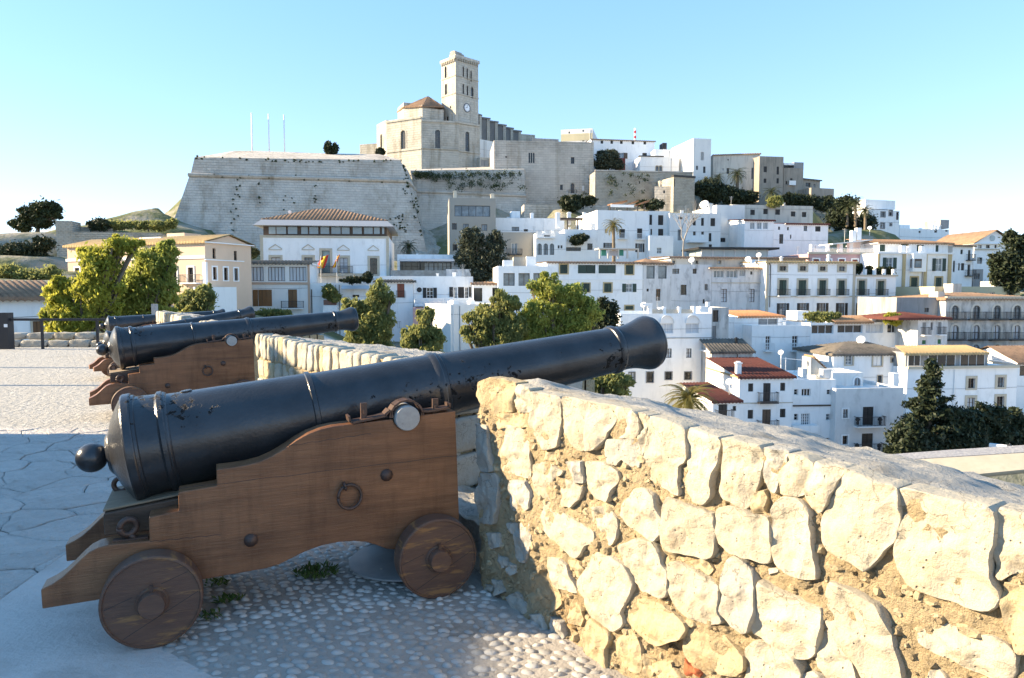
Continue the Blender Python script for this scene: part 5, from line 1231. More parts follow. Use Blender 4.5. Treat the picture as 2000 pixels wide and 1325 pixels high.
for t in ((195, 658, 235, 704), (290, 662, 328, 708), (402, 655, 440, 701), (505, 660, 545, 706), (640, 677, 678, 721), (735, 682, 772, 726)): b.win(*t, closed=DARK)
b = Bld('red_shed_house', 'white house with three white casements under a red lean-to roof', 'D', 240, 492, 752, 1090, 140, 141, th=11, m=WHITE, top='closed')
for x in (288, 347, 402): b.win(x, 773, x + 39, 830, pane='l', frame=WFRAME, cols=3, rows=1)
b.roof('shed', T_RED, 1.0, .3, pitch=.45)
b = Bld('red_shed_wing', 'white wing with red lean-to roof and a tall grated window', 'D', 492, 962, 782, 1090, 141.3, 143, th=10, m=WHITE, top='closed')
b.win(540, 873, 573, 956, cols=2, rows=3); b.win(632, 878, 644, 912, cols=1); b.win(750, 800, 780, 846, pane='l'); b.win(850, 805, 895, 851, closed=DARK); b.win(530, 808, 546, 836); b.win(607, 812, 623, 840)
a = b.uz(600, 775)[0]; b.roof('shed', T_RED, .9, .3, pitch=.45, x0=a)
b = Bld('left_gable_house', 'plain white house end left of the red lean-to roof', 'D', 0, 242, 620, 1060, 146, 147, th=12, m=WHITE2); b.win(32, 905, 75, 942)
b = Bld('glass_pavilion', 'low glass pavilion with thin dark roof', 'D', -130, 440, 1004, 1075, 128, th=8, m=mat('pavilion_glass', (.34, .40, .43), (.42, .48, .5), scale=.4, rough=.12, spec=.8), top='closed', cat='pavilion')
a0 = -1.0; MB().box(-1.0, b.W + 1.6, -1.2, b.th, b.H, b.H + .35).build('roof', DARK, b.o)
for k in range(7): x = b.W * k / 6; MB().box(x - .08, x + .08, -.08, .1, 1, b.H).build('mullion', WTRIM, b.o)
b = Bld('long_cream_house', 'long low cream house with a tile edge and tiny square windows', 'C', 1105, 2270, 1250, 1420, 118, 123, th=8, m=CREAM, top='closed')
for x in (1117, 1316, 1512): b.win(x, 1278, x + 24, 1305, sur=(BEIGE, .15), cols=1, rows=1)
b.roof('shed', T_BROWN, .35, .5, pitch=.5)
b = Bld('pink_villa', 'pink house with white window trim and a white roof pergola', 'D', 790, 1386, 1042, 1240, 125, 127, th=12, m=PINK, cat='house', par=.2)
for (x0, y0, x1, y1) in ((832, 1088, 880, 1130), (945, 1092, 985, 1130), (1052, 1088, 1100, 1130), (1168, 1092, 1213, 1150), (1282, 1097, 1325, 1200)): b.win(x0, y0, x1, y1, closed=mat('shutter_maroon', (.16, .03, .03), rough=.5), sur=(WTRIM, .22))
b.band(785, 1028, 1390, 1044, BEIGE, .3)
for (x0, y0, x1, y1) in ((1060, 955, 1086, 1030), (1146, 945, 1175, 1030), (1240, 930, 1345, 1030), (820, 960, 845, 1020), (858, 965, 878, 1020), (965, 970, 975, 1020), (1170, 842, 1200, 935), (1214, 818, 1247, 925)): b.box(x0, y0, x1, y1, 2.0 if x1 - x0 < 60 else 3.0, .8 if x1 - x0 < 60 else 3, WHITE, 'column' if x1 - x0 < 60 else 'stair_house')
a0, z0 = b.uz(985, 955, 'F', 1.5); a1, z1 = b.uz(1330, 918, 'F', 1.5); MB().hexa([(a0, 1, z0 - .2), (a1, 1, z1 - .2), (a1, 6, z1 - .2), (a0, 6, z0 - .2), (a0, 1, z0), (a1, 1, z1), (a1, 6, z1), (a0, 6, z0)]).build('pergola_roof', WHITE2, b.o)
b.balcony(b.xf('F'), .3, b.W - .3, b.H + .02, 'rail', WTRIM, h=1.0)
b.dish(1320, 822, 2, .6); b.antenna(1105, 825, 3)
b = Bld('green_shutter_palazzo', 'white house with ochre pilasters and tall green shutters', 'G', 150, 800, 505, 870, 122, 124.5, th=12, m=WHITE, par=.1)
b.win(226, 545, 282, 640, pane='l', frame=WFRAME, shut=(GREEN, None)); b.win(653, 552, 707, 662, pane='l', frame=WFRAME, shut=(GREEN, None)); b.win(438, 716, 490, 846, closed=GREEN, sur=(OCHRE, .25), balc=(.3, 'dark', mat('planter_dark', (.06, .03, .025)))); b.win(651, 717, 700, 820, closed=GREEN, sur=(OCHRE, .25)); b.win(803 - 10, 575, 797, 640)
for (x0, x1) in ((150, 168), (366, 391), (553, 577), (760, 787)): b.band(x0, 510, x1, 826, OCHRE, .18, 'pilaster')
b.band(146, 498, 805, 512, WTRIM, .35)
a0, z0 = b.uz(422, 668); a1, z1 = b.uz(542, 512); bay = MB().box(a0, a1, -.9, 0, z0, z1 - .05).build('bay', WHITE, b.o)
for (x0, x1) in ((467, 531), (430, 447)): c0, y0 = b.uz(x0, 633, 'F', -.9); c1, y1 = b.uz(x1, 557, 'F', -.9); f_ = MB().box(c0, c1, -.95, -.90, y0, y1).build('bay_window', BFRAME, bay); MB().box(c0 + .1, c1 - .1, -.97, -.955, y0 + .1, y1 - .35).build('pane', PANEL_, f_)
# set-back top storey
up = Bld('palazzo_attic', 'set back white attic storey with green doors under an orange tile roof', 'G', 165, 760, 420, 505, 126, 128, th=8, m=WHITE, top='closed', ext=1, terr=False)
for t in ((170, 432, 216, 492), (352, 420, 418, 492), (490, 436, 550, 492), (652, 438, 676, 495)): up.win(*t, closed=GREEN)
up.roof('shed', T_TERRA, 1.2, .7, pitch=.5); up.box(420, 445, 442, 500, -2.5, .6, WHITE, 'chimney'); up.box(355, 440, 392, 500, -2.5, .6, WHITE, 'parapet_block'); up.box(528, 445, 565, 500, -2.5, .6, WHITE, 'parapet_block')
b = Bld('corner_white_house', 'white house with black balconies between the green shutters and the pediment', 'G', 800, 976, 442, 790, 129, 131, th=10, m=WHITE, top='closed')
for t in ((866, 476, 886, 516), (847, 593, 859, 656), (871, 593, 897, 656), (803, 572, 816, 670)): b.win(*t, closed=DARK)
b.win(932, 480, 950, 566, closed=DARK, balc=(.5, 'dark')); b.win(927, 606, 947, 701, closed=DARK, balc=(.7, 'dark')); b.roof('shed', T_BROWN, 1.0, .4, pitch=.5)
b = Bld('pediment_house', 'white building with a wide low pediment and round window', 'G', 985, 1330, 425, 790, 137, 138, th=12, m=WHITE, top='closed')
b.win(1010, 544, 1053, 598, cols=1); 
for x in (1015, 1085, 1160): b.win(x, 436, x + 34 if x < 1150 else x + 18, 464, cols=1, rows=1)
b.band(980, 468, 1195, 478, BEIGE, .25); b.roof('gabley', T_BROWN, 2.6, .6, pitch=.5)
a, z = b.uz(1143, 378, 'F', -.1); MB().lathe([(0, .55), (.1, .55), (.12, .45), (.12, 0)], 20, (a, 0, z), (0, -1, 0)).build('round_window', mat('oval_grey', (.45, .5, .5)), b.o)
b = Bld('round_grey_annex', 'small grey annex in front of the pediment building', 'G', 978, 1062, 645, 790, 133, th=4, m=GREYP)
for x in (985, 1003, 1020): b.win(x, 682, x + 9, 730, cols=1, rows=1)
# ---- palace and neighbours
b = Bld('white_palace', 'long white palace with six tall green balcony windows, left and taller part', 'F', 556, 1378, 152, 700, 112, 114, th=14, m=WHITE, top='closed', ext=9)
w6 = ((672, 318, 736, 462), (850, 320, 918, 462), (1042, 320, 1102, 461), (1218, 322, 1276, 462))
for t in ((673, 190, 735, 233), (860, 190, 920, 233), (1046, 194, 1100, 233), (1222, 193, 1276, 235)): b.win(*t, sur=(BEIGE, .3), cols=2, rows=1)
for t in w6: b.win(*t, closed=GREEN, sur=(BEIGE, .3), balc=(.35, 'iron'))
for t in ((675, 533, 735, 650), (862, 532, 918, 650), (1043, 531, 1098, 648), (1220, 531, 1276, 648)): b.win(*t, pane='l', shut=(DARK, .45), cols=2, rows=3)
b.band(552, 465, 1378, 477, BEIGE, .1); b.corner(BEIGE, .4, .05); b.band(550, 148, 1382, 158, BEIGE, .2)
b.roof('shed', T_OCH, .35, .35, pitch=.5)
MB().tube([(b.uz(590, 180)[0], -.1, b.uz(590, 570)[1]), (b.uz(590, 180)[0], -.1, b.uz(590, 185)[1]), (b.uz(573, 158)[0], -.1, b.uz(573, 158)[1])], .06, 6).build('drain_pipe', DARK, b.o)
b.chimney(1125, 80, 1143, 140, 5); b.chimney(688, 100, 705, 125, 5)
d_ = b.A + b.u * b.W
b2 = Bld('white_palace_wing', 'lower right wing of the white palace with a planted roof terrace', 'F', 1379, 1752, 283, 700, d_.y, d_.y + .9, th=14, m=WHITE, ext=9)
for t in ((1405, 322, 1462, 462), (1582, 326, 1638, 462)): b2.win(*t, closed=GREEN, sur=(BEIGE, .3), balc=(.35, 'iron'))
for t in ((1407, 532, 1462, 648), (1586, 532, 1638, 634)): b2.win(*t, pane='l', shut=(DARK, .45), cols=2, rows=3)
b2.band(1379, 465, 1755, 477, BEIGE, .1); b2.band(1379, 270, 1765, 284, BEIGE, .2)
for x in (1465, 1552, 1640, 1728): b2.box(x, 218, x + 16, 270, .2, .5, WTRIM, 'terrace_pier')
b = Bld('weathered_gallery_house', 'peeling white house with arched gallery windows and a lit tile canopy', 'F', 50, 548, 208, 640, 113, 114, th=10, m=WORN, top='closed')
for t in ((68, 230, 160, 298), (187, 230, 285, 298), (307, 226, 360, 286)): b.win(*t, pane='l', frame=WFRAME, cols=3, rows=1, arch=False)
b.win(405, 238, 423, 268, cols=1); b.win(135, 402, 187, 522, pane='c', closed=None, cols=2, rows=3); b.win(395, 402, 443, 522, pane='c', cols=2, rows=3); b.band(46, 340, 548, 347, BEIGE, .12); b.roof('shed', T_TERRA, .45, .7, pitch=.42)
b.box(440, 130, 552, 232, 3, 5, WHITE, 'upper_room'); b.dish(385, 128, 1, .8); b.dish(430, 150, 1, .6); b.dish(485, 90, 2, .7)
b = Bld('double_gallery_house', 'weathered house with two tall pale gallery openings and dark hipped roof', 'E', 925, 1161, 192, 600, 111, 112, th=9, m=WORN, top='closed')
b.win(953, 211, 1020, 318, pane='l', frame=DARK, cols=1, rows=1); b.win(1051, 211, 1120, 318, pane='l', frame=DARK, cols=1, rows=1); b.win(953, 403, 971, 426); b.win(1031, 405, 1068, 503, cols=2, rows=3, frame=BROWN); b.roof('hip', T_BROWN, .9, .3, pitch=.45)
b = Bld('stained_house', 'stained white house with a single tall window right of the gallery openings', 'E', 1161, 1497, 200, 640, 112, 113, th=9, m=WORN)
for t in ((1168, 236, 1225, 278), (1338, 236, 1370, 278), (1238, 370, 1286, 455), (1437, 365, 1463, 416), (1422, 490, 1438, 528)): b.win(*t, pane='l' if t[0] in (1168, 1437) else 'd')
b.win(1508, 585, 1550, 680, frame=DARK); b.dish(1330, 165, 2, .8)
b = Bld('green_window_house', 'white house with dark green gallery windows and beige frames above the trees', 'E', 135, 922, 182, 640, 109, 111, th=10, m=WHITE, top='closed')
b.win(230, 202, 292, 276, closed=GREEN, sur=(OCHRE, .2)); b.win(778, 206, 840, 282, closed=GREEN, sur=(OCHRE, .2))
for (x0, x1) in ((379, 525), (551, 695)): b.win(x0, 204, x1, 275, closed=GREEN, sur=(WTRIM, .12), cols=4, rows=1)
b.win(415, 358, 477, 430, closed=GREEN, sur=(OCHRE, .15)); b.win(598, 358, 658, 430, closed=GREEN, sur=(OCHRE, .2)); b.win(781, 361, 835, 431, pane='l', frame=WFRAME, shut=(GREEN, .6), sur=None); b.win(775, 547, 840, 577, closed=GREEN, sur=(OCHRE, .2))
b.band(135, 322, 925, 330, WTRIM, .12); b.roof('shed', T_BROWN, .3, .35, pitch=.45)
b.box(555, 62, 890, 76, 7, 3, mat('pergola_cream', (.6, .56, .48)), 'pergola_beam')
for x in (560, 630, 715, 790, 880): b.box(x, 76, x + 9, 150, 7, .3, mat('pergola_cream', (.6, .56, .48)), 'pergola_post')
for x in (575, 720): b.box(x, 78, x + 40, 128, 8, .1, mat('teal_screen', (.08, .35, .28)), 'screen')
b.box(635, 85, 712, 128, 8, .1, CURT, 'screen')
b = Bld('gallery_left_wing', 'plain white wing left of the dark green gallery windows', 'E', -60, 136, 212, 560, 108, th=8, m=WHITE); b.win(8, 272, 100, 330, pane='l')
# ---- right, lower rows
b = Bld('white_block', 'tall plain white block with a furnished roof terrace behind the muzzle', 'E', 735, 1497, 612, 1300, 86, 87.5, th=12, m=WHITE, par=1.1)
for t in ((1066, 692, 1175, 775), (1279, 692, 1390, 775)):
    b.win(*t, pane='c', frame=WFRAME, cols=2, rows=1); a0, z1 = b.uz(t[0], 690); a1, _ = b.uz(t[2], 690); n_ = 8
    hd = MB(); 
    for k in range(n_):
        t0, t1 = math.pi * k / n_, math.pi * (k + 1) / n_; f = lambda th_: ((a0 + a1) / 2 + (a1 - a0) * .53 * math.cos(th_), z1 + .9 * math.sin(th_)); (xa, za), (xb, zb_) = f(t0), f(t1)
        hd.hexa([(xa, -.25, za), (xb, -.25, zb_), (xb, 0, zb_), (xa, 0, za), (xa, -.25, za + .12), (xb, -.25, zb_ + .12), (xb, 0, zb_ + .12), (xa, 0, za + .12)])
    hd.build('window_hood', WTRIM, b.o)
for t in ((1116, 903, 1162, 980), (1283, 903, 1328, 979), (1108, 1098, 1163, 1162), (1270, 1098, 1326, 1162), (805, 1101, 855, 1190), (953, 1098, 1008, 1186)): b.win(*t, cols=2, rows=2, pane='d', frame=DARK, sur=(GREYP, .08) if t[1] > 1000 else None)
b.band(735, 815, 1497, 822, GREYP, .05)
for (x0, y0, x1, y1) in ((918, 525, 1003, 545), (970, 545, 1000, 620), (1095, 555, 1115, 620), (1222, 555, 1242, 620), (1345, 550, 1365, 620), (1405, 550, 1470, 600), (1462, 515, 1482, 560)): b.box(x0, y0, x1, y1, .3, .6, WHITE, 'terrace_pier')
for (x0, x1) in ((1000, 1095), (1115, 1222), (1242, 1345)): b.box(x0, 575, x1, 620, .6, .15, mat('lattice_tan', (.42, .36, .27), (.6, .56, .5), scale=14, rough=.9), 'lattice')
b.dish(930, 540, 2, .6)
b = Bld('lane_house', 'grey weathered house front in the narrow lane right of the white block', 'E', 1497, 1640, 560, 1300, 92, th=8, m=WORN2); b.win(1506, 582, 1552, 680, frame=DARK); b.win(1500, 715, 1530, 870, closed=GREYP)
b = Bld('tile_lane_house', 'small weathered house with mossy dark tiles in the lane', 'F', 46, 425, 985, 1330, 84, th=7, m=WORN2, top='closed'); b.win(50, 1124, 130, 1183, cols=2, rows=1); b.roof('gable', T_DARK, 1.3, .3, pitch=.4); b.box(190, 930, 310, 1000, 1.5, 1.5, WORN2, 'chimney'); b.chimney(270, 848, 288, 910, 2, DARK)
b = Bld('orange_roof_house', 'white house with bright orange lean-to roof over a wide window', 'F', 126, 705, 657, 1000, 99.5, 100.5, th=8, m=WHITE, top='closed'); b.win(480, 674, 660, 735, pane='l', frame=WFRAME, cols=2, rows=1); a = b.uz(300, 660)[0]; b.roof('shed', mat('tiles_orange', (.42, .17, .07), (.50, .25, .12), scale=2, rough=.85, bump=.02), .6, .3, pitch=.42, x0=a)
b = Bld('plain_terrace_house', 'long plain white house with two small balconied windows and high blank walls', 'F', 420, 965, 738, 1150, 97, 98, th=7, m=WHITE, par=.8)
for t in ((547, 836, 588, 968), (793, 834, 843, 970)): b.win(*t, frame=WFRAME, cols=2, rows=4, balc=(.3, 'iron', WTRIM))
b = Bld('open_terrace_house', 'white house with a row of wide open terrace bays full of plants', 'F', 962, 1962, 716, 1100, 97.9, 100.5, th=9, m=WHITE)
for t in ((973, 736, 1172, 816), (1212, 736, 1440, 808), (1473, 730, 1628, 808), (1673, 728, 1820, 806), (1860, 728, 1935, 800)): b.win(*t, pane='d', frame=WFRAME, cols=3, rows=1, rev=.28)
a0, z0 = b.uz(1185, 708, 'F', -.3); a1, z1 = b.uz(1450, 682, 'F', 2); mb = MB(); tiles(mb, (a0, -.4, z0), (a1, -.4, z0), (a1, 2.5, z1 + .5), (a0, 2.5, z1 + .5), .42); mb.build('canopy_tiles', T_TERRA, b.o, smooth=True)
b.box(1155, 655, 1650, 672, 3, 4, mat('flat_roof_grey', (.4, .4, .42)), 'flat_roof'); b.box(840, 605, 970, 690, 6, 3, WHITE, 'upper_room')
b = Bld('moss_roof_house', 'white house with low mossy dark hipped roof and tan framed windows', 'H', 800, 1266, 106, 345, 87, 88, th=9, m=WHITE, top='closed')
b.win(876, 109, 919, 170, frame=WFRAME, rows=3, sur=(BEIGE, .18)); b.win(1050, 113, 1102, 178, closed=WTRIM, sur=(BEIGE, .18)); b.win(1164, 129, 1187, 153, sur=(BEIGE, .14), cols=1); b.win(1078, 238, 1103, 290, pane='l', sur=(BEIGE, .1)); b.roof('hip', T_DARK, 1.2, .4, pitch=.4, ridge=(b.uz(900, 40, 'F', 4)[0], b.uz(1010, 40, 'F', 4)[0])); b.dish(975, 15, 4, .9); b.antenna(838, 80, 0.5)
b = Bld('restaurant', 'broad white restaurant with panoramic top windows and an ochre tile roof', 'H', 1266, 1960, 192, 470, 85, 86.5, th=12, m=WHITE, cat='restaurant', top='closed', ext=9)
for t in ((1648, 256, 1688, 318), (1833, 249, 1872, 311), (1642, 378, 1686, 440), (1828, 370, 1871, 440)): b.win(*t, sur=(BEIGE, .3), cols=2, rows=2)
b.band(1262, 180, 1962, 196, BEIGE, .3)
H = b.H; zg = b.uz(1300, 98)[1]; MB().box(.1, b.uz(1790, 190)[0], .5, 9, H, zg).build('gallery_wall', GREYP, b.o)
for (x0, y0, x1, y1, n_) in ((1272, 112, 1343, 175, 2), (1397, 110, 1563, 178, 3), (1600, 106, 1748, 177, 3)):
    a0, zt_ = b.uz(x0, y0, 'F', .45); a1, zb_ = b.uz(x1, y1, 'F', .45); f_ = MB().box(a0 - .06, a1 + .06, .42, .5, zb_ - .06, zt_ + .06).build('panorama_window', WFRAME, b.o)
    for k in range(n_): MB().box(a0 + (a1 - a0) * k / n_ + .04, a0 + (a1 - a0) * (k + 1) / n_ - .04, .40, .415, zb_, zt_).build('pane', PANE, f_)
mb = MB(); a0 = b.uz(1385, 100, 'F', -.2)[0]; a1 = b.uz(1785, 90, 'F', -.2)[0]; zr = b.uz(1400, 50, 'F', 8)[1]; c0 = b.uz(1210, 50, 'F', 8)[0]; c1 = b.uz(1640, 50, 'F', 8)[0]
tiles(mb, (a0 - 1.5, -.2, zg), (a1, -.2, zg), (c1, 8, zr), (c0, 8, zr), .42); tiles(mb, (-.6, -.2, zg), (a0 - 1.5, -.2, zg), (c0, 8, zr), (c0 - .5, 8, zr), .42); b.lastroof = mb.build('roof', T_OCH, b.o, smooth=True)
b = Bld('far_right_house', 'white house with brown tile roof at the right edge beside the restaurant', 'H', 1962, 2300, 160, 480, 90, 91, th=9, m=WHITE, top='closed'); b.roof('gable', T_BROWN, 1.8, .5, pitch=.42); b.win(1975, 175, 2030, 240, cols=1)
b = Bld('roof_hut', 'small white roof hut with one arched door above the streaked house', 'H', 795, 988, 222, 330, 81, th=5, m=WHITE2, ext=2, terr=False); b.win(929, 252, 968, 304, arch=True, sur=(WTRIM, .18), cols=2, rows=1)
b = Bld('streaked_house', 'white house with grey rain streaks and two balconied doors beside the dark conifer', 'H', 816, 1241, 322, 760, 76, 77, th=10, m=plaster('plaster_streaked', (.70, .70, .69), (.62, .62, .61), (.48, .48, .47), (.5, .75)))
b.win(859, 451, 889, 505, sur=(WTRIM, .15)); b.win(856, 618, 888, 672, sur=(WTRIM, .15)); b.win(986, 436, 1050, 551, closed=DARK, balc=(1.0, 'iron')); b.win(979, 604, 1046, 719, closed=DARK, balc=(.9, 'iron'))
b.box(1178, 225, 1210, 318, 2, .8, WHITE, 'chimney'); 
for k, (x, y) in enumerate(((952, 540), (1092, 540), (948, 705), (1088, 705))): a, z = b.uz(x, y + 8, 'F', -.5); mb = MB().lathe([(0, .12), (.3, .17), (.32, .1), (.55, .26), (.75, .18), (.85, 0)], 10, (a, -.5, z), (0, 0, 1)); mb.build('potted_plant', DARK, b.o, smooth=True)
b = Bld('grid_door_house', 'narrow white house with a white gridded door and solid balcony', 'H', 543, 816, 266, 740, 76.6, 77, th=9, m=WHITE)
for t in ((552, 325, 577, 361), (552, 480, 577, 521), (753, 480, 781, 521), (758, 328, 783, 359)): b.win(*t, frame=WFRAME, rows=2, cols=1)
b.win(600, 322, 656, 369, frame=WFRAME, cols=3, rows=1); b.win(597, 478, 650, 552, frame=WFRAME, cols=4, rows=4, pane='l')
for t in ((590, 635, 648, 672), (750, 632, 783, 676), (544, 638, 573, 662)): b.win(*t)
a0, z0 = b.uz(541, 600, 'F', -.8); a1, z1 = b.uz(705, 553, 'F', -.8); MB().box(a0, a1, -.8, 0, z0, z1).build('balcony', WHITE, b.o); b.band(543, 424, 816, 433, BFRAME, .12)
mb = MB(); a0, z0 = b.uz(655, 235, 'F', 2); a1, z1 = b.uz(770, 215, 'F', 2); zt_ = b.uz(655, 125, 'F', 2)[1]; mb.prism([(a0, z0), (a1, z0), (a1, z1), (a0 + (a1 - a0) * .1, zt_), (a0, zt_)], 2, 4); mb.build('stair_house', CREAM, b.o)
st = MB()
for k in range(9): t = k / 9; x = a0 + (a1 - a0) * (.12 + .85 * t); z = zt_ + (z1 - zt_) * t; st.box(x, x + .14, 1.9, 4.1, z + .02, z + .2)
st.build('stair_tiles', T_TERRA, b.o)
for (x0, y0, x1, y1) in ((605, 195, 632, 255), (735, 200, 785, 255)): b.box(x0, y0, x1, y1, 1, 1, WORN, 'terrace_pier')
b.dish(470, 95, 3, .5)
for x in (470, 500, 635): a, z = b.uz(x, 125, 'F', 3); MB().tube([(a, 3, z - 2.5), (a, 3, z)], .04, 6).build('awning_post', WTRIM, b.o)
a0, z0 = b.uz(465, 128, 'F', 3); a1, z1 = b.uz(635, 130, 'F', 3); MB().tube([(a0, 3, z0), (a1, 3, z0 - .3)], .04, 6).build('awning_rod', WTRIM, b.o)
b = Bld('red_roof_house', 'white house with dark red tile roof and two dark balcony doors above the wall', 'H', 208, 543, 248, 700, 74.5, 75, th=9, m=WHITE, top='closed')
for t in ((263, 288, 294, 340), (465, 284, 495, 335), (260, 455, 293, 511), (463, 448, 497, 503)): b.win(*t, closed=DARK)
b.win(358, 286, 402, 401, closed=DARK, balc=(.6, 'dark')); b.win(352, 452, 403, 576, closed=BFRAME, balc=(.6, 'dark')); b.roof('shed', T_RED, 1.15, .3, pitch=.38, fascia=T_OCH); b.chimney(192, 150, 220, 212, .8); b.dish(145, 280, -.5, .6); b.band(208, 410, 543, 415, BEIGE, .05)
b = Bld('low_red_roof_house', 'low white house with dark red roof peeping over the wall beside the palm', 'H', 40, 207, 402, 640, 72, 72.6, th=7, m=WHITE, top='closed'); b.win(76, 420, 130, 513, closed=DARK, balc=(.4, 'iron')); b.win(165, 431, 187, 461, closed=DARK); b.roof('shed', T_RED, .95, .3, pitch=.38)
b = Bld('garden_wall', 'bright white garden wall with a wall lamp beyond the dark trees', 'H', 1780, 2300, 668, 730, 66, 62, th=.5, m=WHITE, cat='wall', ext=3, top='closed', terr=False)
lp = P(*q('H', 1910, 690), 63.5); sl_ = thing('wall_lamp', 'black lantern on a bracket before the white garden wall', 'lamp', lp)
mb = MB().lathe([(-.35, .06), (-.3, .12), (.1, .2), (.12, .24), (.3, .05), (.36, .02)], 8, (0, 0, 0), (0, 0, 1)); mb.build('lantern', IRONB, sl_); MB().tube([(0, 0, -.35), (-.2, .0, -.6), (-.5, .3, -.7), (-.85, .6, -.5), (-.85, .6, -.9)], .05, 6).build('bracket', IRONB, sl_)
b = Bld('white_tile_house', 'white house with red roof and small balconies left of the weathered arches', 'G', 500, 757, 1072, 1330, 96, 97, th=8, m=WORN, top='closed')
for t in ((538, 1105, 567, 1210), (672, 1103, 698, 1206)): b.win(*t, closed=GREYP, balc=(.25, 'iron'))
b.win(608, 1105, 627, 1170); b.win(534, 1258, 567, 1293, closed=mat('shutter_bright_green', (.02, .14, .05), rough=.5)); b.win(669, 1250, 697, 1291, closed=mat('shutter_bright_green', (.02, .14, .05))); b.roof('hip', T_RED, .75, .4, pitch=.42, x0=-3)
b = Bld('arched_palace', 'weathered grey palace with two rows of arched balcony windows at the right edge', 'G', 742, 1560, 902, 1400, 100, 102, th=12, m=WORN2, top='closed', cat='palace')
for x in (818, 1002, 1180, 1352): b.win(x - 30, 958, x + 30, 1075, arch=True, sur=(CREAM, .3), pane='l', frame=DARK, cols=2, rows=4, balc=(.75, 'dark'))
for x in (818, 1000, 1178, 1350): b.win(x - 28, 1128, x + 28, 1250, arch=True, sur=(CREAM, .3), pane='c', frame=BFRAME, cols=2, rows=2, balc=(.75, 'dark'))
for x in (998, 1180): b.win(x - 28, 1295, x + 28, 1395, arch=True, sur=(CREAM, .3), frame=BFRAME)
b.band(735, 880, 1560, 902, BEIGE, .4); b.roof('hip', T_BROWN, .8, .4, pitch=.5)
b = Bld('grey_stucco_house', 'flat grey stucco house left of the weathered palace', 'G', 316, 742, 888, 1060, 101, 101.5, th=10, m=GREYP); b.win(555, 980, 592, 1016); b.box(672, 838, 728, 890, .5, 2, CREAM, 'chimney')
b = Bld('cream_attic', 'cream attic storey with air conditioning boxes behind the weathered palace', 'G', 645, 1382, 795, 900, 110, 112, th=9, m=YELL, ext=2)
for x in (952, 1118, 1268): b.win(x, 845, x + 42, 873, frame=WFRAME)
b.box(802, 770, 872, 868, -2, 2, CREAM, 'stair_house'); b.box(1165, 750, 1382, 800, 2, 3, CREAM, 'parapet_block')
for k in range(5): b.box(1180 + k * 34, 755, 1208 + k * 34, 795, 1.0, .8, WTRIM, 'air_conditioner')
# ---- summit houses
b = Bld('summit_cream_block', 'cream and white block at the very top right of the cathedral', 'C', 157, 430, 150, 330, 214, 212, th=22, m=WHITE2, terr=False)
for t in ((222, 165, 235, 182), (343, 150, 357, 167), (340, 228, 360, 250)): b.win(*t, cols=1, rows=1)
b.band(157, 190, 430, 250, YELL, .05, 'lower_band')
b = Bld('summit_white_house', 'white summit house with a row of five small square windows', 'C', 420, 965, 232, 560, 202, 205, th=14, m=WHITE, top='closed')
for t in ((500, 243, 522, 269), (585, 243, 606, 270), (667, 245, 690, 271), (767, 248, 789, 274), (870, 250, 893, 276)): b.win(*t, cols=1, rows=1, closed=DARK)
for t in ((500, 345, 530, 400), (662, 347, 695, 398)): b.win(*t, pane='l', frame=WFRAME, shut=(BFRAME, 1.2))
b.win(860, 348, 898, 371, closed=DARK); b.roof('shed', T_BROWN, .9, .3, pitch=.6)
a, z = b.uz(652, 500, 'F', -3); a1, z1 = b.uz(712, 395, 'F', -3); MB().box(a, a1, -3, -.2, z, z1).build('red_wing', mat('plaster_red', (.15, .035, .03), rough=.9), b.o)
b = Bld('summit_front_house', 'low white summit house with two small arched windows', 'C', 840, 1178, 380, 560, 196, 197, th=10, m=WHITE, top='closed'); b.win(975, 461, 998, 511, arch=True, sur=(BEIGE, .2), pane='l'); b.win(1004, 461, 1028, 511, arch=True, sur=(BEIGE, .2), pane='l')
MB().box(-.2, b.W * .6, -.2, 1, b.H, b.H + .25).build('coping', DARK, b.o); b.balcony(b.xf('F'), 0, b.W, 4.0 + 0, 'rail', WTRIM)
b = Bld('summit_back_house', 'white stepped summit house behind the low arched windows', 'C', 968, 1172, 318, 520, 199, th=10, m=WHITE); b.win(1134, 384, 1160, 436, cols=2, rows=1); b.box(1035, 262, 1070, 330, 5, 3, DARK, 'stair_house')
b = Bld('tower_house', 'tall pale cubic tower house with a slotted grille', 'C', 1302, 1454, 222, 640, 190, 191, th=14, m=WHITE2); b.win(1322, 460, 1340, 496); b.win(1384, 466, 1405, 523)
for x in (1365, 1374, 1383): b.win(x, 341, x + 5, 413, cols=1, rows=1)
b = Bld('summit_cream_house', 'long cream summit house behind the tall palm', 'D', -30, 372, 192, 620, 192, 190, th=14, m=CREAM, top='closed')
for t in ((300, 300, 343, 397), (300, 478, 336, 536), (190, 487, 236, 516), (85, 303, 106, 353), (92, 226, 104, 237), (48, 305, 60, 325)): b.win(*t, frame=BFRAME, cols=2 if t[2] - t[0] > 15 else 1)
b.roof('shed', T_BROWN, 1.0, .3, pitch=.6)
b = Bld('brown_tower_house', 'brownish summit tower house with lit top edge', 'D', 370, 577, 200, 640, 187, 188, th=12, m=BROWNP)
for t in ((405, 288, 432, 339), (517, 290, 535, 359), (405, 393, 428, 431), (516, 390, 535, 436)): b.win(*t, closed=DARK)
b = Bld('brown_stepped_house', 'stepped brown summit house with one small balcony', 'D', 578, 748, 300, 640, 190, 191, th=10, m=BROWNP); b.win(633, 391, 652, 448, balc=(.6, 'solid')); b.win(595, 415, 606, 442); b.win(615, 508, 632, 545); b.win(650, 520, 660, 548); b.box(668, 252, 748, 320, 1, 5, GREYP, 'upper_room'); b.box(580, 258, 668, 278, 1, 5, WHITE, 'roof_slab')
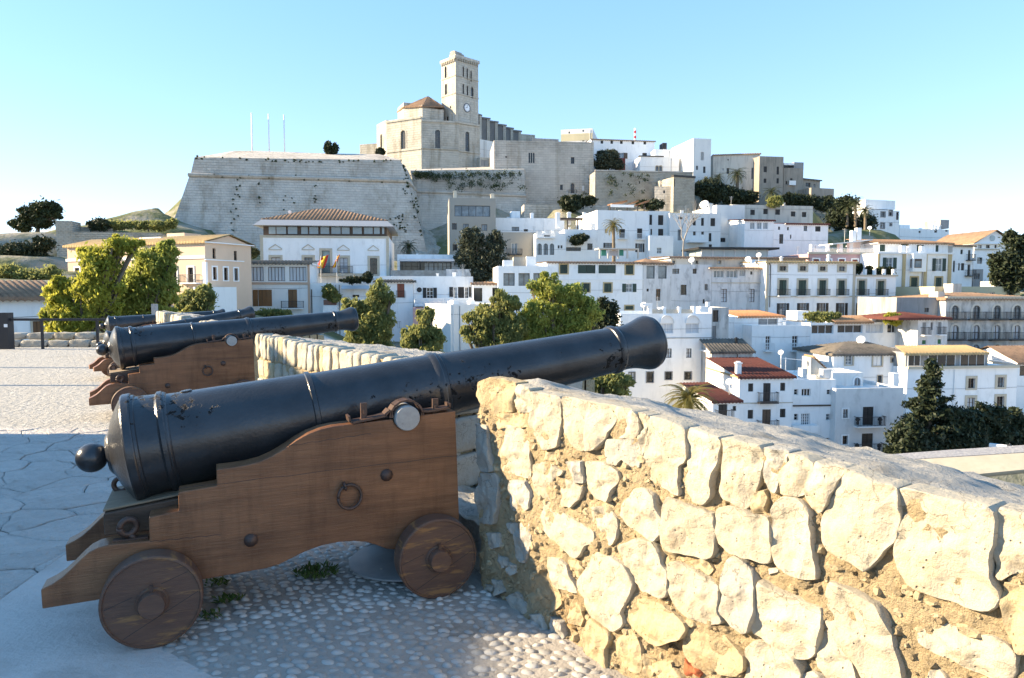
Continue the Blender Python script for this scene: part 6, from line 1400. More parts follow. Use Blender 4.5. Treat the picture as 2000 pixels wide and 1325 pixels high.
b = Bld('curved_roof_house', 'brown summit house with sagging tile roof', 'D', 746, 892, 398, 640, 194, 197, th=10, m=BROWNP, top='closed'); b.win(767, 428, 805, 464, cols=3, rows=1); b.win(832, 440, 850, 470); b.win(776, 518, 795, 546); b.roof('shed', T_DARK, 1.8, .4, pitch=.6)
b = Bld('summit_end_house', 'low square brown house at the right end of the summit row', 'D', 815, 1012, 472, 640, 186, 188, th=10, m=BROWNP); b.win(865, 541, 890, 575); b.win(970, 536, 983, 575)
b = Bld('cliff_house', 'white multi-level house on the slope right of the palms', 'G', 70, 342, 130, 400, 165, 168, th=12, m=WHITE)
for t in ((180, 152, 213, 194), (250, 130, 276, 184), (178, 247, 208, 292), (258, 250, 270, 270)): b.win(*t, sur=(GREYP, .2))
b.box(45, 42, 300, 132, 2, 9, WHITE, 'upper_storey'); b.win(312, 150, 332, 220)
b = Bld('ridge_house', 'low white ridge house with a small terrace far right', 'G', 342, 768, 292, 440, 172, 176, th=9, m=WHITE)
for t in ((505, 315, 523, 333), (640, 300, 665, 330), (735, 300, 755, 322)): b.win(*t)
b.box(695, 218, 765, 295, 3, 5, GREYP, 'stair_house'); b.box(340, 262, 428, 300, 2, 5, WHITE, 'upper_room')
for x in (625, 655, 685): b.chimney(x, 262, x + 14, 295, 3)
b = Bld('ridge_wall', 'ochre garden wall on the ridge left of the pediment', 'G', 820, 985, 380, 480, 165, th=4, m=YELL, cat='wall', top='closed')
for bb in ALLB: bb.walls()

# ================================================================== FORTRESS AND CATHEDRAL
def absorb(bb, root):
    Mo = Matrix.Translation(bb.o.location) @ Matrix.Rotation(bb.o.rotation_euler[2], 4, 'Z')
    Mr = Matrix.Translation(root.location) @ Matrix.Rotation(root.rotation_euler[2], 4, 'Z')
    for ch in list(bb.o.children):
        Bm = Matrix.Translation(ch.location) @ ch.rotation_euler.to_matrix().to_4x4(); ch.parent = root
        ch.matrix_basis = Mr.inverted() @ Mo @ Bm
    bpy.data.objects.remove(bb.o)
def piece(root, fr, x0, x1, yt, yb, d0, d1, th=8, m=STONEC, wins=(), top='closed', ext=4, terr=False):
    bb = Bld('piece', 'x', fr, x0, x1, yt, yb, d0, d1, th=th, m=m, top=top, ext=ext, terr=terr); ALLB.remove(bb)
    for w_ in wins: bb.win(*w_[0], **w_[1])
    bb.walls(); return bb
def solid(name, m, root, front, back):
    """closed body between two polygons (world points) with the same corner count"""
    o_ = root.location if root else Vector((0, 0, 0)); n_ = len(front); mb = MB()
    mb.add([Vector(p) - o_ for p in front] + [Vector(p) - o_ for p in back], [tuple(range(n_)), tuple(range(2 * n_ - 1, n_ - 1, -1))] + [(i, i + n_, (i + 1) % n_ + n_, (i + 1) % n_) for i in range(n_)])
    return mb.build(name, m, root)
PLANT = mat('wall_plant', (0.030, 0.048, 0.018), (0.055, 0.075, 0.028), scale=1.5, rough=.8)
def tufts(name, root, spots, rr=(.25, .6)):
    """small plants rooted in a wall: clumps of leaf blades at world points"""
    o_ = root.location if root else Vector((0, 0, 0)); mb = MB()
    for p in spots:
        r_ = random.uniform(*rr); c = Vector(p) - o_
        for k in range(int(16 + 30 * r_)):
            a = Vector((random.gauss(0, 1), random.gauss(0, .6), random.gauss(0, .8))); a = a * (r_ * .5) + c + Vector((0, -.15, 0)); u = Vector((random.uniform(-1, 1), random.uniform(-1, 1), random.uniform(-1, 1))) * .16; v = Vector((random.uniform(-1, 1), random.uniform(-1, 1), random.uniform(-1, 1))) * .16
            mb.add([a - u, a + v, a + u, a - v], [(0, 1, 2, 3)])
    return tag(mb.build(name, PLANT, root), kind='stuff')
J = lambda x, y, d: P(*q('J', x, y), d)
K = lambda x, y, d: P(*q('K', x, y), d)
ba = thing('great_bastion', 'huge grey stone bastion with a long sloped face and cordon line', 'bastion', P(580, 480, 166))
def face(name, m, rows, nn=18, back=6.0):
    """wall face given as rows of (left point, right point); thickness behind"""
    o_ = ba.location; mb = MB()
    for (a, c) in rows:
        for i in range(nn + 1): mb.v.append(tuple(Vector(a).lerp(Vector(c), i / nn) - o_))
    for j in range(len(rows) - 1):
        for i in range(nn): k = j * (nn + 1) + i; mb.f.append((k, k + 1, k + nn + 2, k + nn + 1))
    return mb.build(name, m, ba)
CL, CR_ = J(175, 489, 163), J(1640, 530, 171.5)
face('scarp', STONEW, [(J(-30, 1110, 156), J(1790, 1110, 165)), (J(20, 930, 158), J(1752, 930, 167)), (CL, CR_)])
co = MB().tube([CL - ba.location + Vector((-.3, -.2, 0)), CR_ - ba.location + Vector((.2, -.2, 0)), J(1700, 598, 182.5) - ba.location], .45, 8); co.build('cordon', STONEW, ba)
TL, TR = J(207, 372, 164.0), J(1592, 390, 172.5)
face('parapet', STONEW, [(CL + Vector((0, .3, 0)), CR_ + Vector((0, .3, 0))), (TL, TR), (TL + Vector((.6, 1.0, .35)), TR + Vector((-.5, 1.0, .35)))])
# sloping top of the parapet, its skyline measured
sky_pts = [(207, 371), (330, 352), (480, 327), (610, 327), (1100, 345), (1450, 350), (1592, 388)]
mb = MB(); o_ = ba.location; n_ = len(sky_pts)
for (x, y) in sky_pts: mb.v.append(tuple(TL.lerp(TR, (x - 207) / 1385.0) + Vector((0, 1.0, .3)) - o_))
for i, (x, y) in enumerate(sky_pts): mb.v.append(tuple(J(x, y, 179 if 0 < i < n_ - 1 else 166.5 + 7 * (i > 0)) - o_))
for i, (x, y) in enumerate(sky_pts): p = J(x, y, 179 if 0 < i < n_ - 1 else 166.5 + 7 * (i > 0)); mb.v.append((p.x - o_.x, 190 - o_.y, p.z - o_.z - 4))
for r_ in range(2):
    for i in range(n_ - 1): a = r_ * n_ + i; mb.f.append((a, a + 1, a + n_ + 1, a + n_))
mb.build('parapet_top', STONEW, ba)
# right flank, back to the curtain wall
fl = MB(); pts = [TR + Vector((-.5, 1.0, .35)), CR_ + Vector((0, .3, 0)), J(1752, 930, 167), J(1790, 1110, 165), J(1800, 1110, 178), J(1765, 905, 180), J(1700, 600, 181.5), J(1645, 462, 182)]
fl.v = [tuple(p - o_) for p in pts]; fl.f = [(0, 1, 6, 7), (1, 2, 5, 6), (2, 3, 4, 5)]; fl.build('flank', STONEW, ba)
lf = MB(); pts = [TL + Vector((.6, 1.0, .35)), CL + Vector((0, .3, 0)), J(20, 930, 158), J(-30, 1110, 156), J(30, 1110, 195), J(50, 900, 195), J(190, 489, 195), J(215, 372, 195)]
lf.v = [tuple(p - o_) for p in pts]; lf.f = [(0, 7, 6, 1), (1, 6, 5, 2), (2, 5, 4, 3)]; lf.build('left_flank', STONEW, ba)
sp = []
for k in range(40): t = random.random(); sp.append(J(207 + 1385 * t, 365 + 38 * math.sin(t * 3.1) * .4 + 20 * t + random.gauss(6, 7), 164.0 + 8.3 * t))
for k in range(24): t = random.random(); sp.append(CL.lerp(CR_, t) + Vector((0, -.3, random.gauss(0, .3))))
for (xs_, ys_, n_, sp_) in ((500, 560, 9, 30), (480, 700, 7, 40), (650, 600, 5, 14), (1015, 600, 6, 12), (830, 690, 6, 70), (460, 850, 6, 26), (1600, 820, 26, 50), (1690, 700, 14, 26), (1640, 560, 8, 25)):
    for k in range(n_): x = xs_ + random.gauss(0, sp_ * .5); y = ys_ + random.uniform(-70, 90); sp.append(J(x, y, 163 + 8.5 * (x - 175) / 1465 - (y - 490) / 440 * 4.6 - .2))
tufts('wall_plants', ba, sp, (.06, .20))
sp = []
for k in range(60): t = random.random(); sp.append(J(1600 + 140 * t + random.gauss(0, 6), 395 + 520 * t, 172 - 5 * t + random.uniform(0, 6)))
tufts('flank_plants', ba, sp, (.15, .45))

cw = thing('curtain_wall', 'rear curtain wall with ivy along its top right of the great bastion', 'wall', P(915, 440, 184))
o_ = cw.location
A0, A1 = K(395, 988, 183), K(1262, 978, 186); C0, C1 = K(430, 1146, 182), K(1275, 1180, 185); D0, D1 = K(440, 1700, 177), K(1320, 1700, 180)
mb = MB(); mb.v = [tuple(p - o_) for p in (D0, D1, C1, C0)]; mb.f = [(0, 1, 2, 3)]; mb.build('scarp', STONEW, cw)
up = Vector((0, .25, 0)); mb = MB(); mb.v = [tuple(p - o_) for p in (C0 + up, C1 + up, A1, A0, K(1262, 978, 196) + Vector((0, 0, .3)), K(395, 988, 196) + Vector((0, 0, .3)), K(1180, 955, 200), K(420, 985, 200))]; mb.f = [(0, 1, 2, 3), (3, 2, 4, 5), (5, 4, 6, 7)]; mb.build('parapet', STONEW, cw)
MB().tube([C0 - o_ + Vector((0, -.1, 0)), C1 - o_ + Vector((0, -.1, 0))], .4, 8).build('cordon', STONEW, cw)
mb = MB(); E1 = K(1330, 1700, 205); mb.v = [tuple(p - o_) for p in (D1, C1, A1, K(1275, 985, 205), E1)]; mb.f = [(0, 1, 2, 3, 4)]; mb.build('end_face', STONEW, cw)
sp = []
for k in range(95): x = random.choice([random.uniform(430, 700), random.uniform(700, 1250)]); sp.append(K(x, 1010 + random.gauss(0, 10) + (25 * random.random() if x < 700 else random.expovariate(.09)), 182.6))
for k in range(30): sp.append(K(random.uniform(680, 1250), random.uniform(1060, 1130), 182.2))
tufts('ivy', cw, sp, (.45, 1.1))
pt_ = thing('bare_rock_bank', 'pale rocky bank below the curtain wall beside the small palm', 'rock', P(850, 470, 172)); mb = MB(); n_ = 14
for j in range(n_ + 1):
    for i in range(n_ + 1):
        x = 790 + 110 * i / n_; y = 455 + 60 * j / n_; p = P(x, y - 12 * math.sin(i * .45), 178 - 16 * j / n_); mb.v.append(tuple(p - pt_.location + Vector((0, 0, 1.2 * mnoise.noise(p * .5)))))
for j in range(n_):
    for i in range(n_): a = j * (n_ + 1) + i; mb.f.append((a, a + 1, a + n_ + 2, a + n_ + 1))
mb.build('rock_face', STONEL, pt_)

# ---- cathedral
ca = thing('cathedral', 'pale stone cathedral with polygonal apse, octagonal drum and square clock tower', 'cathedral', P(850, 330, 225))
GO = dict(arch=True, cols=4, rows=1, frame=mat('tracery_stone', (.34, .30, .25), rough=.9), pane='d', sur=(STONEC, .5), rev=.26)
parts = [piece(ca, 'K', 140, 212, 640, 990, 233, 226.5, 12, wins=[((168, 712, 182, 815), dict(arch=True, cols=1, rows=1, sur=(STONEC, .4)))]),
         piece(ca, 'K', 212, 478, 618, 1010, 226.5, 220, 14, wins=[((322, 684, 360, 824), GO)]),
         piece(ca, 'K', 478, 762, 607, 1010, 220, 222.5, 14, wins=[((584, 676, 624, 818), GO)]),
         piece(ca, 'K', 762, 925, 622, 1010, 222.6, 227, 12, wins=[((814, 690, 845, 850), dict(GO, cols=2))]),
         piece(ca, 'K', 300, 345, 512, 640, 236, 229, 10), piece(ca, 'K', 345, 487, 512, 640, 229, 225, 12), piece(ca, 'K', 487, 648, 508, 640, 225, 228, 12)]
for p in parts[1:4]: p.band(*{1: (212, 612, 478, 628), 2: (478, 600, 762, 616), 3: (762, 614, 925, 630)}[parts.index(p)], STONEC, .3)
for p, yy in ((parts[1], 830), (parts[2], 822), (parts[3], 850)): a = p.uz(400 if p is parts[1] else 600 if p is parts[2] else 850, yy)[1]; MB().box(0, p.W, -.25, .1, a - .15, a + .15).build('string_course', STONEC, p.o)
tw_l = [((657, 198, 673, 283), dict(arch=True, cols=1, rows=1, sur=(STONEC, .3))), ((659, 330, 676, 410), dict(arch=True, cols=1, rows=1, sur=(STONEC, .3))), ((696, 498, 706, 514), dict(cols=1, rows=1)), ((670, 578, 686, 612), dict(cols=1, rows=1))]
tw_r = [(t, dict(arch=True, cols=1, rows=1, sur=(STONEC, .3))) for t in ((792, 192, 804, 278), (822, 208, 834, 293), (852, 226, 863, 310), (792, 325, 805, 404), (823, 340, 836, 420), (857, 350, 875, 438))]
tl_ = piece(ca, 'K', 632, 740, 178, 760, 231.5, 226, .7, wins=tw_l); tr_ = piece(ca, 'K', 740, 912, 127, 900, 226, 232.5, .7, wins=tw_r)
zt_ = tr_.zb + tr_.H
tl_.o.location.z = tl_.zb
cA, cC, cB = tl_.A.copy(), tr_.A.copy(), tr_.A + tr_.u * tr_.W; cD = cA + (cB - cC)
cen = (cA + cB) / 2; ring_ = [cen + (p - cen) * .84 for p in (cA, cC, cB, cD)]
tcore = MB().hexa([tuple(Vector((p.x, p.y, tr_.zb)) - ca.location) for p in ring_] + [tuple(Vector((p.x, p.y, zt_ + .5)) - ca.location) for p in ring_]).build('tower_core', STONEC, ca)
bk = MB()
for (p, r_) in ((cA, cD), (cD, cB)): bk.quad(*[tuple(v - ca.location) for v in (Vector((p.x, p.y, tr_.zb)), Vector((r_.x, r_.y, tr_.zb)), Vector((r_.x, r_.y, zt_)), Vector((p.x, p.y, zt_)))])
bk.build('tower_back', STONEC, ca)
for p in (tl_, tr_):
    for yy in (285, 420):
        a = p.uz(700 if p is tl_ else 745, yy - (10 if p is tl_ else 22))[1]; MB().box(-.1, p.W + .1, -.18, .1, a - .12, a + .12).build('string_course', STONEC, p.o)
    MB().box(-.3, p.W + .3, -.4, 1.6, p.H, p.H + .9).build('cornice', STONEC, p.o)
    nn = int(p.W / .9); cm = MB().box(-.2, .2, -.38, 0, -.8, 0).mesh('corbel', STONEC)
    for k in range(nn): link('corbel', cm, p.o, (p.W * (k + .5) / nn, 0, p.H))
a, z = tr_.uz(826, 511); r_ = abs(tr_.uz(826, 477)[1] - z)
ck_ = MB().lathe([(0, r_), (.15, r_), (.18, r_ * .85), (.12, r_ * .82), (.12, 0)], 32, (a, 0, z), (0, -1, 0)).build('clock', mat('clock_rim', (.06, .07, .10), rough=.5), tr_.o)
MB().lathe([(.13, r_ * .84), (.14, r_ * .82), (.14, 0)], 32, (a, 0, z), (0, -1, 0)).build('clock_face', mat('clock_white', (.8, .82, .85), rough=.5), ck_)
hm = MB().box(a - .05, a + .05, -.19, -.16, z, z + r_ * .62).build('minute_hand', DARK, ck_); MB().box(a - r_ * .42, a, -.22, -.195, z - .05, z + .08).build('hour_hand', DARK, ck_)
tm_ = MB()
for k in range(12): an = 2 * math.pi * k / 12; cx_, cz_ = a + math.sin(an) * r_ * .7, z + math.cos(an) * r_ * .7; tm_.box(cx_ - .06, cx_ + .06, -.16, -.145, cz_ - .14, cz_ + .14)
tag(tm_.build('hour_marks', DARK, ck_), kind='stuff')
o_ = ca.location
# ruined turret on the tower
tp = K(755, 130, 230); base = [K(688, 140, 229), K(740, 140, 228), K(768, 138, 229.5), K(826, 150, 232), K(790, 140, 238), K(720, 138, 237)]
zb_ = K(740, 150, 228).z; lv = [(0, 1.0), (2.6, 1.0), (2.6, .92), (4.4, .90), (4.4, .80), (6.2, .78), (6.2, .64), (7.4, .60)]
c = sum(base, Vector()) / 6; mb = MB(); hh = (K(740, 60, 228).z - zb_) / 7.4
for (h_, s_) in lv:
    for p in base: mb.v.append((c.x + (p.x - c.x) * s_ - o_.x - (1 - s_) * 1.2, c.y + (p.y - c.y) * s_ - o_.y, zb_ + h_ * hh - o_.z))
for r_i in range(len(lv) - 1):
    for i in range(6): mb.f.append((r_i * 6 + i, r_i * 6 + (i + 1) % 6, (r_i + 1) * 6 + (i + 1) % 6, (r_i + 1) * 6 + i))
mb.f.append(tuple(range((len(lv) - 1) * 6, len(lv) * 6))); mb.build('turret', STONEC, ca)
# drum roof
ap = K(530, 425, 233); ring = [K(292, 545, 237), K(338, 507, 228.4), K(487, 500, 224.4), K(650, 503, 227.6), K(655, 520, 238), K(480, 520, 244)]
mb = MB()
for i in range(6): tiles(mb, ring[i] - o_, ring[(i + 1) % 6] - o_, ap - o_, ap - o_, .8)
mb.build('drum_roof', T_BROWN, ca, smooth=True)
# buttresses along the nave
SHADE_ST = mat('buttress_shade', (.15, .15, .15), (.2, .2, .195), scale=.5, rough=.95)  # dark grey tone paints in the shade on the buttress sides
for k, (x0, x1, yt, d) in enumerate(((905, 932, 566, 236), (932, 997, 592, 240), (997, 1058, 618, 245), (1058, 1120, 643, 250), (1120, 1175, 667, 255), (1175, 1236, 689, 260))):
    p = piece(ca, 'K', x0, x1, yt, 800, d, d + 1.5, 3.0, m=SHADE_ST); MB().box(-.3, p.W + .3, -.4, p.th, p.H, p.H + .5).build('buttress_cap', SHADE_ST, p.o); MB().box(p.W - 1.0, p.W + .02, -.3, .1, 1, p.H).build('buttress_edge', STONEC, p.o); absorb(p, ca)
p = piece(ca, 'K', 1230, 1345, 708, 800, 262, 264, 4); absorb(p, ca)
p = piece(ca, 'K', 905, 1036, 745, 1000, 231, 236, 20, m=WHITE2, wins=[((905 + 3, 793, 915, 812), dict(cols=1, rows=1))]); absorb(p, ca)
p = piece(ca, 'K', 925, 1036, 885, 990, 224, 226, 3, wins=[((932, 905, 990, 955), dict(cols=3, rows=1, closed=GREYP))]); absorb(p, ca)
for p in parts + [tl_, tr_]: absorb(p, ca)
p = piece(ca, 'K', 10, 142, 790, 1000, 240, 238, 8); absorb(p, ca)
# ---- keep and retaining walls
b = Bld('stone_keep', 'massive plain stone keep right of the cathedral with a triple arched window', 'K', 1032, 1792, 757, 1200, 190, 192.5, th=16, m=STONEW, cat='castle', top='closed'); 
for x in (1296, 1312, 1329): b.win(x, 852, x + 12, 930, arch=True, cols=1, rows=1)
for t in ((1618, 886, 1645, 936), (1535, 1096, 1556, 1136), (1118, 879, 1133, 890)): b.win(*t, cols=2, rows=1)
b.win(1703, 1100, 1720, 1142, closed=WTRIM); b.win(1616, 1085, 1643, 1166, arch=True, sur=(STONEC, .2), frame=BROWN, cols=2, rows=3); b.balcony(b.xf('F'), *[b.uz(x, 1165)[0] for x in (1600, 1660)], b.uz(1600, 1166)[1], 'iron'); b.walls()
tufts('wall_plants', None, [K(random.uniform(1755, 1778), y, 190.5) for y in (1055, 1085, 1090, 1110, 1135)] + [K(1715, 1163, 190), K(1735, 1163, 190)], (.3, .6)).parent = None
pl_ = [o for o in COL.objects if o.name.startswith('wall_plants')][-1]; pl_.parent = b.o; pl_.matrix_basis = (Matrix.Translation(b.o.location) @ Matrix.Rotation(b.o.rotation_euler[2], 4, 'Z')).inverted()
b = Bld('grey_ruin', 'grey flat ruin on the skyline right of the buttresses', 'K', 1322, 1525, 740, 800, 230, 232, th=8, m=GREYP, terr=False, cat='ruin'); b.walls()
def retaining(lab, fr, x0, x1, yt, yb, d0, d1, th=3, m=STONEL, top='closed', ext=8): b_ = Bld('retaining_wall', lab, fr, x0, x1, yt, yb, d0, d1, th=th, m=m, cat='wall', top=top, ext=ext, group='hill retaining walls'); return b_
b = retaining('long tall retaining wall below the white summit houses', 'C', 452, 1295, 508, 790, 183, 186, 6); b.win(682, 582, 690, 602, cols=1); b.win(831, 592, 840, 614, cols=1); b.walls()
MB().box(0, b.W, -.1, .4, b.H, b.H + .4).build('coping', STONEW, b.o)
sp = [P(*q('C', random.uniform(560, 920), random.uniform(525, 715)), 182.7) for k in range(22)]; tf = tufts('wall_shrubs', None, sp, (.5, 1.0)); tf.parent = b.o; tf.matrix_basis = (Matrix.Translation(b.o.location) @ Matrix.Rotation(b.o.rotation_euler[2], 4, 'Z')).inverted()
b = retaining('corner bastion of rubble stone left of the dark hillside shrubs', 'C', 1130, 1312, 556, 830, 177, 179, 9); MB().box(-.1, b.W + .1, -.2, 1, b.H, b.H + .5).build('coping', DARK, b.o); b.win(970 + 165, 572, 1142, 640, cols=1); b.walls()
b = retaining('low ruined wall beside the corner bastion', 'C', 965, 1135, 640, 830, 179, 178, 4, STONEW); b.win(1040, 672, 1055, 698, cols=1); b.walls()
b = retaining('grey scarp below the stone keep', 'C', -160, 560, 790, 960, 174, 176, 6, STONEW); b.walls()
b = retaining('sunken stone wall with greenery left of the orange house', 'L', 425, 1215, 282, 560, 128, 131, 5, STONEL); b.walls()
MB().box(0, 2.6, -.05, 4, b.H, b.H + 1.9).build('buttress', STONEL, b.o); MB().box(2.6, 8, 4, 6, b.H - 1, b.H + 1.2).build('upper_wall', STONEL, b.o)
# skyline flagpoles
for k, (x, yt, lab) in enumerate(((493, 222, 'left of three white flagpoles on the bastion'), (526, 224, 'middle of three white flagpoles on the bastion'), (556, 226, 'right of three white flagpoles on the bastion'))):
    b0 = P(x, 300, 180); t0 = P(x, yt, 180); f_ = MB().tube([(0, 0, -3), (0, 0, t0.z - b0.z)], [.22, .15], 8).lathe([(0, .12), (.12, .18), (.24, .0)], 10, (0, 0, t0.z - b0.z), (0, 0, 1)).build('flagpole', mat('pole_white', (.8, .8, .8), rough=.4), loc=b0, smooth=True); tag(f_, lab, 'flagpole', 'flagpoles on the bastion')
mst = P(1240, 300, 207); m_ = thing('radio_mast', 'slim red and white mast above the white summit house', 'mast', mst)
for k in range(5): z0 = (P(1240, 276, 207).z - mst.z) + k * (P(1240, 251, 207).z - P(1240, 276, 207).z) / 5; MB().tube([(0, 0, z0), (0, 0, z0 + .75)], .30, 8).build('mast_section', mat('mast_red', (.5, .03, .03)) if k % 2 else WTRIM, m_)
MB().tube([(0, 0, -2), (0, 0, P(1240, 274, 207).z - mst.z)], .12, 6).build('mast_foot', WTRIM, m_)

# ---- rampart below, right
rp = thing('rampart', 'sloped tan rampart with a cobbled top beyond the near wall', 'rampart', P(1900, 920, 48)); o_ = rp.location
rows = [[(1700, 901, 52), (1860, 889, 50.5), (2020, 879, 49)], [(1710, 912, 50.5), (1860, 903, 49.2), (2020, 893, 48)], [(1715, 934, 48.5), (1860, 941, 47.5), (2020, 925, 46.5)], [(1715, 1010, 47), (1860, 1010, 46.5), (2020, 1010, 45.5)]]
for r_i, (nm, m_) in enumerate((('cobbled_top', mat('rampart_cobble', (.20, .20, .22), (.30, .30, .31), scale=5, rough=.9, bump=.05, bscale=7)), ('slope', mat('rampart_render', (.34, .31, .24), (.38, .35, .28), scale=1.2, rough=.9, third=(.27, .25, .2), tscale=.5)), ('rubble_face', mat('rampart_rubble', (.10, .11, .08), (.2, .2, .16), scale=2.5, rough=.95, bump=.1, bscale=5)))):
    mb = MB(); mb.v = [tuple(P(*p) - o_) for p in rows[r_i] + rows[r_i + 1]]; mb.f = [(0, 1, 4, 3), (1, 2, 5, 4)]; ob = mb.build(nm, m_, rp); md = ob.modifiers.new('thick', 'SOLIDIFY'); md.thickness = .4; md.offset = -1
TERR += [(P(1715, 950, 52).x, 54, -16), (P(2000, 950, 52).x, 54, -16)]

# ================================================================== TERRAIN
TERR += [(x, y, -21) for x in (-20, 0, 20, 45, 80) for y in (28, 45, 58)] + [(-60, 26, -6), (-45, 35, -5), (-30, 30, -9), (-90, 40, -4)]
for (px, py, d) in ((0, 474, 140), (40, 465, 140), (75, 458, 140), (108, 456, 139), (-200, 500, 140), (165, 446, 150), (200, 438, 152), (222, 428, 152), (250, 414, 154), (275, 412, 155), (300, 403, 157), (340, 401, 160), (120, 452, 141), (60, 500, 110), (20, 520, 95), (100, 530, 92), (0, 545, 80), (60, 550, 78), (250, 446, 140), (320, 440, 142)):
    p = P(px, py, d); TERR.append((p.x, p.y, p.z))
for (px, py, d) in ((350, 470, 160), (500, 500, 158), (700, 500, 158), (500, 310, 195), (700, 310, 195), (850, 345, 215), (1000, 345, 220), (1350, 345, 200), (1440, 400, 175), (1560, 400, 180), (1660, 440, 160), (1700, 440, 160), (1900, 478, 165), (2000, 480, 165), (2100, 480, 165), (1970, 560, 120), (1100, 400, 176), (1250, 400, 172), (1800, 470, 175)):
    p = P(px, py, d); TERR.append((p.x, p.y, p.z - 1.0))
TERR += [(x, 330, 8) for x in (-200, -100, 0, 100, 200)] + [(-240, 150, -4), (260, 150, -4), (-150, 60, -8), (160, 60, -18)]
T_ = np.array([tuple(t) for t in TERR], float)
gx = np.linspace(-300, 300, 181); gy = np.concatenate([np.linspace(23, 230, 140), np.linspace(235, 420, 30)])
XX, YY = np.meshgrid(gx, gy)
D2 = (XX[..., None] - T_[:, 0]) ** 2 + (YY[..., None] - T_[:, 1]) ** 2 + 4.0
Wt = D2 ** -2.0; ZZ = (Wt * T_[:, 2]).sum(-1) / Wt.sum(-1)
ZZ += np.array([[0.5 * mnoise.noise(Vector((x * .12, y * .12, 0))) for x in gx] for y in gy])
vs_ = np.stack([XX, YY, ZZ], -1).reshape(-1, 3); nx_ = len(gx); ny_ = len(gy)
fs_ = [(j * nx_ + i, j * nx_ + i + 1, (j + 1) * nx_ + i + 1, (j + 1) * nx_ + i) for j in range(ny_ - 1) for i in range(nx_ - 1)]
M_HILL = mat('hillside', (.085, .105, .035), (.15, .15, .065), scale=.25, rough=1, third=(.30, .27, .21), tscale=.12, tlo=.46, thi=.6, bump=.4, bscale=.9)
low = [f for f in fs_ if vs_[f[0]][1] < 86 and vs_[f[0]][0] > -26]; high = [f for f in fs_ if not (vs_[f[0]][1] < 86 and vs_[f[0]][0] > -26)]
mb = MB(); mb.v = [tuple(v) for v in vs_]; mb.f = high; tag(mb.build('hillside', M_HILL, smooth=True), kind='structure')
mb = MB(); mb.v = [tuple(v) for v in vs_]; mb.f = low; tag(mb.build('lower_streets', mat('pale_street', (.48, .46, .42), (.4, .38, .34), scale=.1, rough=1), smooth=True), kind='structure')
tag(MB().quad((-4000, -3000, -26), (4000, -3000, -26), (4000, 6000, -26), (-4000, 6000, -26)).build('lower_ground', mat('far_ground', (.46, .44, .40), (.38, .36, .32), scale=.02, rough=1)), kind='structure')
def terrain_z(x, y):
    d2 = (x - T_[:, 0]) ** 2 + (y - T_[:, 1]) ** 2 + 4.0; w_ = d2 ** -2.0; return float((w_ * T_[:, 2]).sum() / w_.sum())
# ================================================================== TREES AND PLANTS
def leafmat(name, c1, c2, tr=.35, warm=None):
    m = bpy.data.materials.new(name); m.use_nodes = True; n = m.node_tree.nodes; l = m.node_tree.links; b = n['Principled BSDF']; out = n['Material Output']
    tc = n.new('ShaderNodeTexCoord'); nz = n.new('ShaderNodeTexNoise'); nz.inputs['Scale'].default_value = .9; nz.inputs['Detail'].default_value = 6; l.new(tc.outputs['Object'], nz.inputs['Vector'])
    r = n.new('ShaderNodeMapRange'); r.inputs[1].default_value = .35; r.inputs[2].default_value = .65; l.new(nz.outputs['Fac'], r.inputs[0])
    mx = n.new('ShaderNodeMix'); mx.data_type = 'RGBA'; l.new(r.outputs[0], mx.inputs[0]); mx.inputs[6].default_value = (*c1, 1); mx.inputs[7].default_value = (*c2, 1)
    l.new(mx.outputs[2], b.inputs['Base Color']); b.inputs['Roughness'].default_value = .6; b.inputs['Specular IOR Level'].default_value = .3
    t = n.new('ShaderNodeBsdfTranslucent'); l.new(mx.outputs[2], t.inputs['Color']); ms = n.new('ShaderNodeMixShader'); ms.inputs[0].default_value = tr
    l.new(b.outputs[0], ms.inputs[1]); l.new(t.outputs[0], ms.inputs[2]); l.new(ms.outputs[0], out.inputs['Surface']); return m
LF_YEL = leafmat('leaves_yellow_green', (.30, .32, .055), (.45, .43, .07), .6)
LF_GRN = leafmat('leaves_pepper', (.27, .31, .075), (.43, .43, .10), .6)
LF_EUC = leafmat('leaves_eucalyptus', (.20, .225, .085), (.36, .355, .12), .6)
LF_DRK = leafmat('leaves_dark', (.022, .032, .016), (.042, .055, .025), .15)
LF_OLV = leafmat('leaves_olive', (.050, .060, .038), (.085, .095, .06), .2)
LF_PIN = leafmat('needles_pine', (.030, .042, .018), (.055, .068, .026), .15)
LF_PALM = leafmat('palm_green', (.035, .048, .022), (.065, .08, .032), .15)
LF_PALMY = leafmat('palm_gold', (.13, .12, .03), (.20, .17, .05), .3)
BARK = mat('bark', (.10, .075, .05), (.17, .13, .09), scale=4, rough=.95, bump=.04, bscale=8, stretch=(1, 1, .3))
PBARK = mat('palm_bark', (.14, .11, .08), (.20, .16, .11), scale=4, rough=.95, bump=.05, bscale=6, stretch=(.5, .5, 3))
def leaves(pts, size, droop=.3, asp=2.2, seed=1):
    """one quad per point, as a long leaf, randomly turned"""
    r_ = np.random.default_rng(seed); n_ = len(pts)
    d = r_.normal(size=(n_, 3)); d[:, 2] -= droop * 2; d /= np.linalg.norm(d, axis=1)[:, None]
    e = r_.normal(size=(n_, 3)); e -= d * (e * d).sum(1)[:, None]; e /= np.linalg.norm(e, axis=1)[:, None]
    s = size * r_.uniform(.6, 1.3, size=(n_, 1)); a = d * s * asp * .5; w_ = e * s * .5
    return np.stack([pts - a, pts + w_, pts + a, pts - w_], 1).reshape(-1, 3)
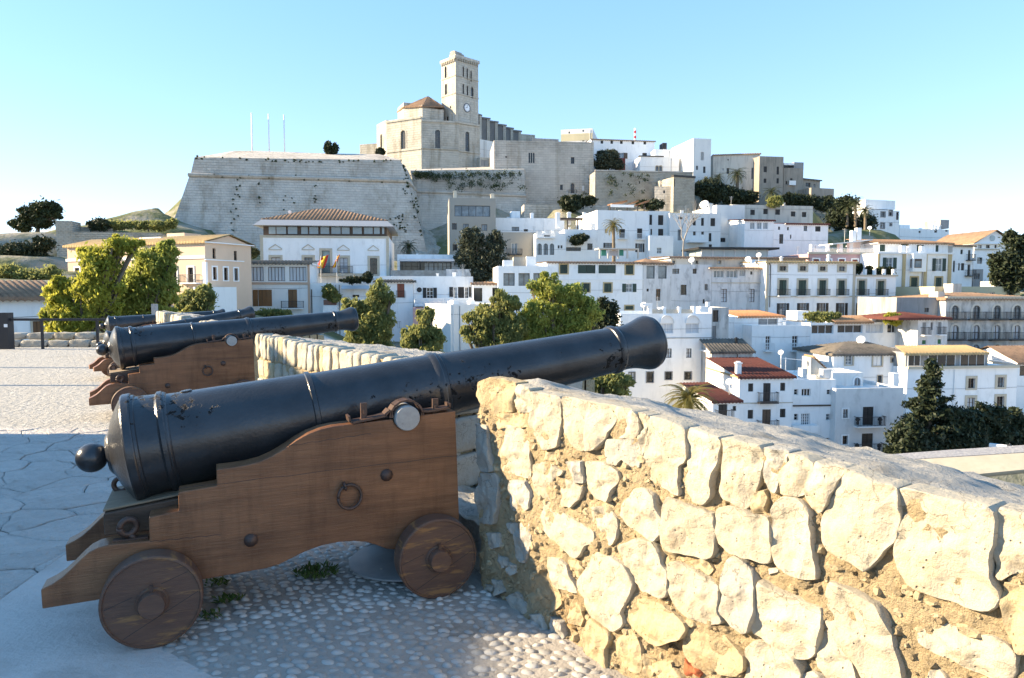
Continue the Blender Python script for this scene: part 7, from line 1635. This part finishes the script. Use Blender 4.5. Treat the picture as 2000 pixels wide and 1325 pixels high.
def quads_obj(name, v, m, parent):
    n_ = len(v) // 4; me = bpy.data.meshes.new(name); me.vertices.add(len(v)); me.vertices.foreach_set('co', v.astype(np.float32).ravel())
    me.loops.add(n_ * 4); me.loops.foreach_set('vertex_index', np.arange(n_ * 4, dtype=np.int32)); me.polygons.add(n_); me.polygons.foreach_set('loop_start', np.arange(0, n_ * 4, 4, dtype=np.int32))
    me.update(calc_edges=True); me.materials.append(m); return link(name, me, parent)
TS = [100]
def tree(name, label, blobs, d, m, n=9000, leaf=.16, base=None, droop=.35, asp=2.4, sub=48, trunk=.22, dr=.8, cat='tree', group=None, fill=.55, bottom=None, cl=.24, pot=False):
    """blobs: crown lobes (cx, cy, rx, ry) in photograph pixels at distance d; the crown has equal depth"""
    TS[0] += 1; r_ = np.random.default_rng(TS[0]); sc_ = d / FPX
    cs = [(P(cx, cy, d + dd), rx * sc_, ry * sc_) for (cx, cy, rx, ry, dd) in [(*bb, 0) if len(bb) == 4 else bb for bb in blobs]]
    bx, by = base if base else (sum(b_[0] for b_ in blobs) / len(blobs), max(b_[1] + b_[3] for b_ in blobs) + (2 if pot else 30))
    bp = P(bx, by, d); zt = terrain_z(bp.x, bp.y) if bottom is None else bottom; bp.z = bp.z if pot else min(bp.z, max(zt, bp.z - 12))
    t = thing(name, label, cat, bp, 0, group)
    ext = []
    for (c, rx, rz) in cs:      # lesser sprays that break the outline
        for _ in range(7 if not pot else 3):
            v = r_.normal(size=3); v /= np.linalg.norm(v); v[1] *= .6; f_ = r_.uniform(.22, .42); ext.append((c + Vector((v[0] * rx * .95, v[1] * rx * .8, v[2] * rz * .95)), rx * f_, rz * f_ * r_.uniform(.8, 1.3)))
    cs = [(c, rx * .9, rz * .9) for (c, rx, rz) in cs] + ext
    tot = sum(a * c for _, a, c in cs); pts = []; hubs = []
    for (c, rx, rz) in cs:
        k = max(3, int(sub * 1.6 * rx * rz / tot * len(cs) ** .3 + 2)); ry = (rx + rz) / 2 * dr
        hub = []
        for _ in range(k):
            v = r_.normal(size=3); v /= np.linalg.norm(v); v *= (r_.uniform(.25, 1) ** fill) * .86; hub.append(np.array(c) + v * np.array([rx, ry, rz]))
        hubs.append((c, hub)); m_ = int(n * rx * rz / tot / k)
        for h in hub:
            rr = cl * (rx * ry * rz) ** (1 / 3) * r_.uniform(.75, 1.45); q_ = r_.normal(size=(m_, 3)) * np.array([rr, rr, rr * .8]); q_[:, 2] -= np.abs(q_[:, 2]) * droop * .3; pts.append(h + q_)
    for (c, rx, rz) in cs:      # loose leaves between the clumps, densest near the outside
        k = int(n * .16 * rx * rz / tot); v = r_.normal(size=(k, 3)); v /= np.linalg.norm(v, axis=1)[:, None]; v *= (r_.uniform(.3, 1.05, size=(k, 1)) ** .6); pts.append(np.array(c) + v * np.array([rx, (rx + rz) / 2 * dr, rz]))
    pts = np.concatenate(pts) - np.array(bp)
    quads_obj('crown', leaves(pts, leaf, droop, asp, TS[0]), m, t)
    tr = MB(); top = sum((c for c, _, _ in cs), Vector()) / len(cs) - bp; f0 = Vector((top.x * .35, top.y * .35, top.z * .45))
    tr.tube([(0, 0, -.1 if pot else -1.5), (f0.x * .4, 0, f0.z * .5), f0], [trunk * 1.25, trunk, trunk * .75], 8)
    for (c, hub) in hubs:
        cc = c - bp; md = f0.lerp(cc, .55) + Vector((0, 0, .3)); tr.tube([f0, md, cc], [trunk * .6, trunk * .4, trunk * .2], 6)
        for h in hub[:9]: hv = Vector(h) - bp; tr.tube([cc if random.random() < .5 else md, (cc + hv) / 2 + Vector((0, 0, .15)), hv], [trunk * .2, trunk * .13, trunk * .05], 4, False)
    tr.build('trunk', BARK, t, smooth=True)
    return t
tree('pepper_tree', 'tall yellow green pepper tree at the left behind the railing', [(200, 520, 42, 40), (240, 480, 32, 22), (190, 575, 50, 40), (140, 560, 22, 20), (118, 595, 30, 45), (150, 620, 50, 38), (112, 640, 22, 26)], 38, LF_YEL, 47506, 0.101, (165, 690), droop=.7, cl=.18, bottom=-5)
tree('pepper_tree', 'rounder green pepper tree with a feathery crown right of the yellow one', [(300, 520, 44, 42), (262, 560, 48, 38), (318, 560, 36, 36), (240, 600, 46, 30), (300, 600, 44, 28), (325, 500, 28, 26), (235, 625, 42, 24), (180, 610, 24, 34), (215, 580, 36, 50)], 41, LF_GRN, 50300, 0.101, (270, 690), droop=.7, cl=.18, bottom=-6)
tree('small_dark_tree', 'small dark tree against the white lean-to wall', [(372, 585, 20, 22), (400, 580, 22, 24), (385, 600, 35, 18)], 52, LF_EUC, 12575, 0.122, (385, 660), droop=.5, bottom=-7)
tree('eucalyptus', 'tall narrow grey green tree behind the second muzzle', [(742, 578, 26, 28), (728, 615, 34, 30), (690, 600, 26, 20), (740, 640, 28, 36), (705, 640, 36, 34), (735, 680, 36, 36), (690, 680, 26, 30)], 70, LF_EUC, 33534, 0.166, (722, 760), droop=.7, cl=.155)
tree('eucalyptus', 'smaller pointed tree in front of the old pink house', [(832, 620, 18, 20), (825, 650, 34, 20), (845, 665, 26, 20), (800, 665, 20, 22), (828, 690, 44, 24)], 66, LF_EUC, 22356, 0.149, (828, 760), droop=.6, cl=.155)
tree('pepper_tree', 'wide feathery yellow green tree left of the largest one above the barrel', [(985, 595, 28, 24), (950, 620, 40, 24), (1000, 640, 36, 30), (935, 655, 32, 26), (975, 670, 46, 26)], 68, LF_EUC, 33534, 0.149, (970, 760), droop=.7, cl=.155)
tree('pepper_tree', 'largest feathery green tree above the near barrel', [(1070, 565, 40, 28), (1115, 580, 36, 28), (1060, 610, 44, 36), (1120, 630, 40, 36), (1030, 640, 34, 30), (1090, 655, 56, 28), (1150, 610, 24, 36), (1105, 690, 70, 30)], 69, LF_GRN, 50300, 0.157, (1090, 780), droop=.7, cl=.155)
tree('dark_tree', 'dark green tree just left of the white block roof', [(1180, 605, 28, 20), (1175, 640, 34, 24), (1185, 625, 26, 24)], 78, LF_DRK, 6000, .2, (1178, 720), droop=.3)
tree('dark_tree', 'dark leafy tree under the near muzzle', [(1190, 740, 38, 22), (1150, 745, 34, 22), (1205, 765, 28, 20), (1130, 760, 30, 20)], 48, LF_EUC, 19561, 0.122, (1175, 830), droop=.4)
tree('olive_tree', 'large dark olive tree in front of the tall tan house', [(925, 470, 28, 22), (965, 475, 20, 24), (920, 505, 26, 26), (955, 510, 30, 28), (940, 535, 34, 16)], 123, LF_OLV, 14000, .26, (940, 580), droop=.2, fill=.4)
tree('stone_pine', 'lone windswept pine on the left skyline', [(85, 408, 28, 14), (60, 420, 24, 14), (100, 420, 20, 10), (45, 440, 22, 14), (80, 435, 24, 10), (110, 408, 12, 8)], 139, LF_PIN, 11000, .30, (72, 462), droop=0, cl=.26, trunk=.4, fill=.6)
# dark conifer at the right
cn = thing('conifer', 'tall dark layered conifer right of the streaked house', 'tree', P(1812, 895, 68))
o_ = cn.location; tz = P(1812, 702, 68).z - o_.z; pts = []; tr = MB().tube([(0, 0, -3), (0, 0, tz)], [.35, .04], 8)
for lv in range(26):
    t = lv / 25; z = tz * (.10 + .88 * t); Lr = 3.1 * (1 - t) ** .85 * (0.8 + 0.4 * ((lv * 7) % 5) / 4) + .2
    for k in range(6):
        a = random.uniform(0, 6.28); L_ = Lr * random.uniform(.65, 1.12); e = Vector((math.cos(a) * L_, math.sin(a) * L_ * .9, L_ * .16 - .05)); tr.tube([(0, 0, z), (e.x * .6, e.y * .6, z + e.z * .2), (e.x, e.y, z + e.z)], [.07, .05, .02], 4, False)
        for j in range(int(26 + 60 * L_ / 4)): s_ = random.random() ** .6; pts.append((e.x * s_ + random.gauss(0, .14), e.y * s_ + random.gauss(0, .14), z + e.z * s_ * s_ + random.gauss(0, .10)))
tr.build('trunk', BARK, cn); quads_obj('crown', leaves(np.array(pts), .22, .05, 2.6, 5), LF_DRK, cn)
for (lab, bl, d) in (('left dark bushy tree below the conifer', [(1770, 850, 34, 30), (1760, 880, 30, 14), (1800, 870, 30, 22)], 66), ('middle dark bushy tree right of the conifer', [(1870, 820, 36, 30), (1860, 855, 46, 34), (1900, 850, 30, 30)], 68), ('dark bushy tree below the restaurant windows', [(1930, 815, 36, 26), (1950, 850, 40, 26), (1915, 850, 26, 24)], 69), ('dark bushy tree at the right edge under the restaurant', [(1985, 830, 24, 30), (1995, 855, 30, 20)], 70)):
    tree('bushy_tree', lab, bl, d, LF_DRK, 9000, .2, None, droop=.3, group='dark trees below the restaurant', fill=.4)
tree('bushy_tree', 'large dark tree with a lit top at the right edge', [(1985, 475, 26, 22), (1965, 510, 30, 26), (1990, 535, 36, 34), (1950, 540, 16, 18)], 112, LF_DRK, 10000, .28, (1980, 610), droop=.2, fill=.4)
# shrubs on the hill
for (lab, bl, d, m_, nm) in (('dark shrub mass on the slope below the tower house', [(1385, 370, 26, 24), (1415, 378, 30, 18), (1440, 388, 30, 14), (1460, 385, 22, 14)], 181, LF_DRK, 'shrub'), ('dark shrubs in front of the brown summit houses', [(1545, 390, 24, 12), (1575, 395, 24, 12), (1610, 400, 24, 14), (1520, 395, 16, 9)], 180, LF_DRK, 'shrub'), ('dark tree mass left of the cliff house', [(1640, 425, 30, 24), (1680, 440, 34, 24), (1650, 400, 26, 16), (1690, 460, 26, 14)], 160, LF_DRK, 'shrub'),
                            ('round shrub below the stone keep door', [(1118, 400, 22, 14), (1105, 395, 14, 10), (1128, 392, 14, 10)], 171, LF_DRK, 'shrub'), ('small shrub beside the scarp', [(1152, 392, 14, 8)], 171, LF_DRK, 'shrub'), ('shrub behind the roof pergola', [(1278, 400, 22, 9), (1255, 398, 14, 7)], 168, LF_DRK, 'shrub'), ('olive beside the red wing of the summit house', [(1186, 313, 22, 18), (1175, 325, 14, 10), (1205, 322, 14, 10)], 197, LF_OLV, 'olive_tree'), ('light green bush on the cream roofline', [(1513, 393, 16, 9)], 151, LF_EUC, 'shrub'), ('climbing shrub on the white terrace wall', [(1128, 468, 14, 8), (1138, 464, 10, 6)], 133.6, LF_DRK, 'shrub'),
                            ('dark bush on the old wall at left', [(195, 440, 26, 10)], 133, LF_DRK, 'shrub'), ('low green bushes along the old wall top', [(240, 440, 26, 7), (275, 440, 20, 7), (310, 442, 24, 8), (335, 438, 12, 9)], 134, LF_EUC, 'shrub'), ('dark hedge on the left grass slope', [(40, 488, 40, 12), (85, 478, 24, 14), (10, 495, 30, 14), (60, 500, 40, 10)], 110, LF_DRK, 'shrub'), ('grassy bushes low on the left slope', [(15, 530, 26, 14), (60, 540, 40, 12), (100, 535, 20, 14)], 85, LF_EUC, 'shrub'), ('dark gap hedge beside the orange gable', [(490, 494, 14, 10)], 130, LF_DRK, 'shrub'),
                            ('ivy on the rooftop edge of the open terrace', [(1610, 620, 30, 8), (1585, 618, 16, 7)], 100, LF_EUC, 'shrub'), ('sunny yellow bush on the terrace roof', [(1748, 622, 18, 10)], 98, LF_YEL, 'shrub'), ('plants of the balcony planter', [(644, 570, 14, 12), (655, 582, 12, 8)], 104.8, LF_EUC, 'shrub'), ('trailing plants on the white terrace parapet', [(690, 547, 22, 4), (718, 541, 8, 10)], 105, LF_DRK, 'shrub'), ('vine over the courtyard pergola', [(530, 612, 30, 6), (560, 615, 10, 10)], 98, LF_EUC, 'shrub'), ('cypress pair on the bastion top', [(641, 290, 7, 13), (654, 292, 6, 10)], 178, LF_DRK, 'cypress'), ('little bush beside the apse on the bastion', [(743, 297, 8, 6)], 182, LF_DRK, 'shrub'), ('first potted shrub on the palace wing', [(1678, 525, 5, 9)], 116.5, LF_DRK, 'shrub'), ('second potted shrub on the palace wing', [(1697, 528, 6, 8)], 116.5, LF_DRK, 'shrub'), ('wide potted shrub on the palace wing', [(1722, 530, 10, 7), (1738, 530, 9, 7)], 116.5, LF_DRK, 'shrub')):
    tree(nm, lab, bl, d, m_, 1500 + 2200 * len(bl) if d < 140 or len(bl) > 2 else 2500, max(.14, d * .0019), None, droop=.2, trunk=.12, fill=.45, pot=True, cat='shrub' if nm == 'shrub' else 'tree', group='hill shrubs')
# palms
def palm(label, bx, by, cx, cy, R_, d, m, nf=34, tr=.28, group='palms'):
    base = P(bx, by, d); c = P(cx, cy, d); t = thing('palm_tree', label, 'palm', base, 0, group); cv = c - base; Rm = R_ * d / FPX
    tk = MB(); n_ = 14
    pts = [Vector((cv.x * (i / n_) ** 1.5, 0, -1.5 + (cv.z + 1.5) * i / n_)) for i in range(n_ + 1)]; tk.tube(pts, [tr * (1.15 - .25 * i / n_) * (1.06 if i % 2 else .95) for i in range(n_ + 1)], 10); tk.build('trunk', PBARK, t, smooth=True)
    mb = MB(); rc = MB()
    for k in range(nf):
        a = 2.4 * k; el = 1.35 - 1.9 * (k + .5) / nf + random.uniform(-.1, .1); L_ = Rm * random.uniform(.88, 1.12); h = Vector((math.cos(a), math.sin(a), 0)); prev = cv.copy(); e_ = el; ns = 9; path = [prev.copy()]
        for j in range(ns): prev = prev + (h * math.cos(e_) + Vector((0, 0, math.sin(e_)))) * (L_ / ns); e_ -= .17 + .05 * (j / ns); path.append(prev.copy())
        rc.tube(path, [tr * .14 * (1 - j / (ns + 2)) for j in range(ns + 1)], 4, False)
        sd = h.cross(Vector((0, 0, 1)))
        for j in range(1, ns * 3 + 1):
            f_ = j / (ns * 3); i0 = min(int(f_ * ns), ns - 1); p = path[i0].lerp(path[i0 + 1], f_ * ns - i0); dr_ = (path[i0 + 1] - path[i0]).normalized(); ll = L_ * .24 * math.sin(math.pi * (.12 + .86 * f_)) * random.uniform(.85, 1.1)
            for s_ in (-1, 1):
                tip = p + (sd * s_ * .8 + dr_ * .65 + Vector((0, 0, -.18))) * ll; w_ = dr_ * (L_ * .012); mb.add([p - w_, p + w_, tip], [(0, 1, 2)])
    rc.build('frond_stem', m, t); tag(mb.build('fronds', m, t), kind='stuff')
    return t
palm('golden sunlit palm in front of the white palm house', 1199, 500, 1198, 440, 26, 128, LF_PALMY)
palm('small dark palm beside the big white house', 799, 520, 798, 482, 25, 128, LF_PALM)
palm('tall dark palm before the cream summit house', 1440, 385, 1440, 341, 25, 184, LF_PALM, tr=.4)
palm('shorter palm left of the tall summit palm', 1404, 375, 1403, 348, 17, 184, LF_PALM)
palm('broad dark palm before the brown summit tower', 1507, 400, 1507, 377, 23, 178, LF_PALM)
palm('left dark palm left of the cliff house', 1655, 430, 1655, 405, 20, 158, LF_PALM); palm('tallest dark palm left of the cliff house', 1671, 430, 1671, 396, 20, 157, LF_PALM); palm('right dark palm left of the cliff house', 1690, 440, 1690, 412, 20, 156, LF_PALM)
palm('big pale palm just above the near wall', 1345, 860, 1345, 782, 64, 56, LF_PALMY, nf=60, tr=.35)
palm('palm half hidden by the yellow green tree', 158, 575, 158, 545, 26, 82, LF_PALM)
# bare tree
bt = thing('bare_tree', 'pale leafless tree before the grey white house', 'tree', P(1335, 498, 131)); mb = MB()
def grow(p, d_, L_, r_, k):
    e = p + d_ * L_; mid = (p + e) / 2 + Vector((random.gauss(0, .05), random.gauss(0, .05), 0)) * L_; mb.tube([p, mid, e], [r_, r_ * .85, r_ * .65], 5, False)
    if k == 0: return
    for _ in range(3 if k > 2 else 2): nd = (d_ + Vector((random.gauss(0, .42), random.gauss(0, .42), random.gauss(.12, .2)))).normalized(); grow(e, nd, L_ * random.uniform(.62, .85), r_ * .62, k - 1)
grow(Vector((0, 0, -1)), Vector((0, 0, 1)), 3.4, .20, 5); mb.build('branches', mat('pale_bark', (.23, .215, .20), (.29, .27, .25), scale=3, rough=.9), bt)
